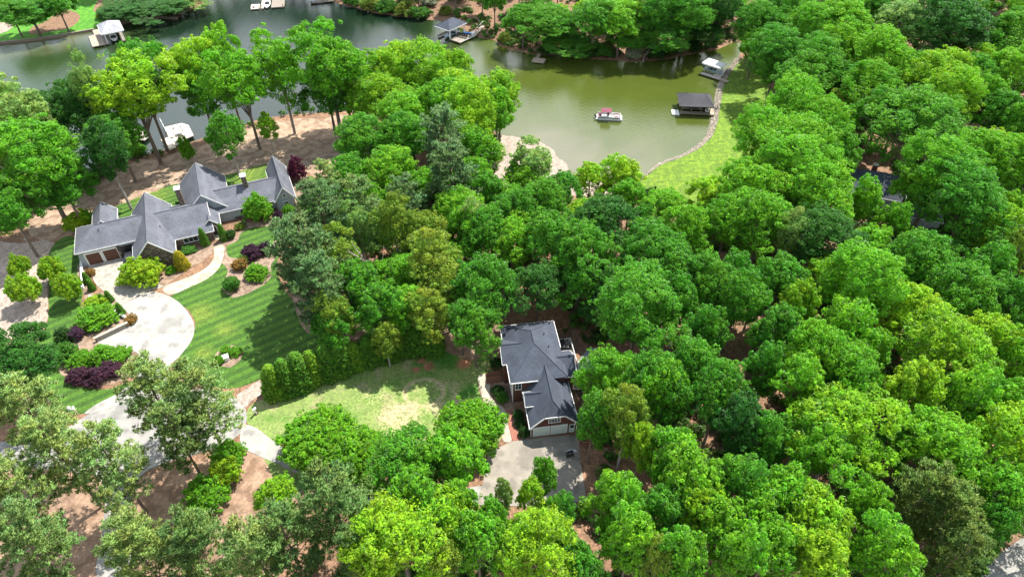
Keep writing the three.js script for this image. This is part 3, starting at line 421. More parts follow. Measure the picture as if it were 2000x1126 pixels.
{ // the brick house in the middle
  const gy = 3.45, H = thing('brick_house', 'brick house with dark slate-blue hipped roof and two garage doors', 'house', [4, gy, -70], 0.1449);
  const S = M.shingleB, e = 5.2, r = 7.9;
  const A = [-4.65, e, -9.4], B = [4.3, e, -9.4], C = [4.3, e, 2.8], D = [-4.7, e, 2.8], R1 = [-0.2, r, -5.2], R2 = [-0.2, r, -2.4];
  const main = part('main_roof', [slab([A, B, R1], 0.16), slab([B, C, R2, R1], 0.16), slab([A, R1, R2, D], 0.16), slab([D, C, R2], 0.16)], S, H);
  part('ridge_cap', [tube([R1, R2], 0.09, 0.09, 5), tube([A, R1], 0.07, 0.07, 5), tube([B, R1], 0.07, 0.07, 5), tube([C, R2], 0.07, 0.07, 5), tube([D, R2], 0.07, 0.07, 5)], S, main);
  part('roof_trim', [box(9.0, 0.22, 0.08, -0.17, e - 0.25, -9.45), box(0.08, 0.22, 6.0, 4.36, e - 0.25, -6.4), box(4.3, 0.22, 0.08, -2.55, e - 0.25, 2.86), box(0.08, 0.22, 12.1, -4.74, e - 0.25, -3.3)], M.white, main);
  part('wall', boxUV(box(8.1, e + 2.5, 11.4, -0.2, -2.6, -3.3)), M.brick, H);
  wing(H, { u0: -5.4, u1: -1.5, v0: -6.4, v1: -1.1, e, r: 6.8, axis: 'u', wall: M.brick, roof: S });
  const gw = { e: 2.6, r: 6.3 };
  { // garage wing with clipped front gable
    const rf = [slab([[-2.75, 2.6, -1], [1.05 - 0.1, 6.3, -1], [0.95, 6.3, 7.9], [-0.6, 4.7, 9.6], [-2.75, 2.6, 9.6]].map(([x, y, z]) => [x, 6.3 - Math.max(0, 0.95 - x), z]), 0.16), slab([[4.65, 2.6, -1], [0.95, 6.3, -1], [0.95, 6.3, 7.9], [2.5, 4.75, 9.6], [4.65, 2.6, 9.6]].map(([x, y, z]) => [x, 6.3 - Math.max(0, x - 0.95), z]), 0.16), slab([[0.95, 6.3, 7.9], [-0.6, 4.75, 9.6], [2.5, 4.75, 9.6]], 0.16)];
    const g = part('garage_roof', rf, S, H);
    part('ridge_cap', [tube([[0.95, 6.32, -0.5], [0.95, 6.32, 7.9]], 0.09, 0.09, 5), tube([[0.95, 6.32, 7.9], [-0.6, 4.77, 9.6]], 0.07, 0.07, 5), tube([[0.95, 6.32, 7.9], [2.5, 4.77, 9.6]], 0.07, 0.07, 5)], S, g);
    const rake = (x0, y0, x1, y1) => { const L = Math.hypot(x1 - x0, y1 - y0); return new THREE.BoxGeometry(L, 0.2, 0.08).rotateZ(Math.atan2(y1 - y0, x1 - x0)).translate((x0 + x1) / 2, (y0 + y1) / 2 - 0.13, 9.64); };
    part('roof_trim', [rake(-2.75, 2.6, -0.6, 4.75), rake(-0.6, 4.75, 2.5, 4.75), rake(2.5, 4.75, 4.65, 2.6), box(0.08, 0.2, 7.2, -2.8, 2.36, 6.0), box(0.08, 0.2, 8.5, 4.7, 2.36, 5.3)], M.white, g);
    part('eave_return', box(0.9, 0.14, 0.5, -2.45, 2.3, 9.4), M.white, g); part('eave_return', box(0.7, 0.14, 0.5, 4.4, 2.3, 9.4), M.white, g);
    const s = new THREE.Shape(); s.moveTo(-2.45, -0.4); s.lineTo(4.35, -0.4); s.lineTo(4.35, 2.7); s.lineTo(2.42, 4.6); s.lineTo(-0.52, 4.6); s.lineTo(-2.45, 2.7); s.closePath();
    part('garage_wall', boxUV(new THREE.ExtrudeGeometry(s, { depth: 8.8, bevelEnabled: false }).translate(0, 0, 0.5)), M.brick, H);
    for (const x of [-0.95, 1.75]) {
      const d = part('garage_door', box(2.35, 2.05, 0.08, 0, 0, 0, 0.02), M.greenDoor, H); place(d, x, 0.03, 9.31);
      for (let k = 0; k < 4; k++) part('door_panel', box(2.15, 0.42, 0.03, 0, 0.05 + k * 0.5, 0.05), M.greenDoor, d);
      part('door_frame', [box(0.1, 2.25, 0.12, -1.23, 0, 0), box(0.1, 2.25, 0.12, 1.23, 0, 0), box(2.36, 0.14, 0.12, 0, 2.08, 0)], M.white, d);
    }
    const sd = part('side_door', box(0.85, 2.0, 0.07, 3.72, 0.03, 9.31), M.greenDoor, H); part('door_glass', box(0.55, 0.7, 0.03, 3.72, 1.15, 9.36), M.glass, sd);
    place(frame(H, 1.7, 0.75, 4, 2), 0.98, 3.1, 9.32);
    part('wall_lamp', box(0.16, 0.3, 0.16, 3.15, 1.7, 9.35), M.black, H);
  }
  { const d = wing(H, { u0: -2.95, u1: 0.4, v0: 3.6, v1: 6.4, e: 3.7, r: 5.0, axis: 'u', wall: M.brick, roof: S, low: 2.2 }); d.name = 'dormer_roof'; const w = frame(H, 0.8, 0.9, 2, 2); place(w, -2.62, 3.0, 5.0, -Math.PI / 2); }
  wing(H, { u0: 2.0, u1: 5.9, v0: -3.5, v1: 1.9, e: 4.1, r: 5.9, axis: 'u', wall: M.brick, roof: S, low: -2.6 });
  place(frame(H, 1.1, 1.5, 2, 2), -4.28, 0.9, 1.0, -Math.PI / 2); place(frame(H, 1.0, 1.5, 2, 2), -5.08, 3.2, -4.6, -Math.PI / 2); place(frame(H, 1.0, 1.4, 2, 2), -5.08, 3.3, -2.9, -Math.PI / 2); place(frame(H, 1.0, 1.4, 2, 2), -4.28, 0.9, -0.4, -Math.PI / 2);
  place(frame(H, 0.9, 1.4, 2, 2), -3.4, 3.1, 2.43); 
  const fd = part('front_door', box(0.08, 2.1, 1.1, -5.06, 0.35, -3.7), M.woodBrown, H); part('door_handle', box(0.06, 0.12, 0.05, -5.12, 1.3, -3.3), M.metal, fd);
  part('corner_board', [box(0.14, 5.0, 0.14, -4.3, -0.1, 2.38)], M.white, H);
  for (const x of [-2.55, 4.45]) part('downspout', cyl(0.05, 0.05, 2.8, x, -0.2, 9.4, 6), M.white, H);
  for (const [x, y, z] of [[2.4, 6.4, -8.0], [1.9, 6.7, -5.2], [2.2, 6.5, -2.6], [3.4, 5.8, -8.3], [2.2, 5.2, 1.4]]) part('vent_pipe', cyl(0.08, 0.08, 0.45, x, y, z, 8), M.dark, H);
  // deck on posts behind
  const dk = part('deck', boxUV(box(3.4, 0.2, 10.4, 5.7, -0.05, -3.7)), M.dockGrey, H);
  for (const [x, z] of [[7.25, -8.8], [7.25, -5.4], [7.25, -2], [7.25, 1.3], [4.4, -8.8]]) part('deck_post', box(0.16, 3.6, 0.16, x, -2.6, z), M.white, dk);
  part('railing', [box(0.1, 0.1, 10.4, 7.34, 1.0, -3.7), box(3.2, 0.1, 0.1, 5.7, 1.0, -8.86), ...Array.from({ length: 34 }, (_, i) => box(0.04, 0.85, 0.04, 7.34, 0.15, -8.8 + i * 0.31)), ...Array.from({ length: 10 }, (_, i) => box(0.04, 0.85, 0.04, 4.2 + i * 0.31, 0.15, -8.86))], M.white, dk);
  // entry steps and landing on the lawn side
  const ld = part('entry_deck', boxUV(box(2.3, 0.32, 2.2, -6.45, 0, -2.9)), M.woodBrown, H);
  for (let k = 0; k < 2; k++) part('step', boxUV(box(0.32, 0.16 - k * 0.06, 2.2, -7.77 - k * 0.33, 0, -2.9)), M.woodBrown, ld);
  part('railing', [box(2.2, 0.07, 0.07, -6.45, 1.15, -3.95), ...[0, 1, 2, 3, 4].map((i) => box(0.06, 0.85, 0.06, -7.5 + i * 0.52, 0.3, -3.95))], M.woodBrown, ld);
}
// things on and round the deck, pad and drives
const onB = (u, y, v) => { const t = 0.1449, c = Math.cos(t), s = Math.sin(t); return [4 + u * c + v * s, 3.45 + y, -70 - u * s + v * c]; };
const onA = (u, y, v) => { const t = 0.4014, c = Math.cos(t), s = Math.sin(t); return [-64 + u * c + v * s, 3.42 + y, -108 - u * s + v * c]; };
function chair(name, label, pos, turn, mat, group, s = 1) {
  const t = thing(name, label, 'chair', pos, turn, group); t.scale.setScalar(s);
  part('seat', box(0.6, 0.08, 0.6, 0, 0.4, 0, 0.02), mat, t);
  part('backrest', new THREE.BoxGeometry(0.6, 0.75, 0.07).rotateX(-0.22).translate(0, 0.8, -0.34), mat, t);
  for (const [x, z] of [[-0.26, -0.26], [0.26, -0.26], [-0.26, 0.26], [0.26, 0.26]]) part('leg', box(0.06, 0.4, 0.06, x, 0, z), mat, t);
  part('armrest', box(0.09, 0.05, 0.6, -0.32, 0.62, 0), mat, t); part('armrest', box(0.09, 0.05, 0.6, 0.32, 0.62, 0), mat, t);
  return t;
}
{
  const tb = thing('patio_table', 'dark patio table on the brick house deck', 'table', onB(5.9, 0.15, -7.4), 0.14);
  part('table_top', cyl(0.6, 0.6, 0.06, 0, 0.7, 0, 20), M.dark, tb); for (let k = 0; k < 4; k++) part('leg', box(0.05, 0.7, 0.05, 0.35 * Math.cos(k * 1.57 + 0.8), 0, 0.35 * Math.sin(k * 1.57 + 0.8)), M.dark, tb);
  chair('patio_chair', 'dark patio chair behind the deck table', onB(5.9, 0.15, -8.2), 0.14, M.dark, 'patio chairs on the deck');
  chair('patio_chair', 'dark patio chair right of the deck table', onB(6.7, 0.15, -7.3), -1.4, M.dark, 'patio chairs on the deck');
  chair('patio_chair', 'dark patio chair in front of the deck table', onB(5.9, 0.15, -6.4), 3.2, M.dark, 'patio chairs on the deck');
  const gr = thing('barbecue_grill', 'white and black barbecue grill by the deck railing', 'grill', onB(6.85, 0.15, -1.6), 1.7);
  part('cabinet', box(1.2, 0.8, 0.55, 0, 0, 0, 0.03), M.black, gr); part('lid', new THREE.CylinderGeometry(0.3, 0.3, 0.9, 14, 1, false, 0, Math.PI).rotateZ(Math.PI / 2).rotateX(-Math.PI / 2).translate(0, 0.82, 0), M.white, gr); part('shelf', box(0.4, 0.05, 0.5, 0.75, 0.8, 0), M.white, gr);
  const g2 = thing('barbecue_grill', 'covered grey barbecue grill at the edge of the parking pad', 'grill', [[8.46, -57.1][0], 3.57, [8.46, -57.1][1]], 0.3);
  part('cart', box(1.1, 0.8, 0.6, 0, 0.1, 0, 0.05), M.dark, g2); part('lid', new THREE.CylinderGeometry(0.34, 0.34, 1, 14, 1, false, 0, Math.PI).rotateZ(Math.PI / 2).rotateX(-Math.PI / 2).translate(0, 0.92, 0), M.grey, g2); part('shelf', box(0.5, 0.05, 0.5, 0.8, 0.85, 0), M.grey, g2); part('wheel', new THREE.CylinderGeometry(0.12, 0.12, 0.06, 12).rotateZ(Math.PI / 2).translate(-0.5, 0.12, 0.3), M.black, g2); part('wheel', new THREE.CylinderGeometry(0.12, 0.12, 0.06, 12).rotateZ(Math.PI / 2).translate(0.5, 0.12, 0.3), M.black, g2);
  const st = thing('wooden_stairs', 'brown wooden stairs going down beside the parking pad', 'stairs', onB(5.7, 0.15, 10.0), 0.14);
  for (let k = 0; k < 9; k++) part('tread', boxUV(box(1.4, 0.08, 0.34, 0, -0.16 * k, k * 0.42)), M.woodBrown, st);
  for (const x of [-0.74, 0.74]) part('stringer', new THREE.BoxGeometry(0.08, 0.26, 4.0).rotateX(0.364).translate(x, -0.66, 1.7), M.woodBrown, st);
  const rw = thing('garden_wall', 'low pale stone wall in the shade behind the deck', 'wall', [...[13.33, -78.92]].toSpliced(1, 0, 1.6), 0.2);
  part('wall', boxUV(box(4, 0.5, 0.5)), M.stone, rw); part('coping', boxUV(box(4.1, 0.1, 0.6, 0, 0.5, 0)), M.walk, rw);
  const pt = [12.61, -76.31]; structure('lower_patio', boxUV(box(5.5, 0.12, 5, pt[0], groundY(...pt) + 0.05, pt[1])), M.grey);
}
// car bodies: a lofted shell of cross-sections along x
function car(name, label, pos, turn, paint, L = 4.7, W = 1.85, Ht = 1.6) {
  const t = thing(name, label, 'car', pos, turn);
  const prof = (pts, w, bev) => { const s = new THREE.Shape(); pts.forEach(([x, y], i) => (i ? s.lineTo(x * L, y * Ht) : s.moveTo(x * L, y * Ht))); s.closePath(); return new THREE.ExtrudeGeometry(s, { depth: w - 2 * bev, bevelEnabled: true, bevelThickness: bev, bevelSize: bev, bevelSegments: 3 }).translate(0, 0, -(w / 2) + bev); };
  part('body', prof([[-0.48, 0.2], [0.48, 0.2], [0.49, 0.42], [0.46, 0.54], [0.24, 0.6], [-0.46, 0.62], [-0.49, 0.5]], W, 0.08), paint, t);
  part('cabin', prof([[-0.44, 0.62], [0.24, 0.6], [0.1, 0.88], [-0.06, 0.95], [-0.34, 0.94]], W * 0.86, 0.1), M.glass, t);
  part('roof_panel', prof([[0.06, 0.93], [-0.06, 0.985], [-0.34, 0.975], [-0.36, 0.93]], W * 0.8, 0.05), paint, t);
  for (const [x, z] of [[-0.31, -1], [-0.31, 1], [0.31, -1], [0.31, 1]]) { const w = part('wheel', new THREE.CylinderGeometry(0.34, 0.34, 0.22, 18).rotateX(Math.PI / 2).translate(x * L, 0.34, z * (W / 2 - 0.1)), M.black, t); part('rim', new THREE.CylinderGeometry(0.2, 0.2, 0.03, 12).rotateX(Math.PI / 2).translate(x * L, 0.34, z * (W / 2 + 0.02)), M.metal, w); }
  for (const z of [-1, 1]) { part('headlight', box(0.06, 0.14, 0.35, 0.485 * L, 0.68, z * 0.62), M.white, t); part('mirror', box(0.14, 0.12, 0.2, 0.14 * L, 0.98, z * (W / 2 + 0.08), 0.03), paint, t); part('tail_light', box(0.05, 0.16, 0.3, -0.49 * L, 0.75, z * 0.66), M.maroon, t); }
}
car('parked_car', 'black car parked half inside the open garage bay of the stone house', onA(-12.1, 0.06, 2.6), 0.4014 - Math.PI / 2, M.carBlack);
car('parked_car', 'white car among the trees near the right edge', [...[120.27, -151.85]].toSpliced(1, 0, 3.56), 0.5, M.carWhite);
S_('track', [[104.23, -142.68], [110.44, -147.9], [117.72, -152.36], [124.71, -155.42], [126.58, -153.37], [121.25, -149.37], [112.53, -144.55], [105.59, -140.39]], 0.03, M.gravel, 4, 0, 4, 0.6, 9);
{ // roofs half hidden among the trees at the right
  const p = [78.16, -121.31], h = thing('hidden_house', 'half-hidden house with a slate-grey hipped roof among the right-hand trees', 'house', [p[0], 3.4, p[1]], -0.35);
  wing(h, { u0: -6.5, u1: 6.5, v0: -5, v1: 5, e: 4.2, r: 7.2, axis: 'u', hip0: 4, hip1: 4, wall: M.stucco, roof: M.shingleB });
  wing(h, { u0: 4.5, u1: 12, v0: 1, v1: 8.5, e: 3.4, r: 6, axis: 'u', hip1: 3, wall: M.stucco, roof: M.shingleA });
  const c = part('chimney', boxUV(box(0.9, 2.6, 0.9, -2, 5.6, -1)), M.brick, h); part('chimney_cap', box(1.1, 0.12, 1.1, -2, 8.2, -1), M.walk, c);
  place(frame(h, 1.2, 1.3, 2, 2), -2, 1.2, 4.68);
  const q = [93.73, -159.7], k = thing('hidden_cottage', 'brown-roofed cottage glimpsed between the upper right trees', 'house', [q[0], 3.4, q[1]], 0.3);
  wing(k, { u0: -6, u1: 6, v0: -4.5, v1: 4.5, e: 4.5, r: 7.4, axis: 'u', wall: M.stucco, roof: M.shingleBrown });
  place(frame(k, 1.2, 1.3, 2, 2), 1, 1.3, 4.18);
}
{ // walls round the drive of the stone house
  const seg = (name, label, [x, z, t, l], h, th, mat, lift = 0) => { const y = groundY(x, z), o = thing(name, label, 'wall', [x, y - 0.2, z], t); part('wall', boxUV(box(l, h, th, l / 2, 0, 0)), mat, o); part('coping', boxUV(box(l + 0.1, 0.1, th + 0.12, l / 2, h, 0)), mat === M.stone ? M.walk : M.offWhite, o); return o; };
  const nStone = (w, [, , , l]) => { const r = rng(9); for (let row = 0; row < 3; row++) { let x = 0.1; while (x < l - 0.3) { const s = 0.35 + 0.45 * r(); if (x + s > l) break; part('stone', boxUV(box(s - 0.05, 0.27, 0.1, x + s / 2, 0.2 + row * 0.31, 0.2, 0.02)), M.rock, w); x += s; } } };
  const f1 = [-71.55, -79.9, 0.749, 5.57]; const w1 = seg('retaining_wall', 'low dry-stone retaining wall beside the white drive', f1, 1.1, 0.4, M.stone); nStone(w1, f1);
  seg('court_wall', 'white rendered wall along the left of the garage court', [-84.64, -102.86, -1.114, 10.88], 1.0, 0.3, M.white);
  seg('court_wall', 'short white wall stepping down behind the clipped cones', [-77.59, -90.89, -0.551, 10.1], 0.7, 0.3, M.white);
  seg('bed_wall', 'short white edging wall at the front of the green shrub bank', [-69.57, -86.11, -0.622, 3.5], 0.5, 0.25, M.white);
}
{ // roadside and garden furniture
  const mb = (label, [x, z], t) => { const o = thing('mailbox', label, 'mailbox', [x, groundY(x, z), z], t); part('post', box(0.14, 1.05, 0.14), M.white, o); const b = part('box', [box(0.34, 0.22, 0.6, 0, 1.05, 0.05, 0.03), new THREE.CylinderGeometry(0.17, 0.17, 0.6, 12, 1, false, 0, Math.PI).rotateX(-Math.PI / 2).rotateZ(Math.PI / 2).translate(0, 1.26, 0.05)], M.white, o); part('flag', box(0.03, 0.18, 0.08, 0.19, 1.25, 0.1), M.maroon, b); part('base', box(0.5, 0.25, 0.5), M.stone, o); };
  mb('white mailbox on the verge at the mouth of the white drive', [-67.91, -64.87], 0.6);
  mb('small white post box on the worn lawn by the road', [-39.84, -64.68], -0.4);
  const [ux, uz] = [-69.23, -65.46], ub = thing('utility_box', 'small white utility pedestal left of the verge mailbox', 'utility box', [ux, groundY(ux, uz), uz], 0.3); part('cabinet', box(0.4, 0.6, 0.35, 0, 0, 0, 0.03), M.white, ub); part('lid', box(0.46, 0.06, 0.41, 0, 0.6, 0), M.offWhite, ub);
  const [ix, iz] = [-47.9, -75.85], ib = thing('well_cover', 'white boxed pump cover between clipped shrubs on the lawn island', 'cover', [ix, groundY(ix, iz), iz], 0.5); part('box', box(0.9, 0.8, 0.9, 0, 0, 0, 0.04), M.white, ib); part('lid', box(1.0, 0.08, 1.0, 0, 0.8, 0, 0.02), M.white, ib);
  const [dx, dz] = [-97.78, -107.18], sd = thing('satellite_dish', 'white satellite dish at the foot of the left trees', 'dish', [dx, groundY(dx, dz), dz], -0.5); part('pole', cyl(0.05, 0.05, 1.3, 0, 0, 0, 8), M.grey, sd); part('dish', new THREE.SphereGeometry(0.9, 18, 8, 0, Math.PI * 2, 0, 0.62).rotateX(-0.9).translate(0, 0.75, 0.45), M.white, sd);
}
// ---------------------------------------------------------------- docks, boathouses, boats
const posts = (pts, h, mat, o, y0 = -1.2, r = 0.12) => pts.forEach(([x, z]) => part('post', cyl(r, r, h, x, y0, z, 8), mat, o));
function hipRoof(o, x0, x1, z0, z1, e, r, hip, mat, trim = M.white) {
  const zm = (z0 + z1) / 2, a = [x0, e, z0], b = [x1, e, z0], c = [x1, e, z1], d = [x0, e, z1], p = [x0 + hip, r, zm], q = [x1 - hip, r, zm];
  const rf = part('roof', [slab([a, b, q, p], 0.14), slab([d, c, q, p], 0.14), slab([a, d, p], 0.14), slab([b, c, q], 0.14)], mat, o);
  part('ridge_cap', [[a, p], [d, p], [b, q], [c, q]].map((k) => tube(k, 0.07, 0.07, 5)), mat, rf);
  part('roof_trim', [box(x1 - x0 + 0.1, 0.2, 0.08, (x0 + x1) / 2, e - 0.24, z0 - 0.04), box(x1 - x0 + 0.1, 0.2, 0.08, (x0 + x1) / 2, e - 0.24, z1 + 0.04), box(0.08, 0.2, z1 - z0 - 0.1, x0 - 0.04, e - 0.24, (z0 + z1) / 2), box(0.08, 0.2, z1 - z0 - 0.1, x1 + 0.04, e - 0.24, (z0 + z1) / 2)], trim, rf);
  return rf;
}
function hull(L, W, D, mat, o, y = 0) {                       // boat hull pointing +x, lofted from stations
  const n = 14, m = 10, pos = [], idx = [];
  for (let i = 0; i <= n; i++) { const u = i / n, w = (W / 2) * (u < 0.55 ? 0.9 + 0.1 * Math.sin(u * 2.8) : Math.sqrt(Math.max(0, 1 - ((u - 0.55) / 0.45) ** 2.2))), k = 0.18 * D * ss(0.6, 1, u); for (let j = 0; j <= m; j++) { const a = (j / m - 0.5) * 2, s = Math.sign(a) * Math.pow(Math.abs(a), 0.7); pos.push((u - 0.5) * L, y + D * (0.1 + 0.9 * Math.pow(Math.abs(a), 2.2)) * (1 - 0) + k * 2 * (1 - Math.abs(a)) , s * w); } }
  for (let i = 0; i < n; i++) for (let j = 0; j < m; j++) { const a = i * (m + 1) + j; idx.push(a, a + 1, a + m + 1, a + 1, a + m + 2, a + m + 1); }
  const g = new THREE.BufferGeometry(); g.setAttribute('position', new THREE.Float32BufferAttribute(pos, 3)); g.setAttribute('uv', new THREE.Float32BufferAttribute(pos.flatMap((v, i) => (i % 3 ? [] : [v, pos[i + 2]])), 2)); g.setIndex(idx); g.computeVertexNormals();
  const h = part('hull', g, mat, o); h.material = mat.clone(); h.material.side = THREE.DoubleSide; return h;
}
function runabout(label, pos, turn, L, W, hullMat, deckMat, extra = true) {
  const b = thing('motor_boat', label, 'boat', pos, turn); hull(L, W, 0.75, hullMat, b, 0);
  const s = new THREE.Shape(); s.moveTo(-L / 2 + 0.05, -W * 0.42); s.lineTo(L * 0.05, -W * 0.46); s.quadraticCurveTo(L * 0.4, -W * 0.36, L * 0.48, 0); s.quadraticCurveTo(L * 0.4, W * 0.36, L * 0.05, W * 0.46); s.lineTo(-L / 2 + 0.05, W * 0.42); s.closePath();
  part('deck', new THREE.ExtrudeGeometry(s, { depth: 0.06, bevelEnabled: false }).rotateX(-Math.PI / 2).translate(0, 0.66, 0), deckMat, b);
  part('windscreen', [new THREE.BoxGeometry(0.05, 0.45, W * 0.7).rotateZ(0.5).translate(L * 0.08, 0.92, 0)], M.glass, b);
  part('seat', box(0.7, 0.4, W * 0.6, -L * 0.12, 0.72, 0, 0.05), M.dark, b); part('seat', box(0.6, 0.35, W * 0.65, -L * 0.34, 0.72, 0, 0.05), M.offWhite, b);
  if (extra) part('outboard_motor', [box(0.4, 0.5, 0.4, -L / 2 - 0.2, 0.6, 0, 0.06), box(0.16, 0.7, 0.16, -L / 2 - 0.2, 0, 0)], M.black, b);
  return b;
}
{ // pale boathouse at the upper left
  const [x, z, t] = [-130.88, -207.19, 0.545, 8.93], o = thing('boathouse', 'boathouse with pale grey hipped roof and tan deck at upper left', 'boathouse', [x, 0, z], t);
  part('deck', boxUV(box(3.6, 0.25, 9.6, 1.8, 0.5, -4.8)), M.dock, o, 'sunlit tan plank deck'); part('deck', boxUV(box(1.2, 0.25, 9.4, 4.25, 0.48, -4.7)), M.dockGrey, o); part('deck', boxUV(box(1.2, 0.25, 9.4, 9.1, 0.48, -4.7)), M.dockGrey, o); part('walkway', boxUV(box(2.6, 0.22, 4.6, 3.0, 0.5, -11.9)), M.dock, o);
  posts([[0.2, -0.2], [3.4, -0.2], [4.4, -0.3], [9.5, -0.3], [0.2, -9.3], [9.5, -9.2], [4.4, -9.2]], 2, M.timber, o);
  for (const [px, pz] of [[4.5, -0.6], [9.4, -0.6], [4.5, -8.6], [9.4, -8.6], [9.4, -4.6]]) part('column', box(0.2, 3.0, 0.2, px, 0.7, pz), M.white, o);
  hipRoof(o, 3.6, 10.2, -9.8, -0.6, 3.6, 5.8, 3.2, M.shinglePale);
  const b = runabout('dark boat with white trim moored inside the pale boathouse', [x + Math.cos(t) * 6.7 + Math.sin(t) * -4, 0.1, z - Math.sin(t) * 6.7 + Math.cos(t) * -4], t - Math.PI / 2, 6.2, 2.4, M.dark, M.offWhite);
}
{ // boathouse with a row of chairs
  const [x, z, t] = [-16.45, -210.26, 0.892, 6.85], o = thing('boathouse', 'boathouse with slate roof, white posts and grey deck of chairs', 'boathouse', [x, 0, z], t);
  const q = (u, y, v) => [x + Math.cos(t) * u + Math.sin(t) * v, y, z - Math.sin(t) * u + Math.cos(t) * v];
  part('deck', boxUV(box(7.4, 0.28, 4.6, 3.7, 0.5, -2.3)), M.dockGrey, o); part('deck', boxUV(box(7.4, 0.28, 1.0, 3.7, 0.49, -9.2)), M.dockGrey, o); part('deck_edge', box(7.4, 0.2, 0.06, 3.7, 0.56, 0.03), M.white, o);
  posts([[0.2, -0.2], [7.2, -0.2], [0.2, -4.4], [7.2, -4.4], [0.2, -9.5], [7.2, -9.5]], 2, M.timber, o);
  for (const [px, pz] of [[0.3, -4.4], [3.6, -4.4], [7, -4.4], [0.3, -9.4], [7, -9.4]]) part('column', box(0.26, 2.9, 0.26, px, 0.76, pz), M.white, o);
  hipRoof(o, -0.5, 7.9, -10.2, -3.8, 3.7, 5.6, 3.0, M.shingleB);
  runabout('blue-covered boat moored under the roof with white posts', q(3.4, 0.1, -6.8), t + Math.PI, 6.4, 2.3, M.hullBlue, M.hullBlue);
  for (let k = 0; k < 5; k++) chair('dock_chair', `black chair in the row on the grey boathouse deck, ${['first', 'second', 'third', 'fourth', 'fifth'][k]} from the roof`, q(3.1 + 0.15 * k, 0.79, -3.7 + k * 0.78), t - 1.3, M.black, 'black chairs on the boathouse deck', 1.1);
  const kk = thing('kayak', 'bright blue kayak lying on the grey boathouse deck', 'kayak', q(6.5, 0.85, -2.4), t + 1.9); hull(3.8, 0.85, 0.4, M.blue, kk); part('deck_shell', new THREE.SphereGeometry(1, 20, 8, 0, 6.284, 0, 1.57).scale(1.85, 0.2, 0.38).translate(0, 0.36, 0), M.blue, kk); part('cockpit', new THREE.TorusGeometry(0.3, 0.05, 6, 16).rotateX(Math.PI / 2).scale(1.4, 1, 0.8).translate(-0.2, 0.56, 0), M.black, kk);
  const c = thing('dock_box', 'white storage box at the landward corner of the grey deck', 'box', q(7.0, 0.78, -0.5), t); part('box', box(1.0, 0.9, 0.8, 0, 0, 0, 0.03), M.white, c); part('lid', box(1.06, 0.08, 0.86, 0, 0.9, 0, 0.02), M.white, c);
  const [gx, gz, gt, gl] = [-12.17, -216.12, 1.236, 9.7], gw = thing('gangway', 'narrow wooden gangway from the grey boathouse deck to the bank', 'gangway', [gx, 0.6, gz], gt); part('planks', boxUV(box(gl, 0.14, 1.2, gl / 2, 0, 0)), M.dock, gw); part('handrail', [box(gl, 0.06, 0.06, gl / 2, 1, -0.55), ...[0, 1, 2, 3, 4].map((i) => box(0.06, 1, 0.06, (gl * i) / 4, 0, -0.55))], M.white, gw);
}
{ // dark boathouse by the lawn
  const [x, z, t, l] = [44.92, -165.18, -0.070, 7.96], o = thing('boathouse', 'dark timber boathouse with charcoal hipped roof beside the rip-rap', 'boathouse', [x, 0, z], t);
  const D = 6.6; part('deck', boxUV(box(l, 0.25, 1.3, l / 2, 0.45, -0.65)), M.dockGrey, o); part('deck', boxUV(box(l, 0.25, 1.2, l / 2, 0.45, -D + 0.6)), M.dockGrey, o); part('deck', boxUV(box(1.6, 0.24, D + 0.5, l + 0.2, 0.46, -D / 2)), M.dock, o);
  posts([[0.3, -0.2], [l / 2, -0.2], [l - 0.3, -0.2], [0.3, -D + 0.2], [l - 0.3, -D + 0.2]], 2, M.timber, o);
  for (const [px, pz] of [[0.3, -0.4], [l * 0.35, -0.4], [l * 0.68, -0.4], [l - 0.3, -0.4], [0.3, -D + 0.3], [l - 0.3, -D + 0.3]]) part('column', box(0.2, 2.2, 0.2, px, 0.7, pz), M.timber, o);
  part('back_screen', box(l - 0.8, 2.0, 0.08, l / 2, 0.7, -D + 0.34), M.timber, o);
  part('cross_rail', [box(l - 0.6, 0.1, 0.08, l / 2, 1.7, -0.4)], M.timber, o);
  hipRoof(o, -0.5, l + 0.5, -D - 0.4, 0.3, 2.9, 4.9, 2.2, M.shingleDark, M.dark);
  const rg = thing('life_ring', 'white life ring hung at the lawn end of the dark boathouse', 'life ring', [x + Math.cos(t) * (l - 1) + 0.0, 1.7, z - Math.sin(t) * (l - 1) - 0.24], t); part('ring', new THREE.TorusGeometry(0.42, 0.1, 8, 22), M.white, rg); part('rope', new THREE.TorusGeometry(0.54, 0.02, 5, 22), M.maroon, rg);
  runabout('dark boat kept inside the charcoal-roofed boathouse', [x + Math.cos(t) * l * 0.42 + Math.sin(t) * -3.2, 0.15, z - Math.sin(t) * l * 0.42 + Math.cos(t) * -3.2], t + Math.PI, 6, 2.3, M.black, M.grey);
  const p = thing('jet_ski_dock', 'small white floating platform at the water end of the dark boathouse', 'floating dock', [x - 1.1, 0, z - 1.1], t); part('float', box(2.0, 0.35, 2.6, 0, 0.12, 0, 0.08), M.white, p); part('cleat', box(0.2, 0.1, 0.08, 0.7, 0.47, 0.9), M.metal, p);
  part('ramp', box(1.0, 0.06, 0.9, 0, 0.47, 0.1, 0.02), M.offWhite, p);
}
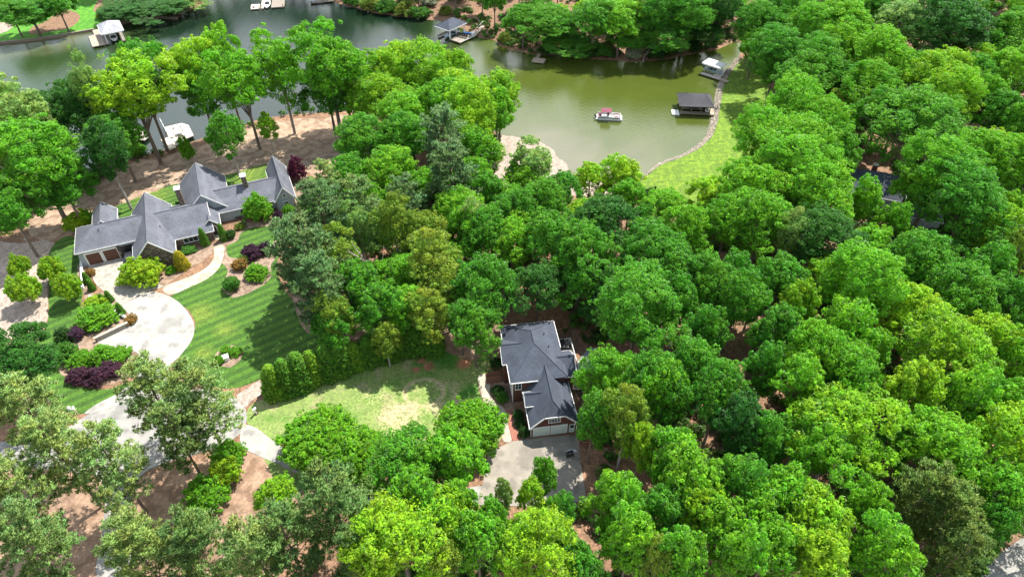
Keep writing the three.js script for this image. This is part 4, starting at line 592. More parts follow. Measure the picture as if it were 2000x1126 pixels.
{ // boat lift under a white canopy
  const [x, z, t, l] = [55.12, -189.24, -0.703, 6.11], o = thing('boat_lift', 'boat lift with flat white canopy at the end of the lawn', 'boat lift', [x, 0, z], t);
  part('dock', boxUV(box(l, 0.24, 1.1, l / 2, 0.4, -0.5)), M.dockWhite, o); part('dock', boxUV(box(2.2, 0.24, 2.6, l - 1.4, 0.4, -2.3)), M.dockWhite, o);
  for (const [px, pz] of [[0.6, -1.4], [l - 1.6, -1.4], [0.6, -4.4], [l - 1.6, -4.4]]) part('column', cyl(0.09, 0.09, 4.2, px, -1, pz, 8), M.metal, o);
  part('canopy', [box(l - 0.2, 0.14, 4.0, l / 2 - 0.6, 3.2, -3.0, 0.05), box(l - 0.2, 0.3, 0.06, l / 2 - 0.6, 2.95, -0.98), box(l - 0.2, 0.3, 0.06, l / 2 - 0.6, 2.95, -5.02)], M.white, o);
  part('cradle', [box(l - 2.4, 0.15, 0.15, l / 2 - 0.6, 0.4, -2.2), box(l - 2.4, 0.15, 0.15, l / 2 - 0.6, 0.4, -3.8)], M.metal, o);
  runabout('pale blue covered boat on the lift below the white canopy', [x + Math.cos(t) * (l / 2 - 0.5) + Math.sin(t) * -3, 0.6, z - Math.sin(t) * (l / 2 - 0.5) + Math.cos(t) * -3], t, 6, 2.2, M.hullBlue, M.hullBlue);
  const gp = thing('gangplank', 'short tan gangplank from the boat lift to the lawn', 'gangplank', [x + Math.cos(t) * l, 0.45, z - Math.sin(t) * l], t - 0.15); part('planks', boxUV(box(3, 0.12, 1.1, 1.2, 0.02, -0.5)), M.dock, gp); part('edge_rail', box(3, 0.1, 0.08, 1.2, 0.14, -1.02), M.dock, gp);
}
{ // pontoon boat under way
  const [x, z, t] = [22.11, -163.34, -0.115, 7.14], L = 7.2, b = thing('pontoon_boat', 'pontoon boat with maroon canopy floating in the middle of the cove', 'boat', [[25.8, -163.34][0], 0, [25.8, -163.34][1]], t);
  for (const zz of [-0.85, 0.85]) part('pontoon', [new THREE.CylinderGeometry(0.32, 0.32, L - 0.8, 14).rotateZ(Math.PI / 2).translate(-0.3, 0.22, zz), new THREE.ConeGeometry(0.32, 0.8, 14).rotateZ(-Math.PI / 2).translate(L / 2 - 0.3, 0.22, zz)], M.metal, b);
  part('deck', box(L - 0.6, 0.14, 2.5, 0, 0.52, 0, 0.04), M.offWhite, b);
  part('side_panel', [box(L - 1.6, 0.55, 0.06, -0.3, 0.68, 1.2), box(L - 1.6, 0.55, 0.06, -0.3, 0.68, -1.2), box(0.06, 0.55, 1.6, L / 2 - 0.85, 0.68, 0), new THREE.BoxGeometry(0.06, 0.55, 0.85).rotateY(0.8).translate(L / 2 - 0.98, 0.955, 0.98), new THREE.BoxGeometry(0.06, 0.55, 0.85).rotateY(-0.8).translate(L / 2 - 0.98, 0.955, -0.98)], M.white, b);
  part('stripe', [box(L - 1.8, 0.2, 0.02, -0.4, 0.8, 1.25), box(L - 1.8, 0.2, 0.02, -0.4, 0.8, -1.25)], M.dark, b);
  for (const [sx, sz, sw, sd] of [[2.0, 0.75, 1.5, 0.6], [2.0, -0.75, 1.5, 0.6], [-2.5, 0, 0.8, 2.0], [-1, 0.8, 1.2, 0.6]]) part('seat', [box(sw, 0.4, sd, sx, 0.66, sz, 0.06)], M.maroon, b);
  part('seat', box(1.2, 0.42, 0.5, 1.9, 0.66, -0.1, 0.06), M.offWhite, b); part('console', box(0.5, 0.8, 0.6, -0.3, 0.66, -0.7, 0.06), M.dark, b);
  part('canopy', [new THREE.CylinderGeometry(4.2, 4.2, 2.5, 14, 1, true, -0.34, 0.68).rotateX(Math.PI / 2).rotateZ(Math.PI / 2).rotateZ(-Math.PI / 2).translate(-0.9, -1.5, 0)].map((g) => new THREE.BoxGeometry(2.7, 0.07, 2.4, 8, 1, 6).translate(-0.9, 2.55, 0)).map((g) => { const p = g.attributes.position; for (let i = 0; i < p.count; i++) p.setY(i, p.getY(i) - 0.05 * (p.getX(i) + 0.9) ** 2 - 0.06 * p.getZ(i) ** 2); g.computeVertexNormals(); return g; }), M.maroon, b);
  part('canopy_frame', [[-2, 1.1], [-2, -1.1], [0.2, 1.1], [0.2, -1.1]].map(([px, pz]) => tube([[-0.9, 1.1, pz], [px, 2.38, pz]], 0.025, 0.025, 5)), M.metal, b);
  part('outboard_motor', [box(0.45, 0.55, 0.45, -L / 2 - 0.15, 0.65, 0, 0.08), box(0.18, 0.8, 0.2, -L / 2 - 0.1, -0.1, 0)], M.black, b);
}
{ // small bare dock, and the docks cut by the top edge of the picture
  const [x, z, t, l] = [5.86, -197.02, -0.281, 3.81], o = thing('small_dock', 'small bare wooden dock below the wooded far bank', 'dock', [x, 0, z], t);
  part('deck', boxUV(box(l, 0.22, 3, l / 2, 0.4, -1.5)), M.dock, o); part('walkway', boxUV(box(1.0, 0.2, 6, 1.0, 0.42, -6)), M.dockGrey, o); posts([[0.2, -0.2], [l - 0.2, -0.2], [0.2, -2.8], [l - 0.2, -2.8]], 1.9, M.timber, o);
  { const [x, z, t, l] = [-90.59, -238.58, 0.208, 11.35], o = thing('floating_dock', 'pale floating dock with a moored boat at the top edge', 'dock', [x, 0, z], t);
    part('deck', boxUV(box(3.0, 0.3, 4.2, 1.6, 0.3, -2.1)), M.dockWhite, o); part('deck', boxUV(box(4.4, 0.3, 9, l - 2.1, 0.3, -4.5)), M.dockGrey, o); part('finger', boxUV(box(0.9, 0.3, 9, 4.0, 0.28, -4.5)), M.dockWhite, o); posts([[0.2, -0.3], [3.0, -0.3], [l - 0.3, -0.3], [4.0, -0.3]], 2.6, M.timber, o);
    runabout('white boat moored in the slip at the top edge', [x + Math.cos(t) * 5.6 + Math.sin(t) * -3, 0.1, z - Math.sin(t) * 5.6 + Math.cos(t) * -3], t - Math.PI / 2, 6.4, 2.3, M.white, M.offWhite); 
    const j = thing('jet_ski', 'white personal watercraft on the left end of the floating dock', 'jet ski', [x + Math.cos(t) * 1.4 + Math.sin(t) * -2, 0.6, z - Math.sin(t) * 1.4 + Math.cos(t) * -2], t - 1.5); hull(2.9, 1.1, 0.55, M.white, j); part('seat', box(1.4, 0.35, 0.4, -0.4, 0.45, 0, 0.1), M.black, j); part('handlebar', box(0.08, 0.08, 0.8, 0.45, 0.95, 0), M.black, j); part('cowl', box(0.9, 0.4, 0.55, 0.55, 0.45, 0, 0.12), M.white, j); }
  { const [x, z, t, l] = [-70.95, -244.28, 0.241, 8.15], o = thing('floating_dock', 'blue-white slipway dock right of the moored boat at the top edge', 'dock', [x, 0, z], t);
    part('deck', boxUV(box(l, 0.25, 1.6, l / 2, 0.35, -0.9)), M.dockGrey, o); part('ramp', new THREE.BoxGeometry(l, 0.12, 1.2).rotateZ(0.12).translate(l / 2, 1.0, -2.4), M.hullBlue, o); part('ramp_rail', [new THREE.BoxGeometry(l, 0.1, 0.1).rotateZ(0.12).translate(l / 2, 1.7, -1.8), new THREE.BoxGeometry(l, 0.1, 0.1).rotateZ(0.12).translate(l / 2, 1.7, -3.0)], M.white, o); posts([[0.2, -0.3], [l - 0.3, -0.3], [l / 2, -0.3]], 2.4, M.timber, o); }
}
{ // white dock platforms below the stone house
  const up = (name, label, pts, y, mat) => { const o = thing(name, label, 'dock', [pts[0][0], 0, pts[0][1]]); const s = slab(pts.map(([x, z]) => [x - pts[0][0], y, z - pts[0][1]]), 0.3); part('deck', s, mat, o); const c = pts.reduce((a, p) => [a[0] + p[0] / pts.length, a[1] + p[1] / pts.length], [0, 0]); posts(pts.map(([x, z]) => [lerp(x, c[0], 0.08) - pts[0][0], lerp(z, c[1], 0.08) - pts[0][1]]), y + 1.1, M.timber, o); const e = pts.map((p, i) => { const q = pts[(i + 1) % pts.length], l = Math.hypot(q[0] - p[0], q[1] - p[1]); return new THREE.BoxGeometry(l, 0.16, 0.12).rotateY(Math.atan2(-(q[1] - p[1]), q[0] - p[0])).translate((p[0] + q[0]) / 2 - pts[0][0], y - 0.1, (p[1] + q[1]) / 2 - pts[0][1]); }); part('rim', e, M.white, o); return o; };
  up('white_dock', 'large white cut-cornered dock platform with chairs below the stone house', [[-89.61, -157.47], [-86.11, -159.57], [-84, -158.52], [-80.92, -153.38], [-82.69, -151.39], [-83.7, -148.46], [-85.15, -148.94]], 0.9, M.dockWhite);
  up('white_dock', 'white dock platform left of the stairs, partly behind trees', [[-99.93, -154.9], [-99.89, -156.7], [-96.71, -158], [-92.12, -153.38], [-92.41, -151.14], [-96.96, -150.89]], 0.9, M.dockWhite);
  const [sx, sz, st, sl] = [-87.42, -151.34, -0.897, 6.82], s = thing('dock_stairs', 'pale dock stairs between the two white platforms', 'stairs', [sx, 0, sz], st);
  for (let k = 0; k < 11; k++) part('tread', boxUV(box(sl / 13, 0.1, 1.7, (k * sl) / 11, 1.0 + 0.03 * k, 0)), M.dockWhite, s); for (const zz of [-0.9, 0.9]) part('stringer', box(sl, 0.25, 0.08, sl / 2 - 0.4, 0.75, zz), M.timber, s);
  const [rx, rz, rt, rl] = [-90.86, -158.76, -1.003, 7.62], r = thing('dock_screen', 'tall white angled screen panel beside the dock stairs', 'screen', [rx, 0.2, rz], rt); part('panel', box(rl, 1.7, 0.08, rl / 2, 0.7, 0), M.white, r); for (let k = 0; k < 4; k++) part('post', box(0.12, 2.5, 0.14, (rl * k) / 3, 0, 0), M.white, r);
  [[340, 259, 0.4, 'behind left'], [352, 254, -0.5, 'farthest back'], [355, 260, -1.8, 'right of the table'], [338, 268, 1.2, 'nearest the stairs'], [346, 282, 2.4, 'nearest the bank']].forEach(([a, b, tt, w], i) => { const p = [[-86.14, -154.62], [-85.04, -155.9], [-84.1, -154.36], [-85.58, -152.35], [-83.3, -148.9]][i]; chair('dock_chair', `white chair on the large white dock platform, ${w}`, [p[0], 0.92, p[1]], tt, M.offWhite, 'white chairs on the dock platform', 1.1); });
  const tp = [-84.74, -153.6], tb = thing('dock_table', 'round grey table in the middle of the white dock platform', 'table', [tp[0], 0.92, tp[1]]); part('table_top', cyl(0.8, 0.8, 0.07, 0, 0.65, 0, 22), M.grey, tb); part('pedestal', cyl(0.25, 0.1, 0.65, 0, 0, 0, 10), M.grey, tb);
  const fp = [-96.51, -152.85], ft = thing('dock_table', 'dark table group on the left white dock platform', 'table', [fp[0], 0.92, fp[1]], 0.4); part('table_top', cyl(0.7, 0.7, 0.06, 0, 0.7, 0, 18), M.dark, ft); for (let k = 0; k < 4; k++) part('leg', box(0.06, 0.7, 0.06, 0.4 * Math.cos(k * 1.57), 0, 0.4 * Math.sin(k * 1.57)), M.dark, ft);
}
{ // sea walls of the upper left bank
  const run = (pts, label) => { const o = thing('sea_wall', label, 'wall', [pts[0][0], 0, pts[0][1]]); for (let i = 0; i + 1 < pts.length; i++) { const p = pts[i], q = pts[i + 1], l = Math.hypot(q[0] - p[0], q[1] - p[1]); part('wall', boxUV(new THREE.BoxGeometry(l + 0.2, 1.6, 0.35).rotateY(Math.atan2(-(q[1] - p[1]), q[0] - p[0])).translate((p[0] + q[0]) / 2 - pts[0][0], -0.15, (p[1] + q[1]) / 2 - pts[0][1])), M.timber, o); part('cap', boxUV(new THREE.BoxGeometry(l + 0.25, 0.1, 0.6).rotateY(Math.atan2(-(q[1] - p[1]), q[0] - p[0])).translate((p[0] + q[0]) / 2 - pts[0][0], 0.72, (p[1] + q[1]) / 2 - pts[0][1])), M.dockGrey, o); } };
  run([[-169.66, -207.44], [-161.96, -210.89], [-153.45, -213.24], [-146.66, -216.03], [-136.85, -221.35]], 'timber sea wall along the upper left lawn');
  run([[-130.09, -226], [-127.07, -229.48], [-119.47, -232.14], [-113.09, -230.8]], 'timber sea wall right of the pale boathouse');
}

// ---------------------------------------------------------------- plants
const UPV = new THREE.Vector3(0, 1, 0);
function cloud() { return { pos: [], nor: [], col: [] }; }
function asGeometry(c) { const g = new THREE.BufferGeometry(); g.setAttribute('position', new THREE.Float32BufferAttribute(c.pos, 3)); g.setAttribute('normal', new THREE.Float32BufferAttribute(c.nor, 3)); g.setAttribute('color', new THREE.Float32BufferAttribute(c.col, 3)); return g; }
const rv = (r) => { let x, y, z, l; do { x = r() * 2 - 1; y = r() * 2 - 1; z = r() * 2 - 1; l = x * x + y * y + z * z; } while (l > 1 || l < 1e-4); l = 1 / Math.sqrt(l); return new THREE.Vector3(x * l, y * l, z * l); };
// one leaf spray: a small bent triangle facing roughly along n
function leaf(c, r, p, n, size, tint, soft) {
  const ln = n.clone().addScaledVector(rv(r), 0.6).normalize(), t = rv(r).cross(ln).normalize(), b = ln.clone().cross(t), s = size * (0.65 + 0.7 * r()), w = s * 0.42;
  const q = [p.clone().addScaledVector(t, s * 0.62), p.clone().addScaledVector(t, -s * 0.38).addScaledVector(b, w), p.clone().addScaledVector(t, -s * 0.38).addScaledVector(b, -w)];
  const sn = soft.clone().multiplyScalar(1.3).add(ln).normalize(), k = 0.72 + 0.56 * r(), y = 0.16 * (r() - 0.5);
  for (const v of q) { c.pos.push(v.x, v.y, v.z); c.nor.push(sn.x, sn.y, sn.z); c.col.push(tint[0] * k * (1 + y), tint[1] * k, tint[2] * k * (1 - y)); }
}
// a clump of leaves: an uneven ball, open on the side towards the stem
function clump(c, r, at, rad, out, count, size, tint, flat = 1) {
  for (let i = 0; i < count; i++) {
    const d = rv(r); if (d.dot(out) < -0.35) d.addScaledVector(out, 0.9).normalize();
    const k = rad * (0.7 + 0.38 * r()), p = new THREE.Vector3(at.x + d.x * k, at.y + d.y * k * flat, at.z + d.z * k);
    leaf(c, r, p, d, size, tint, d);
  }
}
const dirTint = (r, v = 0.2) => { const k = 1 - v / 2 + v * r(), h = 0.24 * (r() - 0.5); return [k * (1 + h), k, k * (1 - h * 0.5)]; };
// broadleaf crown: boughs over an uneven dome, each carrying florets of leaf sprays. Nominal height 20, radius 5
function broadleaf(seed, N, florets, per, size, opts = {}) {
  const { cy = 12.6, ry = 7.0, low = -0.55, rough = 0.34, H = 20, R = 5, gap = 0, bough = 1, floret = 1, flat = 0.85, under = 0.3 } = opts, r = rng(seed), c = cloud(), limbs = [], point = opts.point ?? r() * 0.4, lobes = Array.from({ length: 7 }, () => [rv(r), 0.2 + 1.1 * r()]);
  for (let i = 0; i < N; i++) {
    const y = lerp(low, 1, Math.pow((i + 0.5) / N, 0.85)), a = i * 2.39996 + r() * 0.9, q = Math.sqrt(Math.max(0, 1 - y * y)), d = new THREE.Vector3(Math.cos(a) * q, y, Math.sin(a) * q);
    let k = 0.55; for (const [l, s] of lobes) k += rough * s * Math.pow(Math.max(0, d.dot(l)), 3.5); k += 0.24 * (r() - 0.5);
    if (r() < gap) continue;
    const sh = y < 0 ? 1 - 0.3 * y * y : 1 - point * Math.pow(y, 1.3), at = new THREE.Vector3(d.x * R * k * sh, cy + d.y * ry * k, d.z * R * k * sh), out = d.clone().add(new THREE.Vector3(0, 0.45, 0)).normalize();
    const LR = R * 0.34 * bough * (0.55 + 0.85 * r()), lt = dirTint(r, 0.16);
    clump(c, r, at, LR * 0.86, out, Math.round(per * florets * under), size * 1.35, lt, flat);
    for (let f = 0; f < florets; f++) {
      const e = rv(r); if (e.dot(out) < -0.15) e.addScaledVector(out, 1.1).normalize();
      const m = LR * (f < 2 ? 1.15 + 0.35 * r() : 0.7 + 0.4 * r()), p = new THREE.Vector3(at.x + e.x * m, at.y + e.y * m * flat, at.z + e.z * m), ft = dirTint(r, 0.2);
      clump(c, r, p, R * 0.115 * floret * (0.65 + 0.7 * r()), e, Math.round(per * (0.55 + 0.9 * r())), size, [lt[0] * ft[0], lt[1] * ft[1], lt[2] * ft[2]], 0.8);
    }
    limbs.push(at);
  }
  for (let i = 0; i < per * florets * N * 0.1; i++) { const d = rv(r); if (d.y < low) d.y = -d.y; const p = new THREE.Vector3(d.x * R * 0.62, cy + d.y * ry * 0.62, d.z * R * 0.62); leaf(c, r, p, d, size * 1.7, dirTint(r), d); }
  const t0 = H * 0.017, top = [0.3 * (r() - 0.5), cy + ry * 0.45, 0.3 * (r() - 0.5)];
  const wood = [tube([[0, -0.6, 0], [0.15 * (r() - 0.5), H * 0.25, 0.15 * (r() - 0.5)], top], t0, t0 * 0.3, 7, 2)];
  limbs.forEach((at, i) => { if (i % 2) return; const h = lerp(H * 0.28, cy + ry * 0.2, r()), e = [at.x, at.y, at.z]; wood.push(tube([[0, h, 0], [e[0] * 0.45, lerp(h, e[1], 0.6), e[2] * 0.45], e], t0 * 0.4, 0.04, 4, 2)); });
  return { crown: asGeometry(c), trunk: mergeGeometries(wood) };
}
// pine: a straight stem, limbs in loose whorls, soft pads of needle tufts along their outer part
function pine(seed, limbsN, pads, opts = {}) {
  const { H = 20, R = 5, y0 = 0.36 } = opts, r = rng(seed), c = cloud(), wood = [tube([[0, -0.6, 0], [0.25 * (r() - 0.5), H * 0.45, 0.25 * (r() - 0.5)], [0.3 * (r() - 0.5), H * 0.97, 0.3 * (r() - 0.5)]], 0.3, 0.06, 7, 2)];
  const tuft = (p, dir, len, tint, n) => {
    for (let b = 0; b < n; b++) {
      const d = rv(r); d.y = Math.abs(d.y) * 0.85 + 0.05; d.addScaledVector(dir, 0.45).normalize();
      const s = rv(r).cross(d).normalize().multiplyScalar(0.042 + 0.025 * r()), m = p.clone().addScaledVector(rv(r), 0.12), e = m.clone().addScaledVector(d, len * (0.7 + 0.6 * r())), a = m.clone().add(s), q = m.clone().sub(s);
      const sn = d.clone().multiplyScalar(0.55).addScaledVector(UPV, 0.6).addScaledVector(rv(r), 0.25).normalize(), k = 0.75 + 0.5 * r();
      for (const v of [a, q, e]) { c.pos.push(v.x, v.y, v.z); c.nor.push(sn.x, sn.y, sn.z); c.col.push(tint[0] * k, tint[1] * k, tint[2] * k); }
    }
  };
  for (let i = 0; i < limbsN; i++) {
    const f = (i + 0.5 * r()) / limbsN, y = H * lerp(y0, 0.96, f), a = i * 2.39996 + r(), prof = Math.sin(Math.PI * clamp(0.34 + 0.58 * f)) ** 0.7, L = R * prof * (0.68 + 0.45 * r()), rise = lerp(-0.05, 0.45, f) * L;
    const e = new THREE.Vector3(Math.cos(a) * L, y + rise, Math.sin(a) * L), s = new THREE.Vector3(0, y, 0), dir = e.clone().sub(s).normalize(), side = new THREE.Vector3(-dir.z, 0, dir.x).normalize(), lt = dirTint(r, 0.25);
    wood.push(tube([[0, y, 0], [e.x * 0.5, y + rise * 0.35, e.z * 0.5], [e.x, e.y, e.z]], 0.09 * (1.2 - f), 0.025, 4, 1));
    for (let k = 0; k < pads; k++) {
      const u = Math.pow(0.12 + 0.88 * r(), 0.7), p = s.clone().lerp(e, u).addScaledVector(side, (r() - 0.5) * L * 0.75 * (1.2 - 0.6 * u)); p.y += (r() - 0.35) * 0.5;
      const ft = dirTint(r, 0.25), tt = [lt[0] * ft[0], lt[1] * ft[1], lt[2] * ft[2]];
      for (let j = 0; j < 6; j++) tuft(new THREE.Vector3(p.x + (r() - 0.5) * 0.9, p.y + (r() - 0.3) * 0.35, p.z + (r() - 0.5) * 0.9), dir, 0.38, tt, 11);
    }
  }
  return { crown: asGeometry(c), trunk: mergeGeometries(wood) };
}
const leafMat = (r, g, b, t = 0.48) => new THREE.MeshPhysicalMaterial({ color: rgb(r, g, b), vertexColors: true, roughness: 0.95, side: THREE.DoubleSide, transmission: t, thickness: 0, ior: 1.35, specularIntensity: 0.4 });
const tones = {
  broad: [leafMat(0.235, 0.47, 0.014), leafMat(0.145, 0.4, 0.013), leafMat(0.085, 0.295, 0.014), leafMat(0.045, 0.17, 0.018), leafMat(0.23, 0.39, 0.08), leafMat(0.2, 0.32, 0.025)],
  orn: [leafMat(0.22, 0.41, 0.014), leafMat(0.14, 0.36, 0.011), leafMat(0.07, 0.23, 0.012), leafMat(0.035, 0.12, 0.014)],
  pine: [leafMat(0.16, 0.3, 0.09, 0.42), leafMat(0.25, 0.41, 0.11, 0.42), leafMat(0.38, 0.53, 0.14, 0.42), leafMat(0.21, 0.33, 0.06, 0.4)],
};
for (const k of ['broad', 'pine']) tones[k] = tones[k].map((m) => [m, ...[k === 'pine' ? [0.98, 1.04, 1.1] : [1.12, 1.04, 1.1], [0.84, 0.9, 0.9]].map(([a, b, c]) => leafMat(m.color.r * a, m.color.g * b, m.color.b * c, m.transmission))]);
const proto = {
  small: [11, 12, 13].map((s) => broadleaf(s, 18, 12, 42, 0.39, { floret: 1.2 })),
  mid: [21, 22, 23, 24].map((s) => broadleaf(s, 28, 14, 42, 0.285, { rough: 0.34 })),
  large: [31, 32, 33, 34].map((s) => broadleaf(s, 42, 15, 42, 0.225, { bough: 0.88, floret: 0.9, rough: 0.36 })),
  tall: [35, 36, 37].map((s) => broadleaf(s, 28, 14, 42, 0.28, { cy: 14.6, ry: 5.5, low: -0.85, rough: 0.34 })),
  open: [41, 42, 43].map((s) => broadleaf(s, 25, 12, 38, 0.3, { bough: 0.85, rough: 0.34, gap: 0.1, cy: 13.2, ry: 6.6, low: -0.8 })),
  pine: [51, 52, 53, 54].map((s) => pine(s, 38, 12)),
  dome: [61, 62].map((s) => broadleaf(s, 60, 11, 28, 0.3, { H: 7, R: 5, cy: 3.6, ry: 3.4, low: -0.3, rough: 0.06, point: 0, bough: 0.7, floret: 0.8 })),
  young: [64, 65].map((s) => broadleaf(s, 30, 10, 30, 0.42, { H: 7, R: 5, cy: 4.2, ry: 2.9, low: -0.5, rough: 0.2, bough: 0.8, floret: 1 })),
};
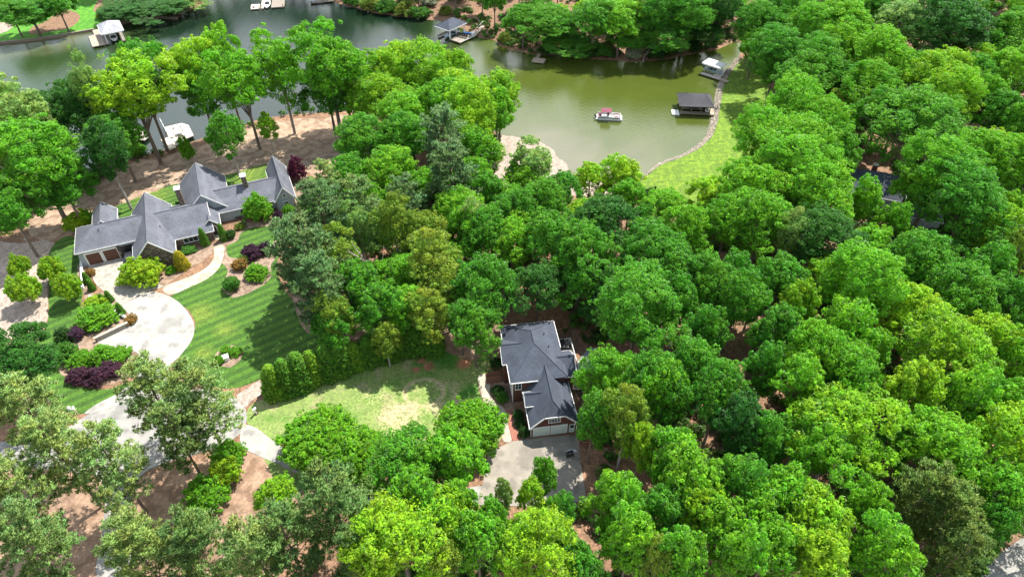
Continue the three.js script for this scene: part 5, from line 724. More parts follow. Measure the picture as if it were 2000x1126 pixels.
const treeRows = [
[0,-92.57,-113.39,2.24,22,7.51,1,"large bright green broadleaf tree left of the white dock platforms"],
[0,-97.77,-138.11,0.3,23,6.29,3,"large dark green broadleaf tree left of the white dock platforms, right one"],
[0,-84.46,-140.8,0.48,25,6.72,0,"large yellow-green broadleaf tree behind left of the white dock platforms"],
[0,-85.01,-146.67,0.3,26,5.37,2,"mid-green broadleaf tree front right of the pale-roofed boathouse"],
[0,-74.97,-152.45,0.31,26,5.52,0,"yellow-green broadleaf tree behind right of the white dock platforms"],
[0,-69.31,-156.24,0.35,26,4.27,1,"bright green broadleaf tree behind right of the white dock platforms, left one"],
[0,-61.86,-146.05,1.33,25,5.12,1,"bright green broadleaf tree behind right of the white dock platforms, right one"],
[0,-72.1,-150.05,0.44,22,4.85,2,"mid-green broadleaf tree behind right of the white dock platforms"],
[0,-42.78,-151.36,1.31,26,7.13,1,"large bright green broadleaf tree behind the straw-mulched clearing"],
[0,-38.09,-157.03,0.69,22,5.5,1,"bright green broadleaf tree behind right of the straw-mulched clearing, farther one"],
[0,-44.84,-153.8,1.03,17,5.48,2,"mid-green broadleaf tree behind the straw-mulched clearing"],
[0,-105.29,-124.28,0.82,20,5.37,5,"olive broadleaf tree left of the white dock platforms"],
[0,-93.57,-102.98,3.19,17,4.3,2,"mid-green broadleaf tree behind the gravel side yard"],
[0,-89.5,-113.45,2.4,15,4.09,2,"mid-green broadleaf tree front left of the white dock platforms"],
[0,-103.21,-134.69,0.3,22,6.2,3,"large dark green broadleaf tree left of the white dock platforms, left one"],
[0,-110.28,-134.68,0.3,21,6.22,2,"large mid-green broadleaf tree front left of the pale-roofed boathouse"],
[0,-86.96,-132.47,0.94,19,5.05,2,"mid-green broadleaf tree just left of the white dock platforms"],
[0,-28.24,-157.97,0.5,22,6.9,0,"large yellow-green broadleaf tree front left of the chair-lined boathouse dock, left one"],
[0,-20.5,-155.71,0.53,22,6.52,0,"large yellow-green broadleaf tree front left of the chair-lined boathouse dock, right one"],
[0,-14.59,-159.7,0.3,21,4.19,0,"yellow-green broadleaf tree just in front of the chair-lined boathouse dock"],
[0,-31.07,-147.91,1.47,19,5.72,0,"large yellow-green broadleaf tree behind right of the straw-mulched clearing"],
[0,-16.16,-142.45,1.51,20,5.56,1,"large bright green broadleaf tree in front of the chair-lined boathouse dock"],
[0,-9.63,-135.81,1.82,20,5.95,0,"large yellow-green broadleaf tree front left of the small bare dock"],
[0,-12.86,-147.97,0.83,21,5.11,0,"yellow-green broadleaf tree in front of the chair-lined boathouse dock"],
[0,-36.73,-150.55,1.29,15,3.57,1,"bright green broadleaf tree behind right of the straw-mulched clearing, nearer one"],
[0,-23.05,-138.62,2.28,18,6.05,1,"large bright green broadleaf tree right of the straw-mulched clearing"],
[0,-23.03,-128.7,3.15,17,4.93,2,"mid-green broadleaf tree right of the straw-mulched clearing, right one"],
[0,-7.36,-125.97,2.29,18,4.33,1,"bright green broadleaf tree left of the sandy beach, farther one"],
[0,-32.61,-127.81,3.42,18,5.44,2,"mid-green broadleaf tree right of the straw-mulched clearing, left one"],
[0,-24.44,-118.19,3.5,16,4.78,1,"bright green broadleaf tree right of the straw-mulched clearing"],
[0,-9.61,-103.9,3.49,16,4.09,1,"bright green broadleaf tree left of the sandy beach, nearer one"],
[0,-4.52,-110.77,3.03,15,3.01,2,"small mid-green broadleaf tree left of the sandy beach"],
[0,-3.07,-151.45,0.34,20,4.91,0,"yellow-green broadleaf tree front left of the small bare dock"],
[0,-25.58,-83.58,3.5,15,3.41,2,"mid-green broadleaf tree behind right of the row of conical evergreens, left one"],
[0,-21.06,-78.71,3.5,15,3.51,2,"mid-green broadleaf tree behind right of the row of conical evergreens, right one"],
[0,-16.65,-79.35,3.5,14,3.16,1,"small bright green broadleaf tree behind the worn pale lawn"],
[0,-3.68,-96.87,3.5,17,3.91,2,"mid-green broadleaf tree front left of the sandy beach, leftmost"],
[0,-7.48,-99.19,3.5,16,3.51,1,"bright green broadleaf tree front left of the sandy beach, left one"],
[0,0.95,-101.94,3.37,17,4.17,2,"mid-green broadleaf tree front left of the sandy beach, second from left"],
[0,0,-94.73,3.5,16,3.64,1,"bright green broadleaf tree front left of the sandy beach, right one"],
[0,6,-105.31,3.02,17,4.12,2,"mid-green broadleaf tree front left of the sandy beach, rightmost"],
[0,15.7,-98.04,3.36,18,5.31,3,"dark green broadleaf tree front right of the sandy beach"],
[0,7.17,-93.16,3.5,18,4.39,2,"mid-green broadleaf tree in front of the sandy beach, left one"],
[0,-4.99,-81.53,3.5,18,4.49,2,"mid-green broadleaf tree behind left of the brick house, farther one"],
[0,4.3,-84.27,3.5,14,3.78,3,"dark green broadleaf tree behind the brick house"],
[0,12.5,-90.37,3.5,18,4.4,2,"mid-green broadleaf tree in front of the sandy beach, right one"],
[0,11.5,-87.59,3.5,12,4.2,2,"mid-green broadleaf tree behind the brick house"],
[0,16.34,-120.54,1.1,13,3.12,0,"small yellow-green broadleaf tree just front right of the sandy beach"],
[0,23.14,-120.68,1.01,13,3.55,0,"yellow-green broadleaf tree right of the sandy beach"],
[0,23.94,-113.41,1.83,13,2.99,1,"small bright green broadleaf tree left of the bright lakeside lawn"],
[0,9.5,-114.23,1.99,14,3.41,2,"mid-green broadleaf tree just in front of the sandy beach"],
[0,25.09,-104.99,2.78,12,2.16,2,"small mid-green broadleaf tree front left of the bright lakeside lawn"],
[0,32.38,-98.15,3.37,16,3.91,1,"bright green broadleaf tree in front of the bright lakeside lawn"],
[0,24.01,-89.61,3.5,19,5.15,2,"mid-green broadleaf tree in front of the bright lakeside lawn, leftmost"],
[0,25.68,-83.96,3.5,19,4.63,2,"mid-green broadleaf tree in front of the bright lakeside lawn, second from left"],
[0,16,-86.06,3.5,11,3.08,3,"small dark green broadleaf tree behind right of the brick house, farther one"],
[0,19.61,-75.72,2.15,20,6,2,"large mid-green broadleaf tree behind right of the brick house"],
[0,31.61,-81.53,3.5,18,3.66,2,"mid-green broadleaf tree in front of the bright lakeside lawn, third from left"],
[0,26.08,-76.64,3.13,17,3.24,2,"small mid-green broadleaf tree in front of the bright lakeside lawn"],
[0,-5.93,-74.13,3.5,15,3.6,2,"mid-green broadleaf tree behind left of the brick house, nearer one"],
[0,14.6,-82.32,3.4,8,3.04,3,"small dark green broadleaf tree behind right of the brick house, nearer one"],
[0,3.41,-206.61,0.3,14,4.49,2,"mid-green broadleaf tree just behind the small bare dock"],
[0,10.73,-204.23,0.3,15,7.36,2,"large mid-green broadleaf tree just behind the small bare dock"],
[0,15.9,-203.57,0.3,6,6.7,2,"large mid-green broadleaf tree just behind right of the small bare dock"],
[0,24.21,-201.78,0.3,17,7.26,2,"large mid-green broadleaf tree behind right of the small bare dock"],
[0,31.99,-201,0.31,17,7.24,1,"large bright green broadleaf tree right of the small bare dock"],
[0,42.46,-201.58,0.33,19,6.62,2,"large mid-green broadleaf tree behind left of the white-roofed boat lift, leftmost"],
[0,51.62,-203.28,0.3,18,7.59,2,"large mid-green broadleaf tree behind left of the white-roofed boat lift, rightmost"],
[0,54.89,-211.52,0.53,19,3.9,1,"bright green broadleaf tree behind the white-roofed boat lift"],
[0,62.09,-208.06,0.3,18,6.02,3,"large dark green broadleaf tree behind the white-roofed boat lift"],
[0,35.45,-199.83,0.3,9,5.96,2,"large mid-green broadleaf tree left of the white-roofed boat lift"],
[0,45.87,-200.56,0.3,10,6.57,2,"large mid-green broadleaf tree behind left of the white-roofed boat lift, second from left"],
[0,20.19,-202.06,0.3,5,5.13,2,"mid-green broadleaf tree just right of the small bare dock"],
[0,57.78,-205.89,0.3,9,5.15,3,"dark green broadleaf tree just behind the white-roofed boat lift"],
[0,-151.94,-216.38,0.3,11,6.85,2,"large mid-green broadleaf tree near the photo's upper left corner"],
[0,-157.31,-215.56,0.31,13,4.65,2,"mid-green broadleaf tree near the photo's upper left corner, left one"],
[0,-144.35,-219.84,0.3,13,4.71,2,"mid-green broadleaf tree near the photo's upper left corner, right one"],
[0,-129.1,-229.04,0.3,6,7.3,3,"large dark green broadleaf tree just behind right of the pale-roofed boathouse"],
[0,-122.2,-232.53,0.3,5,7.4,3,"large dark green broadleaf tree behind right of the pale-roofed boathouse"],
[0,-115.3,-233.44,0.3,5,6.04,3,"large dark green broadleaf tree right of the pale-roofed boathouse"],
[0,-109.54,-237.84,0,6,4.37,4,"pale green broadleaf tree right of the pale-roofed boathouse"],
[0,69.94,-192.31,0.38,20,6.38,2,"large mid-green broadleaf tree behind right of the white-roofed boat lift, left one"],
[0,80.7,-199.54,0.78,20,7.82,2,"large mid-green broadleaf tree behind right of the white-roofed boat lift, right one"],
[0,82.01,-185.78,1.58,20,5.64,1,"large bright green broadleaf tree right of the white-roofed boat lift, left one"],
[0,70.64,-170.56,1.08,20,6.97,2,"large mid-green broadleaf tree right of the white-roofed boat lift, leftmost"],
[0,92.28,-187.75,2.49,20,7.43,1,"large bright green broadleaf tree right of the white-roofed boat lift, right one"],
[0,86.43,-174.76,2.62,19,4.85,1,"bright green broadleaf tree right of the white-roofed boat lift"],
[0,77.59,-163.8,2.06,19,6.19,2,"large mid-green broadleaf tree right of the white-roofed boat lift, rightmost"],
[0,93.21,-166.01,3.38,20,6.78,1,"large bright green broadleaf tree behind left of the white parked car"],
[0,102.87,-197.38,3.07,20,5.86,2,"large mid-green broadleaf tree inward of the photo's upper right corner"],
[0,118.3,-182.06,3.5,22,9.61,3,"large dark green broadleaf tree near the photo's upper right corner"],
[0,133.41,-178.38,3.5,20,5.98,2,"large mid-green broadleaf tree near the photo's upper right corner"],
[0,124.16,-160.69,3.5,19,5.06,1,"bright green broadleaf tree behind the white parked car"],
[0,102.02,-154.34,3.5,20,6.44,0,"large yellow-green broadleaf tree behind left of the white parked car, farther one"],
[0,111.28,-155.11,3.5,19,4.32,2,"mid-green broadleaf tree behind the white parked car"],
[0,99.39,-143.5,3.5,20,6.12,0,"large yellow-green broadleaf tree behind left of the white parked car, nearer one"],
[0,87.12,-130.09,3.5,22,7.88,2,"large mid-green broadleaf tree left of the white parked car"],
[0,108.47,-144.73,3.5,19,4.24,1,"bright green broadleaf tree just behind the white parked car"],
[0,85.12,-150.96,3.18,19,5.82,1,"large bright green broadleaf tree behind the half-hidden slate roof"],
[0,82.62,-159.32,2.74,17,3.29,2,"small mid-green broadleaf tree behind the half-hidden slate roof"],
[0,71.2,-159.29,1.49,19,5.57,2,"large mid-green broadleaf tree right of the white-roofed boat lift, second from left"],
[0,68.57,-169.44,0.91,18,4.39,2,"mid-green broadleaf tree right of the white-roofed boat lift"],
[0,67.99,-185.41,0.46,17,3.84,1,"bright green broadleaf tree behind right of the white-roofed boat lift"],
[0,82.46,-138.32,3.33,18,4.58,2,"mid-green broadleaf tree behind the half-hidden slate roof"],
[0,56.15,-131.15,1.7,18,5.79,1,"large bright green broadleaf tree right of the dark-roofed boathouse"],
[0,63.75,-140.58,1.6,19,5.7,1,"large bright green broadleaf tree front right of the white-roofed boat lift"],
[0,67.33,-133.79,2.44,20,6.04,1,"large bright green broadleaf tree behind left of the half-hidden slate roof, farther one"],
[0,58.65,-121.72,2.74,21,7.33,1,"large bright green broadleaf tree behind left of the half-hidden slate roof, nearer one"],
[0,68.19,-123.11,3.19,17,3.3,2,"mid-green broadleaf tree just behind left of the half-hidden slate roof"],
[0,46.9,-115.84,2.35,16,4.44,1,"bright green broadleaf tree right of the bright lakeside lawn, farther one"],
[0,54.58,-114.09,3.04,20,6.04,1,"large bright green broadleaf tree left of the half-hidden slate roof, left one"],
[0,46.99,-108.5,2.97,18,4.92,1,"bright green broadleaf tree right of the bright lakeside lawn, nearer one"],
[0,57.73,-105.19,3.49,19,5.99,1,"large bright green broadleaf tree left of the half-hidden slate roof, right one"],
[0,66.76,-105.52,3.5,16,3.01,1,"small bright green broadleaf tree just in front of the half-hidden slate roof"],
[0,81.88,-110.37,3.5,20,6.15,1,"large bright green broadleaf tree right of the half-hidden slate roof"],
[0,92.38,-117.64,3.5,20,6.4,1,"large bright green broadleaf tree just front left of the white parked car"],
[0,97.54,-115.77,3.5,20,5.83,1,"large bright green broadleaf tree just in front of the white parked car"],
[0,83.7,-102.04,3.5,20,6.33,2,"large mid-green broadleaf tree in front of the white parked car"],
[0,111.03,-134.6,3.5,17,3.49,2,"mid-green broadleaf tree just right of the white parked car"],
[0,110.42,-139.87,3.5,17,4.39,2,"mid-green broadleaf tree just behind right of the white parked car"],
[0,79.15,-112.41,3.5,14,2.94,1,"small bright green broadleaf tree just right of the half-hidden slate roof"],
[0,71.13,-101.64,3.5,13,2.49,1,"small bright green broadleaf tree just front right of the half-hidden slate roof"],
[0,39.17,-99.15,3.37,17,4.01,1,"bright green broadleaf tree front right of the bright lakeside lawn, left one"],
[0,45.7,-99.12,3.46,18,5.2,1,"bright green broadleaf tree front right of the bright lakeside lawn, right one"],
[0,55.31,-94.6,3.5,18,5.87,3,"large dark green broadleaf tree front left of the half-hidden slate roof"],
[0,63.39,-93.29,3.5,16,3.25,1,"small bright green broadleaf tree in front of the half-hidden slate roof"],
[0,67.98,-86.93,3.5,19,4.94,2,"mid-green broadleaf tree front right of the half-hidden slate roof"],
[0,87.4,-97.55,3.5,18,4.23,0,"yellow-green broadleaf tree near the photo's right edge, farther one"],
[0,80,-85.76,3.5,17,3.52,2,"mid-green broadleaf tree near the photo's right edge, second from left"],
[0,71.35,-77.7,3.5,18,4.38,2,"mid-green broadleaf tree near the photo's right edge, leftmost"],
[0,78.19,-76.55,3.5,18,3.94,2,"mid-green broadleaf tree near the photo's right edge, rightmost"],
[0,44.69,-84.48,3.5,17,3.49,2,"mid-green broadleaf tree front left of the half-hidden slate roof, farther one"],
[0,35.68,-77.7,3.5,18,4.26,2,"mid-green broadleaf tree in front of the bright lakeside lawn, rightmost"],
[0,36.61,-84.48,3.5,17,3.06,2,"small mid-green broadleaf tree front right of the bright lakeside lawn"],
[0,44.78,-77.19,3.5,17,2.51,0,"small yellow-green broadleaf tree front left of the half-hidden slate roof"],
[0,54.9,-79.4,3.5,19,5.72,1,"large bright green broadleaf tree in front of the half-hidden slate roof"],
[0,49.54,-71.03,3.5,18,3.48,1,"bright green broadleaf tree in front of the half-hidden slate roof, farthest"],
[0,61.62,-75.41,3.5,18,4.47,0,"yellow-green broadleaf tree inward of the photo's right edge, farthest"],
[0,62.96,-65.55,3.5,19,5.18,0,"yellow-green broadleaf tree inward of the photo's right edge, second farthest"],
[0,70.3,-68.93,3.5,18,3.66,0,"yellow-green broadleaf tree near the photo's right edge, nearer one"],
[0,73.24,-65.91,3.5,18,3.43,1,"bright green broadleaf tree near the photo's right edge"],
[0,43.36,-66.34,3.5,19,3.91,1,"bright green broadleaf tree in front of the half-hidden slate roof, second farthest"],
[0,40.25,-71.03,3.5,18,3.41,2,"mid-green broadleaf tree front left of the half-hidden slate roof, nearer one"],
[0,47.59,-63.01,3.5,18,4.2,1,"bright green broadleaf tree inward of the photo's right edge, leftmost"],
[0,29.86,-71.72,3.4,17,2.81,2,"small mid-green broadleaf tree right of the brick house, left one"],
[0,37.07,-64.5,3.5,17,2.82,2,"small mid-green broadleaf tree right of the brick house, right one"],
[0,25.12,-63.76,2.14,20,4.22,2,"mid-green broadleaf tree right of the brick house, second from left"],
[0,20.24,-60.93,1.37,20,3.8,2,"mid-green broadleaf tree right of the brick house, leftmost"],
[0,14.55,-63.57,1.68,18,4.01,1,"bright green broadleaf tree right of the brick house"],
[0,11.21,-56.19,3.16,16,2.31,2,"small mid-green broadleaf tree front right of the brick house"],
[0,27.96,-57.67,3.24,20,3.65,2,"mid-green broadleaf tree right of the brick house, rightmost"],
[0,29.86,-53.73,3.5,19,3.11,3,"small dark green broadleaf tree right of the parking pad"],
[0,20.9,-59.84,1.6,20,3.01,1,"small bright green broadleaf tree right of the brick house"],
[0,20.38,-48.92,3.36,18,3,1,"small bright green broadleaf tree right of the parking pad, second from left"],
[0,21.58,-45.04,3.5,18,3.41,1,"bright green broadleaf tree right of the parking pad"],
[0,17.13,-52.21,2.95,16,2.11,0,"small yellow-green broadleaf tree right of the parking pad, farther one"],
[0,27.49,-45.42,3.5,17,2.93,2,"small mid-green broadleaf tree right of the parking pad, second from left"],
[0,40.3,-61.15,3.5,18,3.31,1,"bright green broadleaf tree in front of the half-hidden slate roof, nearest"],
[0,43.09,-52.92,3.5,19,5.37,0,"yellow-green broadleaf tree inward of the photo's right edge, nearest"],
[0,39.7,-50.2,3.5,18,3.63,1,"bright green broadleaf tree inward of the photo's lower right corner, left one"],
[0,33.68,-52.2,3.5,17,2.76,2,"small mid-green broadleaf tree right of the parking pad, rightmost"],
[0,33.64,-44.71,3.5,17,2.91,1,"small bright green broadleaf tree right of the parking pad, rightmost"],
[0,35.71,-41.3,3.5,17,3.31,0,"yellow-green broadleaf tree inward of the photo's lower right corner, left one"],
[0,28.96,-41.3,3.5,17,2.82,1,"small bright green broadleaf tree right of the parking pad, fourth from left"],
[0,24.38,-39.99,3.5,17,2.97,1,"small bright green broadleaf tree right of the parking pad, third from left"],
[0,21.73,-41.96,3.5,17,2.72,0,"small yellow-green broadleaf tree right of the parking pad, nearer one"],
[0,13.71,-37.76,3.5,18,3.1,1,"small bright green broadleaf tree front right of the parking pad, left one"],
[0,12.52,-42.96,3.5,18,2.73,1,"small bright green broadleaf tree right of the parking pad, leftmost"],
[0,17.92,-41.3,3.5,17,2.52,2,"small mid-green broadleaf tree right of the parking pad, leftmost"],
[0,34.48,-35.64,3.5,17,2.85,0,"small yellow-green broadleaf tree inward of the photo's lower right corner"],
[0,42.29,-36.24,3.5,17,3.16,1,"small bright green broadleaf tree inward of the photo's lower right corner, second from left"],
[0,54.87,-50.2,3.5,18,4.12,1,"bright green broadleaf tree inward of the photo's lower right corner, right one"],
[0,63.85,-50.98,3.5,18,3.82,0,"yellow-green broadleaf tree inward of the photo's lower right corner, right one"],
[0,60.2,-44.71,3.5,17,3.1,1,"small bright green broadleaf tree inward of the photo's lower right corner, rightmost"],
[0,68.27,-56.71,3.5,18,3.41,1,"bright green broadleaf tree inward of the photo's right edge, rightmost"],
[0,61.46,-58.45,3.5,18,3.45,1,"bright green broadleaf tree inward of the photo's right edge, second from left"],
[0,55.89,-60.23,3.5,18,3.22,0,"small yellow-green broadleaf tree inward of the photo's right edge"],
[0,51.17,-52.26,3.5,15,2.04,2,"small mid-green broadleaf tree inward of the photo's lower right corner"],
[0,42.95,-42.31,3.5,16,2.24,1,"small bright green broadleaf tree inward of the photo's lower right corner, leftmost"],
[0,58.6,-41.31,3.5,15,2.17,2,"small mid-green broadleaf tree near the photo's lower right corner"],
[0,29.46,-36.85,3.5,17,2.71,1,"small bright green broadleaf tree right of the parking pad, fifth from left"],
[0,19.45,-36.24,3.5,17,2.69,1,"small bright green broadleaf tree inward of the photo's bottom middle"],
[0,25.16,-35.64,3.5,17,2.39,1,"small bright green broadleaf tree front right of the parking pad, right one"],
[0,53.26,-67.66,3.5,17,2.66,1,"small bright green broadleaf tree inward of the photo's right edge"],
[0,-12.83,-37.88,3.5,19,4.41,0,"yellow-green broadleaf tree inward of the photo's bottom middle"],
[0,-8.07,-41.41,3.5,18,3.21,0,"small yellow-green broadleaf tree inward of the photo's bottom middle"],
[0,-11.85,-42.55,3.5,18,3.4,1,"bright green broadleaf tree inward of the photo's bottom middle"],
[0,-7.09,-49.09,3.5,17,3.41,1,"bright green broadleaf tree left of the parking pad"],
[0,-13.24,-48.91,3.5,15,4.14,2,"mid-green broadleaf tree in front of the worn pale lawn"],
[0,-6.44,-43.35,3.5,15,2.02,1,"small bright green broadleaf tree left of the parking pad"],
[0,-4.05,-38.08,3.5,17,2.62,1,"small bright green broadleaf tree near the photo's bottom middle, nearer one"],
[0,2.45,-45.39,3.5,14,1.55,0,"small yellow-green broadleaf tree just in front of the parking pad"],
[0,4.24,-47.97,3.5,13,1.33,1,"small bright green broadleaf tree just in front of the parking pad"],
[0,2.35,-37.15,3.5,18,3.82,0,"yellow-green broadleaf tree near the photo's bottom middle"],
[0,-2.73,-41.18,3.5,15,1.86,1,"small bright green broadleaf tree near the photo's bottom middle, farther one"],
[0,5.58,-42.67,3.5,13,1.9,2,"small mid-green broadleaf tree in front of the parking pad"],
[0,-30.5,-46.94,3.5,9,2.41,0,"small yellow-green broadleaf tree front right of the cul-de-sac road"],
[0,-73.31,-66.8,3.5,14,4.77,3,"dark green broadleaf tree in front of the gravel side yard"],
[0,5.86,-39.48,3.5,13,1.85,2,"small mid-green broadleaf tree near the photo's bottom middle, farther one"],
[0,7.73,-36.04,3.5,14,2.38,2,"small mid-green broadleaf tree near the photo's bottom middle, nearer one"],
[0,-28.71,-75.95,3.5,12,2.95,2,"small mid-green broadleaf tree just behind the row of conical evergreens"],
[0,-8.25,-76.86,3.5,12,2.31,2,"small mid-green broadleaf tree behind right of the worn pale lawn"],
[1,-102.39,-128.59,0.48,29,5.87,4,"large pale green open-crowned tree front left of the pale-roofed boathouse"],
[1,-93.03,-138.82,0.34,29,2.81,4,"pale green open-crowned tree in front of the pale-roofed boathouse"],
[1,-62.03,-131.29,2.59,18,3.77,2,"mid-green open-crowned tree right of the white dock platforms"],
[1,-55.3,-154.14,0.84,26,5.71,1,"large bright green open-crowned tree behind the straw-mulched clearing"],
[1,-56.89,-141.54,2.11,11,2.14,0,"small yellow-green open-crowned tree just behind left of the straw-mulched clearing"],
[1,-82.32,-119.88,2.34,20,4.16,3,"large dark green open-crowned tree left of the white dock platforms"],
[1,-3.5,-141.63,0.96,20,4.43,1,"large bright green open-crowned tree front left of the small bare dock"],
[1,4.58,-124.6,1.22,14,4.58,4,"large pale green open-crowned tree just left of the sandy beach"],
[1,0.88,-123.51,1.61,10,2.52,1,"small bright green open-crowned tree left of the sandy beach"],
[1,3.24,-121.16,1.61,11,2.92,1,"bright green open-crowned tree just left of the sandy beach"],
[1,7.69,-118.36,1.61,10,2.67,1,"bright green open-crowned tree just front left of the sandy beach"],
[1,0,-111.66,2.71,12,3.06,1,"bright green open-crowned tree front left of the sandy beach"],
[1,-4.25,-129.24,1.79,13,2.57,0,"yellow-green open-crowned tree left of the sandy beach"],
[1,-27.45,-97.15,3.5,18,2.75,4,"pale green open-crowned tree front right of the straw-mulched clearing"],
[1,-6.32,-99.22,3.5,17,2.32,4,"small pale green open-crowned tree front left of the sandy beach"],
[1,106.73,-186.58,3.49,20,7.84,4,"large pale green open-crowned tree inward of the photo's upper right corner"],
[1,-0.99,-46.3,3.5,11,1.25,4,"small pale green open-crowned tree just front left of the parking pad"],
[1,15.45,-55.41,2.57,19,2.88,5,"olive open-crowned tree right of the brick house"],
[1,-20.95,-96.4,3.5,18,3.92,5,"olive open-crowned tree front right of the straw-mulched clearing"],
[1,-29.74,-89.52,3.5,16,3.7,5,"olive open-crowned tree in front of the straw-mulched clearing"],
[1,-12.97,-87.4,3.5,17,4.32,5,"large olive open-crowned tree behind the worn pale lawn"],
[1,-10.76,-82.38,3.5,16,3.87,5,"olive open-crowned tree behind the worn pale lawn, farther one"],
[1,-28.55,-77.52,3.5,14,3.12,5,"olive open-crowned tree behind the row of conical evergreens"],
[1,-12.96,-77.52,3.5,14,3.28,5,"olive open-crowned tree behind the worn pale lawn, nearer one"],
[1,-20.25,-74.38,3.5,10,2.29,5,"small olive open-crowned tree behind the worn pale lawn"],
[1,79.79,-150.17,2.75,13,3.07,5,"olive open-crowned tree behind the half-hidden slate roof"],
[1,85.69,-89.15,3.5,17,2.71,5,"olive open-crowned tree near the photo's right edge"],
[1,-8.1,-35.66,3.5,15,2.29,5,"small olive open-crowned tree near the photo's bottom middle"],
[1,-15.18,-35.36,3.5,14,2.18,5,"small olive open-crowned tree inward of the photo's bottom middle, left one"],
[1,16.72,-35.66,3.5,15,1.99,5,"small olive open-crowned tree inward of the photo's bottom middle, right one"],
[1,49.31,-95.58,3.5,16,2.74,4,"pale green open-crowned tree front left of the half-hidden slate roof"],
[1,40.28,-82.13,3.5,16,2.52,2,"small mid-green open-crowned tree front right of the bright lakeside lawn"],
[2,-14.14,-124.34,3,21,5.06,0,"large grey-green pine in front of the chair-lined boathouse dock"],
[2,-11.84,-111.55,3.35,20,5.33,0,"large grey-green pine left of the sandy beach"],
[2,-29.31,-104.15,3.5,18,4.38,1,"dusky green pine front right of the straw-mulched clearing"],
[2,-36.33,-111.92,3.5,17,2.59,2,"small golden-tipped green pine just front right of the straw-mulched clearing"],
[2,-20.02,-104.47,3.5,18,3.81,0,"grey-green pine front right of the straw-mulched clearing"],
[2,-33.71,-97.13,3.5,20,5.44,0,"large grey-green pine in front of the straw-mulched clearing, farther one"],
[2,-33.78,-85.78,3.5,21,5.88,0,"large grey-green pine in front of the straw-mulched clearing, nearer one"],
[2,-37.17,-89.54,3.5,20,3.89,0,"grey-green pine right of the grey-roofed stone house"],
[2,-30.95,-79.82,3.5,19,4.68,0,"large grey-green pine behind the row of conical evergreens"],
[2,-20.63,-41.14,3.5,20,4.49,1,"dusky green pine front left of the worn pale lawn"],
[2,-25.63,-37.7,3.5,19,3.64,1,"dusky green pine front right of the cul-de-sac road"],
[2,-28.55,-35.59,3.5,19,3.28,2,"small golden-tipped green pine front right of the cul-de-sac road"],
[2,-40.61,-34.97,3.5,20,4.23,2,"golden-tipped green pine inward of the photo's lower left corner, right one"],
[2,-34.7,-35.85,3.5,20,3.84,1,"dusky green pine in front of the cul-de-sac road"],
[2,-49.11,-58.97,3.5,19,4.13,2,"golden-tipped green pine just behind the cul-de-sac road"],
[2,-41.95,-57.03,3.5,20,4.39,2,"golden-tipped green pine just behind right of the cul-de-sac road"],
[2,-43.72,-52.49,3.5,18,3.34,1,"small dusky green pine just right of the cul-de-sac road"],
[2,-56.87,-48.84,3.5,20,3.91,2,"golden-tipped green pine left of the cul-de-sac road"],
[2,-50.33,-47.95,3.5,20,3.75,2,"golden-tipped green pine front left of the cul-de-sac road"],
[2,-64.61,-55.69,3.5,19,4.5,2,"large golden-tipped green pine in front of the gravel side yard"],
[2,-59.5,-43.48,3.5,20,3.97,2,"golden-tipped green pine inward of the photo's lower left corner, left one"],
[2,-53.72,-36.41,3.5,21,3.98,1,"dusky green pine near the photo's lower left corner"],
[2,-47.54,-42.14,3.5,16,1.54,2,"small golden-tipped green pine front left of the cul-de-sac road"],
[2,49.18,-42.92,3.5,18,3.53,3,"olive-brown pine inward of the photo's lower right corner"],
[2,51.44,-40.92,3.5,18,3.17,3,"small olive-brown pine inward of the photo's lower right corner"],
[2,50.71,-36.25,3.5,17,2.62,3,"small olive-brown pine near the photo's lower right corner"],
[2,-18.13,-36.86,3.5,17,2.34,1,"small dusky green pine inward of the photo's bottom middle"],
[3,-27.98,-57.86,3.5,6.5,6.14,1,"large fresh green low dome-shaped tree in front of the row of conical evergreens"],
[3,-21.43,-54.92,3.5,6.5,5.57,1,"fresh green low dome-shaped tree front left of the worn pale lawn"],
[3,-5.96,-59.23,3.5,7.5,5.59,1,"fresh green low dome-shaped tree front right of the worn pale lawn"],
[3,-87.4,-89.38,3.5,6,3.29,0,"lime green low dome-shaped tree just behind right of the gravel side yard"],
[3,-91.53,-95.71,3.5,5.5,2.38,0,"small lime green low dome-shaped tree just behind the gravel side yard"],
[3,-85.2,-94.84,3.5,5.5,2.75,0,"small lime green low dome-shaped tree just behind right of the gravel side yard"],
[3,-79.91,-90.1,3.5,5.5,2.85,0,"lime green low dome-shaped tree right of the gravel side yard"],
[0,-118.99,-266.07,0.81,22,5.5,2,"mid-green broadleaf tree behind right of the pale-roofed boathouse, leftmost"],
[0,-115.79,-273.96,0.81,22,5.5,2,"mid-green broadleaf tree behind right of the pale-roofed boathouse, third from left"],
[0,-111.79,-280.01,0.75,22,5.5,2,"mid-green broadleaf tree behind right of the pale-roofed boathouse, fourth from left"],
[0,-106.55,-282.55,0.7,22,5.5,2,"mid-green broadleaf tree behind right of the pale-roofed boathouse, fifth from left"],
[0,-100.51,-282.53,0.71,22,5.5,2,"mid-green broadleaf tree behind right of the pale-roofed boathouse, sixth from left"],
[0,-94.17,-281.32,0.71,22,5.5,2,"mid-green broadleaf tree behind right of the pale-roofed boathouse, rightmost"],
[0,-87.09,-276.7,0.49,22,5.5,2,"mid-green broadleaf tree behind right of the pale-roofed boathouse, 7"],
[0,-80.51,-269.47,0.42,22,5.5,2,"mid-green broadleaf tree behind left of the chair-lined boathouse dock, leftmost"],
[0,-74.25,-262.91,0.41,22,5.5,2,"mid-green broadleaf tree behind left of the chair-lined boathouse dock, second from left"],
[0,-67.64,-258.46,0.47,22,5.5,2,"mid-green broadleaf tree behind left of the chair-lined boathouse dock, third from left"],
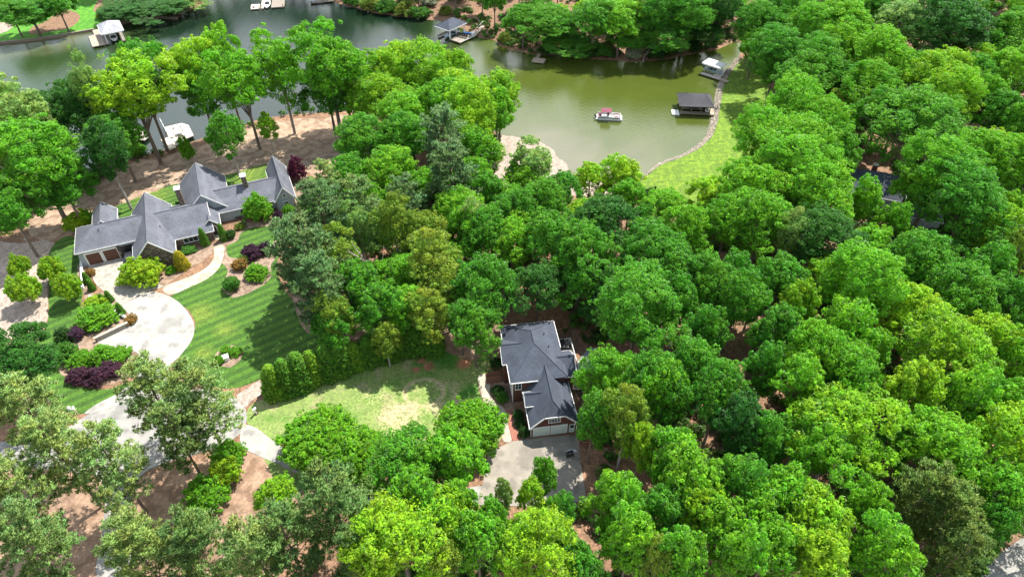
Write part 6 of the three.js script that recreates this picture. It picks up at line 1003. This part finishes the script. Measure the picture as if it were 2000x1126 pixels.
[0,-63.12,-254.37,0.45,22,5.5,2,"mid-green broadleaf tree behind left of the chair-lined boathouse dock, rightmost"],
[0,-113.83,-258.81,0.35,22,5.5,2,"mid-green broadleaf tree behind right of the pale-roofed boathouse, second from left"],
[4,141.12,-193.54,3.5,12.35,3.31,1,"small bright green understory tree near the photo's upper right corner, nearer one"],
[4,181.31,-245.63,3.5,13.87,4.2,1,"large bright green understory tree near the photo's upper right corner, farthest"],
[4,92.32,-87.64,3.5,13.39,3.26,5,"small olive understory tree near the photo's right edge"],
[4,39.72,-112.73,2.21,12.75,3.52,0,"yellow-green understory tree just front right of the bright lakeside lawn"],
[4,107.16,-243.48,3.5,10.23,3.23,1,"small bright green understory tree behind right of the white-roofed boat lift, farther one"],
[4,118.47,-207.28,3.5,13,4.15,2,"large mid-green understory tree inward of the photo's upper right corner"],
[4,162.94,-230.6,3.5,12.47,4.05,1,"large bright green understory tree near the photo's upper right corner, third farthest"],
[4,81.16,-67.57,3.5,11.59,3.34,0,"yellow-green understory tree near the photo's right edge"],
[4,85.36,-75.25,3.5,12.5,3.42,2,"mid-green understory tree near the photo's right edge, nearer one"],
[4,112.18,-124.69,3.5,10.89,4.06,0,"large yellow-green understory tree front right of the white parked car"],
[4,129.24,-233.29,3.5,10.8,3.55,5,"olive understory tree inward of the photo's upper right corner, farther one"],
[4,67.65,-39.69,3.5,10.83,4.11,2,"large mid-green understory tree near the photo's lower right corner"],
[4,30.8,-111.74,2.09,10.58,4.04,1,"large bright green understory tree just front left of the bright lakeside lawn"],
[4,54.19,-87.76,3.5,12.34,3.2,0,"small yellow-green understory tree front left of the half-hidden slate roof"],
[4,152.05,-241.16,3.5,12.66,3.34,0,"yellow-green understory tree near the photo's upper right corner, farther one"],
[4,122.28,-135.92,3.5,13.04,3.59,5,"olive understory tree right of the white parked car"],
[4,123.76,-185.94,3.5,10.01,3.69,5,"olive understory tree near the photo's upper right corner, second from left"],
[4,139.79,-214.1,3.5,14.18,3.87,0,"yellow-green understory tree near the photo's upper right corner, nearer one"],
[4,95.01,-225.41,2.38,13.66,3.33,2,"small mid-green understory tree behind right of the white-roofed boat lift"],
[4,121.42,-222.37,3.5,14.21,3.27,5,"small olive understory tree inward of the photo's upper right corner"],
[4,129.53,-194.38,3.5,14.47,4.24,5,"large olive understory tree near the photo's upper right corner"],
[4,14.43,-106.81,2.67,11.57,3.75,0,"yellow-green understory tree in front of the sandy beach"],
[4,138.18,-183.76,3.5,11.47,3.71,5,"olive understory tree near the photo's upper right corner, rightmost"],
[4,105.11,-169.12,3.5,13.57,3.82,2,"mid-green understory tree behind left of the white parked car"],
[4,60.71,-115.32,3.29,14.24,4.18,0,"large yellow-green understory tree left of the half-hidden slate roof"],
[4,86.96,-233.98,2.36,14.62,3.46,2,"mid-green understory tree behind right of the white-roofed boat lift"],
[4,160.74,-219.98,3.5,11.22,3.06,0,"small yellow-green understory tree near the photo's upper right corner, farther one"],
[4,135.55,-222.87,3.5,14.17,3.56,5,"olive understory tree near the photo's upper right corner, leftmost"],
[4,138.61,-169.1,3.5,12.54,3.5,1,"bright green understory tree near the photo's upper right corner, nearest"],
[4,128.92,-204.68,3.5,14.93,3.2,2,"small mid-green understory tree near the photo's upper right corner"],
[4,99.05,-131.06,3.5,10.65,3.1,1,"small bright green understory tree just front left of the white parked car"],
[4,86.39,-116.03,3.5,13.85,3,1,"small bright green understory tree right of the half-hidden slate roof"],
[4,89.38,-142.57,3.5,14.06,3.48,1,"bright green understory tree behind the half-hidden slate roof"],
[4,73.83,-52.92,3.5,12.18,3.32,1,"small bright green understory tree inward of the photo's lower right corner"],
[4,125.22,-142.44,3.5,13.03,3.79,1,"bright green understory tree right of the white parked car"],
[4,173.91,-230.53,3.5,12.88,3.6,1,"bright green understory tree near the photo's upper right corner, farthest"],
[4,117.46,-140.72,3.5,13.58,3.09,2,"small mid-green understory tree just right of the white parked car"],
[4,130.1,-173.19,3.5,13.16,3.96,1,"large bright green understory tree near the photo's upper right corner, nearest"],
[4,61.27,-83.09,3.5,13.13,3.8,1,"bright green understory tree in front of the half-hidden slate roof"],
[4,157.62,-211.25,3.5,13.8,3.9,1,"bright green understory tree near the photo's upper right corner, third farthest"],
[4,80.46,-60.58,3.5,10.98,3.43,1,"bright green understory tree inward of the photo's right edge"],
[4,151.08,-202.5,3.5,11.78,4.01,2,"large mid-green understory tree near the photo's upper right corner"],
[4,164.69,-240.21,3.5,14.08,3.21,1,"small bright green understory tree near the photo's upper right corner, farther one"],
[4,135.02,-157.15,3.5,12.11,3.34,0,"yellow-green understory tree behind right of the white parked car"],
[4,145.3,-182.92,3.5,10.09,3.02,0,"small yellow-green understory tree near the photo's upper right corner, nearer one"],
[4,130.95,-244.01,3.5,13.86,3.52,1,"bright green understory tree inward of the photo's upper right corner, right one"],
[4,110.58,-219.48,3.42,11.06,3.77,2,"mid-green understory tree inward of the photo's upper right corner"],
[4,92.63,-104.5,3.5,14.49,3.22,1,"small bright green understory tree near the photo's right edge"],
[4,116.86,-234.16,3.5,12.06,3.52,1,"bright green understory tree inward of the photo's upper right corner, left one"],
[4,110.59,-202.24,3.43,10.33,3.58,5,"olive understory tree inward of the photo's upper right corner, nearer one"],
[4,105.04,-128.69,3.5,13.29,3.62,0,"yellow-green understory tree just in front of the white parked car"],
[4,149.07,-192.22,3.5,13.85,3.42,2,"mid-green understory tree near the photo's upper right corner"],
[4,104.6,-110.61,3.5,12.31,3.09,0,"small yellow-green understory tree front right of the white parked car"],
[4,97.3,-99.57,3.5,10.51,3.96,2,"large mid-green understory tree near the photo's right edge, right one"],
[4,144.44,-227.28,3.5,14.41,4.23,1,"large bright green understory tree near the photo's upper right corner, second farthest"],
[4,72.52,-92.99,3.5,13.56,3.77,2,"mid-green understory tree front right of the half-hidden slate roof"],
[4,148.68,-217.85,3.5,11.14,3.36,1,"bright green understory tree near the photo's upper right corner, second farthest"],
[4,119.7,-195.4,3.5,13.47,3.15,2,"small mid-green understory tree inward of the photo's upper right corner"],
[4,93.5,-207.78,1.75,11.18,3.48,5,"olive understory tree right of the white-roofed boat lift"],
[4,74,-140.29,2.61,13.65,3.26,1,"small bright green understory tree behind left of the half-hidden slate roof"],
[4,98.46,-186.31,3.09,12.23,3.7,1,"bright green understory tree right of the white-roofed boat lift"],
[4,98.84,-174.97,3.45,11.92,4.03,5,"large olive understory tree behind left of the white parked car"],
[4,121.85,-170.22,3.5,14.06,3.6,0,"yellow-green understory tree behind the white parked car"],
[4,118.38,-128.46,3.5,13.57,4.2,2,"large mid-green understory tree right of the white parked car"],
[4,88.75,-215.66,1.24,14.96,3.14,1,"small bright green understory tree behind right of the white-roofed boat lift, nearer one"],
[4,78.35,-95.09,3.5,10.85,4.11,2,"large mid-green understory tree near the photo's right edge, left one"],
[4,97.38,-109.65,3.5,10.4,3.34,2,"mid-green understory tree near the photo's right edge, farther one"],
[4,-16.94,-115.96,3.42,13.05,4.2,1,"large bright green understory tree right of the straw-mulched clearing"],
[4,-32.94,-117.23,3.5,14.67,4.1,2,"large mid-green understory tree front right of the straw-mulched clearing"],
[4,-35.32,-105.32,3.5,13.53,3.19,2,"small mid-green understory tree in front of the straw-mulched clearing"],
[4,-19.22,-89.89,3.5,10.35,4.06,1,"large bright green understory tree behind the worn pale lawn, left one"],
[4,-29.98,-111.47,3.5,12.2,4.09,1,"large bright green understory tree front right of the straw-mulched clearing"],
[4,-15.37,-99.45,3.5,13.95,3.63,5,"olive understory tree front right of the straw-mulched clearing"],
[4,-21.92,-112.43,3.5,10.35,3.54,1,"bright green understory tree front right of the straw-mulched clearing"],
[4,-7.57,-118.27,2.74,13.2,3.38,1,"bright green understory tree left of the sandy beach"],
[4,-13.3,-93.61,3.5,11.19,4.08,1,"large bright green understory tree behind the worn pale lawn, right one"],
[4,39.55,-246.37,3.5,11.72,3.85,1,"bright green understory tree behind right of the small bare dock, third farthest"],
[4,15.48,-255.54,3.5,14.15,3.3,1,"small bright green understory tree behind the small bare dock"],
[4,-1.13,-246.86,2.65,12.5,3.5,5,"olive understory tree behind right of the chair-lined boathouse dock"],
[4,59.59,-222.12,1.1,12.61,3.02,0,"small yellow-green understory tree behind the white-roofed boat lift"],
[4,49.09,-237.08,3.09,14.44,3.62,1,"bright green understory tree behind left of the white-roofed boat lift, right one"],
[4,-17.53,-259.36,2.88,14.68,3.89,1,"bright green understory tree behind the chair-lined boathouse dock, farther one"],
[4,6.99,-218.92,1.03,10.82,4.16,2,"large mid-green understory tree behind the small bare dock"],
[4,-49.84,-251.41,0.82,11.07,4.11,0,"large yellow-green understory tree behind left of the chair-lined boathouse dock"],
[4,21.18,-230.49,2.78,13.21,3.48,0,"yellow-green understory tree behind right of the small bare dock, farther one"],
[4,6.24,-253.09,3.41,13.77,3.87,1,"bright green understory tree behind right of the chair-lined boathouse dock"],
[4,44.84,-213.08,0.96,12.5,4.12,1,"large bright green understory tree behind left of the white-roofed boat lift, nearer one"],
[4,2.38,-234.58,1.93,13.69,3.03,5,"small olive understory tree behind right of the chair-lined boathouse dock"],
[4,32.01,-221.29,2.02,10.56,3.91,2,"mid-green understory tree behind right of the small bare dock"],
[4,-58.27,-257.74,0.88,13.85,3.4,0,"yellow-green understory tree behind left of the chair-lined boathouse dock"],
[4,51.48,-248.42,3.49,13.69,3.87,5,"olive understory tree behind left of the white-roofed boat lift"],
[4,40.5,-232.17,3.07,13.03,4.12,1,"large bright green understory tree behind left of the white-roofed boat lift, farther one"],
[4,23.51,-216.92,1.33,11.44,3.76,0,"yellow-green understory tree behind right of the small bare dock, nearer one"],
[4,27.21,-249.2,3.5,11.43,3.39,1,"bright green understory tree behind right of the small bare dock, second farthest"],
[4,-42.93,-257.24,1.75,13.57,3.53,2,"mid-green understory tree behind left of the chair-lined boathouse dock, right one"],
[4,60.74,-244.91,3.14,12.4,4,5,"large olive understory tree behind the white-roofed boat lift, left one"],
[4,-5.63,-221.53,0.46,14.6,3.38,2,"mid-green understory tree behind right of the chair-lined boathouse dock"],
[4,-17.39,-245.55,1.39,12.08,3.79,1,"bright green understory tree behind the chair-lined boathouse dock, nearer one"],
[4,29.6,-236.16,3.36,12.03,4.07,1,"large bright green understory tree behind right of the small bare dock"],
[4,81,-258.78,3.5,10.83,3.85,5,"olive understory tree behind the white-roofed boat lift, right one"],
[4,58.23,-258.27,3.5,12.83,3.14,2,"small mid-green understory tree behind the white-roofed boat lift"],
[4,62.63,-230.59,1.65,12.58,3.87,5,"olive understory tree behind the white-roofed boat lift, left one"],
[4,-30.95,-261.06,2.72,14.5,3.14,1,"small bright green understory tree behind the chair-lined boathouse dock"],
[4,-65.51,-265.02,0.99,10.57,3.37,5,"olive understory tree behind left of the chair-lined boathouse dock"],
[4,77.31,-246.85,3.18,13.5,4.12,5,"large olive understory tree behind the white-roofed boat lift, right one"],
[4,15.55,-237.54,3.01,14.67,3.19,5,"small olive understory tree behind the small bare dock"],
[4,72.98,-233.9,1.78,13.69,3.9,1,"bright green understory tree behind the white-roofed boat lift"],
[4,-34.47,-249.33,1.32,11.77,3.14,1,"small bright green understory tree behind left of the chair-lined boathouse dock"],
[4,-10.01,-232.38,0.8,11,3.26,1,"small bright green understory tree just behind right of the chair-lined boathouse dock"],
[4,34.6,-256.67,3.5,11.11,3.79,1,"bright green understory tree behind right of the small bare dock, farthest"],
[4,48.52,-227.31,2.3,13.34,3.44,0,"yellow-green understory tree behind left of the white-roofed boat lift"],
[4,71.52,-221.6,0.54,10.13,4.14,1,"large bright green understory tree behind the white-roofed boat lift"],
[4,-32.24,-239.87,0.53,10.85,3.73,1,"bright green understory tree behind left of the chair-lined boathouse dock"],
[4,24.69,-260.01,3.5,12.21,3.52,1,"bright green understory tree behind the small bare dock"],
[4,43,-260.41,3.5,10.27,3.91,1,"bright green understory tree behind left of the white-roofed boat lift, left one"],
[4,69.09,-257.85,3.5,10.54,3.08,1,"small bright green understory tree behind the white-roofed boat lift"],
[4,-7.02,-257.68,3.09,11.59,4.21,2,"large mid-green understory tree behind right of the chair-lined boathouse dock"],
[4,31.12,-210.7,0.85,11.51,3.77,1,"bright green understory tree behind right of the small bare dock, nearest"],
[4,14.69,-213.4,0.79,11.21,3.52,0,"yellow-green understory tree just behind right of the small bare dock"],
[4,-19.18,-236.51,0.56,12.94,3.41,2,"mid-green understory tree just behind the chair-lined boathouse dock"],
[4,-50.41,-262.85,1.82,12.42,3.34,2,"mid-green understory tree behind left of the chair-lined boathouse dock, left one"],
[4,-116.11,-118.44,1.6,14.28,4.18,1,"large bright green understory tree behind left of the gravel side yard"],
[4,-125.75,-132.06,0.45,11.75,3.03,1,"small bright green understory tree behind left of the gravel side yard"],
[4,-116.33,-125.13,0.89,12.72,4.12,1,"large bright green understory tree behind the gravel side yard"],
[4,-123.1,-125.88,0.91,10.62,3.58,1,"bright green understory tree behind left of the gravel side yard"],
[4,-108.91,-117.41,1.6,11.05,3.25,1,"small bright green understory tree behind the gravel side yard"],
[4,-117.81,-132,0.41,13.45,3.14,2,"small mid-green understory tree behind the gravel side yard"],
[4,-168.44,-253.45,3.5,14.36,3.17,0,"small yellow-green understory tree near the photo's upper left corner"],
[4,-120.76,-265.54,0.95,12.85,3.84,5,"olive understory tree behind right of the pale-roofed boathouse"],
[4,-161.66,-245.21,3.07,10.2,3.83,1,"bright green understory tree near the photo's upper left corner, right one"],
[4,-182.39,-251.52,3.5,11.59,3.82,1,"bright green understory tree near the photo's upper left corner, left one"],
[4,-149.63,-254.85,3.19,13.15,4.03,1,"large bright green understory tree behind the pale-roofed boathouse"],
[4,-174.78,-246.65,3.41,13.76,4.19,1,"large bright green understory tree near the photo's upper left corner"],
[4,-132.24,-245.21,1.34,13.45,3.01,0,"small yellow-green understory tree behind the pale-roofed boathouse"],
[4,-134.42,-257,2.3,11.07,3.27,1,"small bright green understory tree behind the pale-roofed boathouse"],
[4,-116.31,-246.02,0.45,11.98,3.6,2,"mid-green understory tree behind right of the pale-roofed boathouse"],
[4,-143.86,-247.05,2.23,13.85,3.77,1,"bright green understory tree behind the pale-roofed boathouse"],
[4,-124.41,-250.97,1.14,14.92,3.97,1,"large bright green understory tree behind right of the pale-roofed boathouse"],
[4,-114.97,-256.17,0.4,11.36,3.66,1,"bright green understory tree behind right of the pale-roofed boathouse"],
[4,-184.69,-242.41,3.36,13.2,3.06,2,"small mid-green understory tree near the photo's upper left corner"]
];
{
  const r = rng(4242), names = ['broadleaf_tree', 'open_crowned_tree', 'pine_tree', 'ornamental_tree', 'understory_tree'], cat = ['tree', 'tree', 'pine tree', 'small tree', 'tree'];
  for (const [kind, x, z, y, H, R, tone, label] of treeRows) {
    const k = kind === 4 ? 0 : kind;
    const set = k === 0 ? (H > 24 ? proto.tall : R < 3.6 ? proto.small : R < 5.6 ? proto.mid : proto.large) : k === 1 ? proto.open : k === 2 ? proto.pine : R > 5 ? proto.dome : proto.young;
    const v = set[Math.floor(r() * set.length)], nomH = k === 3 ? 7 : 20, f = k === 2 ? 1.08 : k === 3 ? (R > 5 ? 0.95 : 0.86) : 1.1;
    const t = thing(names[kind], label, cat[kind], [x, Math.max(groundY(x, z), 0), z], r() * 6.283);
    t.scale.set((R * f) / 5, (H * (0.95 + 0.1 * r())) / nomH, (R * f * (0.88 + 0.24 * r())) / 5);
    part('trunk', v.trunk, k === 2 ? M.barkPine : k === 1 ? M.barkPale : M.bark, t);
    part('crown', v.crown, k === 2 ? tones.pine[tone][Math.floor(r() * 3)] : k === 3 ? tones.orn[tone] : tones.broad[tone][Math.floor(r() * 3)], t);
  }
}
// shrubs, cones and clipped plants
const shrubGeo = [71, 72, 73].map((s) => broadleaf(s, 34, 9, 26, 0.09, { H: 1.6, R: 1, cy: 0.6, ry: 0.84, low: -0.35, rough: 0.3, bough: 0.85 }));
function coneGeo(seed) {
  const r = rng(seed), c = cloud();
  for (let i = 0; i < 150; i++) { const f = (i + r()) / 150, rad = Math.pow(1 - f, 0.58) * 0.92 * (0.9 + 0.2 * r()) + 0.03, a = i * 2.39996, out = new THREE.Vector3(Math.cos(a), 0.35, Math.sin(a)).normalize(); clump(c, r, new THREE.Vector3(Math.cos(a) * rad, f * 3.9 + 0.1, Math.sin(a) * rad), 0.26, out, 44, 0.17, dirTint(r)); }
  return { crown: asGeometry(c), trunk: tube([[0, -0.3, 0], [0, 3.4, 0]], 0.12, 0.03, 6) };
}
const cones = [81, 82].map(coneGeo);
const tint = { green: leafMat(0.13, 0.35, 0.012), lime: leafMat(0.27, 0.44, 0.012), deep: leafMat(0.035, 0.11, 0.014), mid: leafMat(0.065, 0.21, 0.016), purple: leafMat(0.06, 0.024, 0.042, 0.2), maroon: leafMat(0.11, 0.022, 0.048, 0.25), plum: leafMat(0.05, 0.022, 0.044, 0.15), gold: leafMat(0.42, 0.38, 0.018), orange: leafMat(0.25, 0.15, 0.035, 0.25), cedar: leafMat(0.1, 0.25, 0.022, 0.35), cedarBright: leafMat(0.17, 0.33, 0.022, 0.35), grey: leafMat(0.24, 0.27, 0.17, 0.2), olive: leafMat(0.18, 0.26, 0.03) };
let sn = 0;
function plant(kind, label, category, [x, z], w, h, mat, group, name) {
  const set = kind === 'cone' ? cones : shrubGeo, v = set[sn++ % set.length], t = thing(name ?? (kind === 'cone' ? 'conical_evergreen' : 'shrub'), label, category, [x, Math.max(groundY(x, z), 0), z], sn * 1.7, group);
  t.scale.set(w / 2.1, h / (kind === 'cone' ? 4.1 : 1.5), w / 2.1);
  part('trunk', v.trunk, M.bark, t); part('crown', v.crown, mat, t);
}
const nth = ['first', 'second', 'third', 'fourth', 'fifth', 'sixth', 'seventh', 'eighth', 'ninth', 'tenth', 'eleventh', 'twelfth'];
[[-37.59, -68.7], [-35.75, -69.53], [-33.92, -70.58], [-31.99, -71.65], [-30.01, -72.63], [-28.11, -73.72], [-26.08, -74.72], [-23.85, -75.74], [-21.4, -76.65], [-18.91, -77.46], [-16.35, -77.92], [-13.76, -78.15]].forEach((p, i) => plant('cone', `conical evergreen in the hedge row beside the worn lawn, ${nth[i]} from the left`, 'evergreen', p, 4.5 + 0.3 * (i % 3) - 0.3, (i < 6 ? 6.6 : 5.2) + 0.7 * ((i * 7) % 3) * 0.5, i > 6 ? tint.cedar : i % 3 ? tint.cedar : tint.cedarBright, 'hedge row of conical evergreens'));
[[[-61.34, -106.24], 1.7, 4.2, 'left'], [[-58.15, -107.88], 1.7, 4.0, 'right']].forEach(([p, w, h, s]) => plant('cone', `upright dark cone ${s} of the stone house entry arch`, 'evergreen', p, w, h, tint.cedar, 'cones flanking the entry'));
plant('cone', 'golden yellow conical shrub at the stone gable corner', 'evergreen', [-63.52, -99.37], 2.8, 4.0, tint.gold);
[[[-79.79, -94.97], 'first'], [[-78.03, -92.99], 'second'], [[-74.16, -89.16], 'third'], [[-73.39, -89.97], 'fourth'], [[-70, -86.79], 'fifth']].forEach(([p, s]) => plant('cone', `slim dark cone along the garage court wall, ${s} from the garage`, 'evergreen', p, 1.3, 2.6, tint.cedar, 'slim cones by the garage court'));
const shrubs = [
  ['large lime green rounded shrub in front of the stone gable', [-69.43, -95.83], 8.0, 4.4, tint.lime], ['rounded green maple at the right wing of the stone house', [-52.52, -115.43], 6.2, 4.6, tint.green], ['golden-green rounded shrub at the left end of the garage', [-90.75, -112.84], 5.2, 3.2, tint.lime], ['mid-green shrub tucked right of the golden garage-end shrub', [-88.95, -114.9], 3.6, 3.0, tint.green],
  ['low lime green shrub bank behind the dry-stone wall', [-72.95, -84.73], 7, 2.2, tint.green], ['yellow-green shrub above the lime shrub bank', [-75.48, -88.36], 4.2, 2.0, tint.lime], ['green shrub mass left end of the lower garden bed', [-74.96, -76.08], 4.6, 2.6, tint.mid], ['dark rounded shrub at the upper end of the lower bed', [-76.75, -79.81], 3.4, 2.2, tint.deep], ['small purple shrub tucked behind the lower garden bed', [-75.67, -81.25], 3.4, 1.7, tint.plum],
  ['bright green shrub in the lower bed, left of three', [-71.96, -75.17], 4.4, 1.9, tint.green], ['bright green shrub in the lower bed, middle of three', [-69.02, -75.85], 4.6, 1.9, tint.green], ['bright green shrub in the lower bed, right of three', [-65.77, -76.31], 4.4, 1.8, tint.green],
  ['dark purple shrub in the lower bed, left of three', [-70.77, -71.87], 3.8, 1.7, tint.purple], ['dark purple shrub in the lower bed, middle of three', [-67.75, -71.87], 4.2, 1.7, tint.purple], ['dark purple shrub in the lower bed, right of three', [-65.37, -72.95], 3.8, 1.6, tint.purple],
  ['orange-brown shrub at the top of the garage court wall', [-80.26, -97.29], 1.9, 1.3, tint.orange], ['small rust shrub lower down the garage court wall', [-78.31, -93.83], 1.4, 1.1, tint.orange], ['rust shrub at the corner of the dry-stone wall', [-67.4, -84.48], 2.3, 1.2, tint.orange],
  ['purple shrub on the island bed, larger of the pair', [-50.93, -102.74], 4.2, 2.2, tint.plum], ['purple shrub on the island bed, smaller of the pair', [-48.24, -104], 3.2, 1.8, tint.plum], ['orange shrub at the left tip of the island bed', [-52.57, -99.07], 3.0, 1.8, tint.orange], ['golden-brown shrub beside the larger purple shrub', [-52, -100.89], 2.2, 1.4, tint.olive], ['bright green mound at the front of the island bed', [-48.39, -96.41], 4.6, 1.8, tint.green], ['rounded green shrub at the near end of the island bed', [-52.38, -93.55], 3.4, 2.3, tint.mid],
  ['dark plum shrub under the right gable end', [-48.53, -113.66], 2.8, 2.4, tint.plum], ['maroon ornamental shrub behind the right gable', [-48.44, -129.34], 4.2, 4.6, tint.maroon], ['rounded shrub right of the entry cone', [-57, -108.87], 2.4, 1.6, tint.deep], ['low green shrub beside the arched window', [-56.02, -111.92], 2.4, 1.0, tint.olive], ['low green shrub left of the golden cone', [-65.35, -98.18], 2.2, 1.0, tint.green], ['low green shrub under the front window row', [-63.75, -104.32], 3, 0.8, tint.mid], ['green shrub at the right corner of the end gable', [-46.88, -116.15], 3, 2.4, tint.green],
  ['clipped round shrub on the lawn island, left', [-48.79, -75.4], 2.0, 1.1, tint.green], ['clipped round shrub on the lawn island, behind the white box', [-48.32, -77.22], 2.0, 1.1, tint.green], ['clipped round shrub on the lawn island, right', [-46.76, -77.22], 2.4, 1.1, tint.green],
  ['lime bush under the tall roadside pines, nearest the road', [-40.81, -56.2], 4.8, 3.2, tint.green], ['lime bush under the tall roadside pines, middle one', [-40.97, -52.82], 4.6, 3.6, tint.lime], ['broad green bush under the tall roadside pines', [-42.26, -49.6], 6.2, 4.0, tint.green], ['bright lime bush in the straw clearing', [-42.32, -44.32], 4.2, 3.6, tint.lime], ['slim dark shrub by the straw clearing', [-35.01, -50.23], 1.0, 2.2, tint.deep],
  ['dark shrub in the entry bed of the brick house', [-2.29, -68.7], 2.2, 1.4, tint.deep], ['green shrub left of the brick house corner', [-1.62, -67.27], 2.0, 1.3, tint.mid], ['dark shrub along the brick garage wall, first', [0.95, -64.29], 1.8, 1.2, tint.deep], ['dark shrub along the brick garage wall, second', [1.26, -62.55], 1.8, 1.2, tint.deep], ['dark shrub along the brick garage wall, third', [1.71, -60.86], 1.8, 1.2, tint.deep], ['dark shrub beside the entry steps of the brick house', [-2.38, -74.28], 2.4, 1.6, tint.deep],
  ['shore bush at the left end of the wooded far bank', [-2.43, -211.74], 4.5, 3, tint.olive], ['bright bush leaning over the far waterline', [17.66, -203.37], 4, 4, tint.green], ['grey-green bush on the far waterline near the fallen wood', [36.95, -199.02], 5, 4, tint.grey], ['green bush on the far waterline, middle', [28.16, -201.17], 5, 3.6, tint.mid], ['yellow bush on the far waterline at the right', [49.31, -204.08], 4, 3.2, tint.lime], ['light bush at the mouth of the narrow inlet', [63.1, -209.39], 4, 4, tint.green], ['dark bush on the far waterline beside the small dock', [11.04, -203.43], 5, 3.4, tint.deep], ['dark bush on the far waterline left of the grey bush', [23.42, -200.57], 5, 3.2, tint.deep], ['dark bush on the far waterline right of the grey bush', [42.91, -200.44], 6, 3.4, tint.deep], ['dark bush at the inner end of the far bank', [55.93, -205.61], 6, 3.2, tint.deep],
  ['bank bush on the upper far shore, first from left', [-55.78, -243.85], 8, 4, tint.mid], ['bank bush on the upper far shore, second from left', [-49.44, -240.04], 8, 4, tint.olive], ['bank bush on the upper far shore, third from left', [-43.19, -237.23], 8, 4, tint.mid], ['bank bush on the upper far shore, fourth from left', [-36.71, -234.51], 8, 3.6, tint.olive], ['bank bush on the upper far shore, fifth from left', [-30.59, -232.7], 7, 3.2, tint.mid], ['bank bush on the upper far shore, higher up', [-46.95, -245.18], 8, 4, tint.grey], ['bank bush above the slate-roofed boathouse', [-22.76, -235.15], 5, 2, tint.olive], ['bank bush higher above the slate-roofed boathouse', [-28.57, -241.74], 6, 2.4, tint.grey],
  ['bright shrub behind the pale boathouse', [-137.41, -231.17], 5, 3, tint.lime], ['dark shrub right of the pale boathouse', [-129.09, -231.76], 6, 4, tint.deep], ['grey-leaved shrub overhanging the left inlet', [-113.27, -234.51], 7, 4, tint.grey],
  ['small green bush beside the left white dock platform', [-92.38, -145.81], 5, 3, tint.green], ['young slim tree by the white dock platform', [-77.79, -142.27], 3.4, 5, tint.green], ['small bush on the lakeside lawn edge, left', [29.74, -123.57], 3.2, 4, tint.deep], ['small conifer-like bush on the lakeside lawn edge, right', [32.8, -119.16], 3.4, 5.5, tint.mid],
];
for (const [l, p, w, h, m] of shrubs) plant('shrub', l, 'shrub', p, w, h, m);
// low undergrowth of the woods: nobody could count it
{
  const r = rng(99), c = cloud(); for (let k = 0; k < 5; k++) clump(c, r, new THREE.Vector3((r() - 0.5) * 1.1, 0.3 + 0.3 * r(), (r() - 0.5) * 1.1), 0.45, UPV, 12, 0.34, dirTint(r));
  const geo = asGeometry(c), inside = (x, z, P) => { let k = false; for (let i = 0, j = P.length - 1; i < P.length; j = i++) { const [ax, az] = P[i], [bx, bz] = P[j]; if ((az > z) !== (bz > z) && x < ((bx - ax) * (z - az)) / (bz - az) + ax) k = !k; } return k; };
  const M4 = []; const o = new THREE.Object3D(), col = new THREE.Color(), cols = [];
  for (let n = 0; n < 60000 && M4.length < 15000; n++) {
    const z = lerp(-300, -36, r()), x = (r() * 2 - 1) * (34 - z * 0.7);
    if (fbm(x / 6, z / 6, 17, 3) < 0.46 || shoreDistance(x, z) < 0.6 || cleared.some(([b, P]) => x > b[0] && x < b[2] && z > b[1] && z < b[3] && inside(x, z, P))) continue;
    o.position.set(x, groundY(x, z) - 0.05, z); o.rotation.y = r() * 6; const s = 0.6 + 1.1 * r(); o.scale.set(s, s * (0.7 + 0.7 * r()), s); o.updateMatrix(); M4.push(o.matrix.clone()); const k = 0.6 + 0.7 * r(); cols.push([k * (0.8 + 0.5 * r()), k, k]);
  }
  const im = new THREE.InstancedMesh(geo, leafMat(0.06, 0.15, 0.018), M4.length); M4.forEach((m, i) => { im.setMatrixAt(i, m); im.setColorAt(i, col.setRGB(...cols[i])); });
  im.name = 'undergrowth'; im.userData = { kind: 'stuff' }; im.castShadow = im.receiveShadow = true; scene.add(im);
}
// bare limbs left by storms in the middle wood
function bareTree(label, [x, z], H, seed, lean) {
  const r = rng(seed), t = thing('bare_tree', label, 'dead tree', [x, groundY(x, z), z], r() * 6), tr = part('trunk', tube([[0, -0.5, 0], [lean * 0.3, H * 0.5, 0], [lean, H, lean * 0.4]], 0.22, 0.05, 7, 3), M.barkPale, t);
  for (let k = 0; k < 9; k++) { const f = 0.4 + 0.58 * r(), a = r() * 6.28, L = (1.2 - f) * 5 + 1.2, b = [lean * f * f, H * f, lean * 0.3 * f]; part('limb', tube([b, [b[0] + Math.cos(a) * L * 0.5, b[1] + L * 0.25, b[2] + Math.sin(a) * L * 0.5], [b[0] + Math.cos(a) * L, b[1] + L * (0.3 + 0.4 * r()), b[2] + Math.sin(a) * L]], 0.09, 0.02, 5, 2), M.barkPale, tr); }
}
bareTree('bare forked pale tree rising in the middle wood', [-23.74, -87.05], 15, 5, 1.5);
bareTree('bare pale snag above the hedge row', [-27.55, -81.38], 9, 6, -1.2);
bareTree('bare pale snag behind the hedge row, right', [-21.25, -80.77], 10, 7, 1);
bareTree('thin bare tree standing on the sandy beach', [-5.65, -123.88], 15, 8, 0.6);
bareTree('fallen bare branches at the far waterline', [39.63, -197.9], 3, 9, 3);

for (const o of scene.children) o.traverse?.((m) => { if (m.isMesh) m.castShadow = m.receiveShadow = true; });
renderer.render(scene, camera);
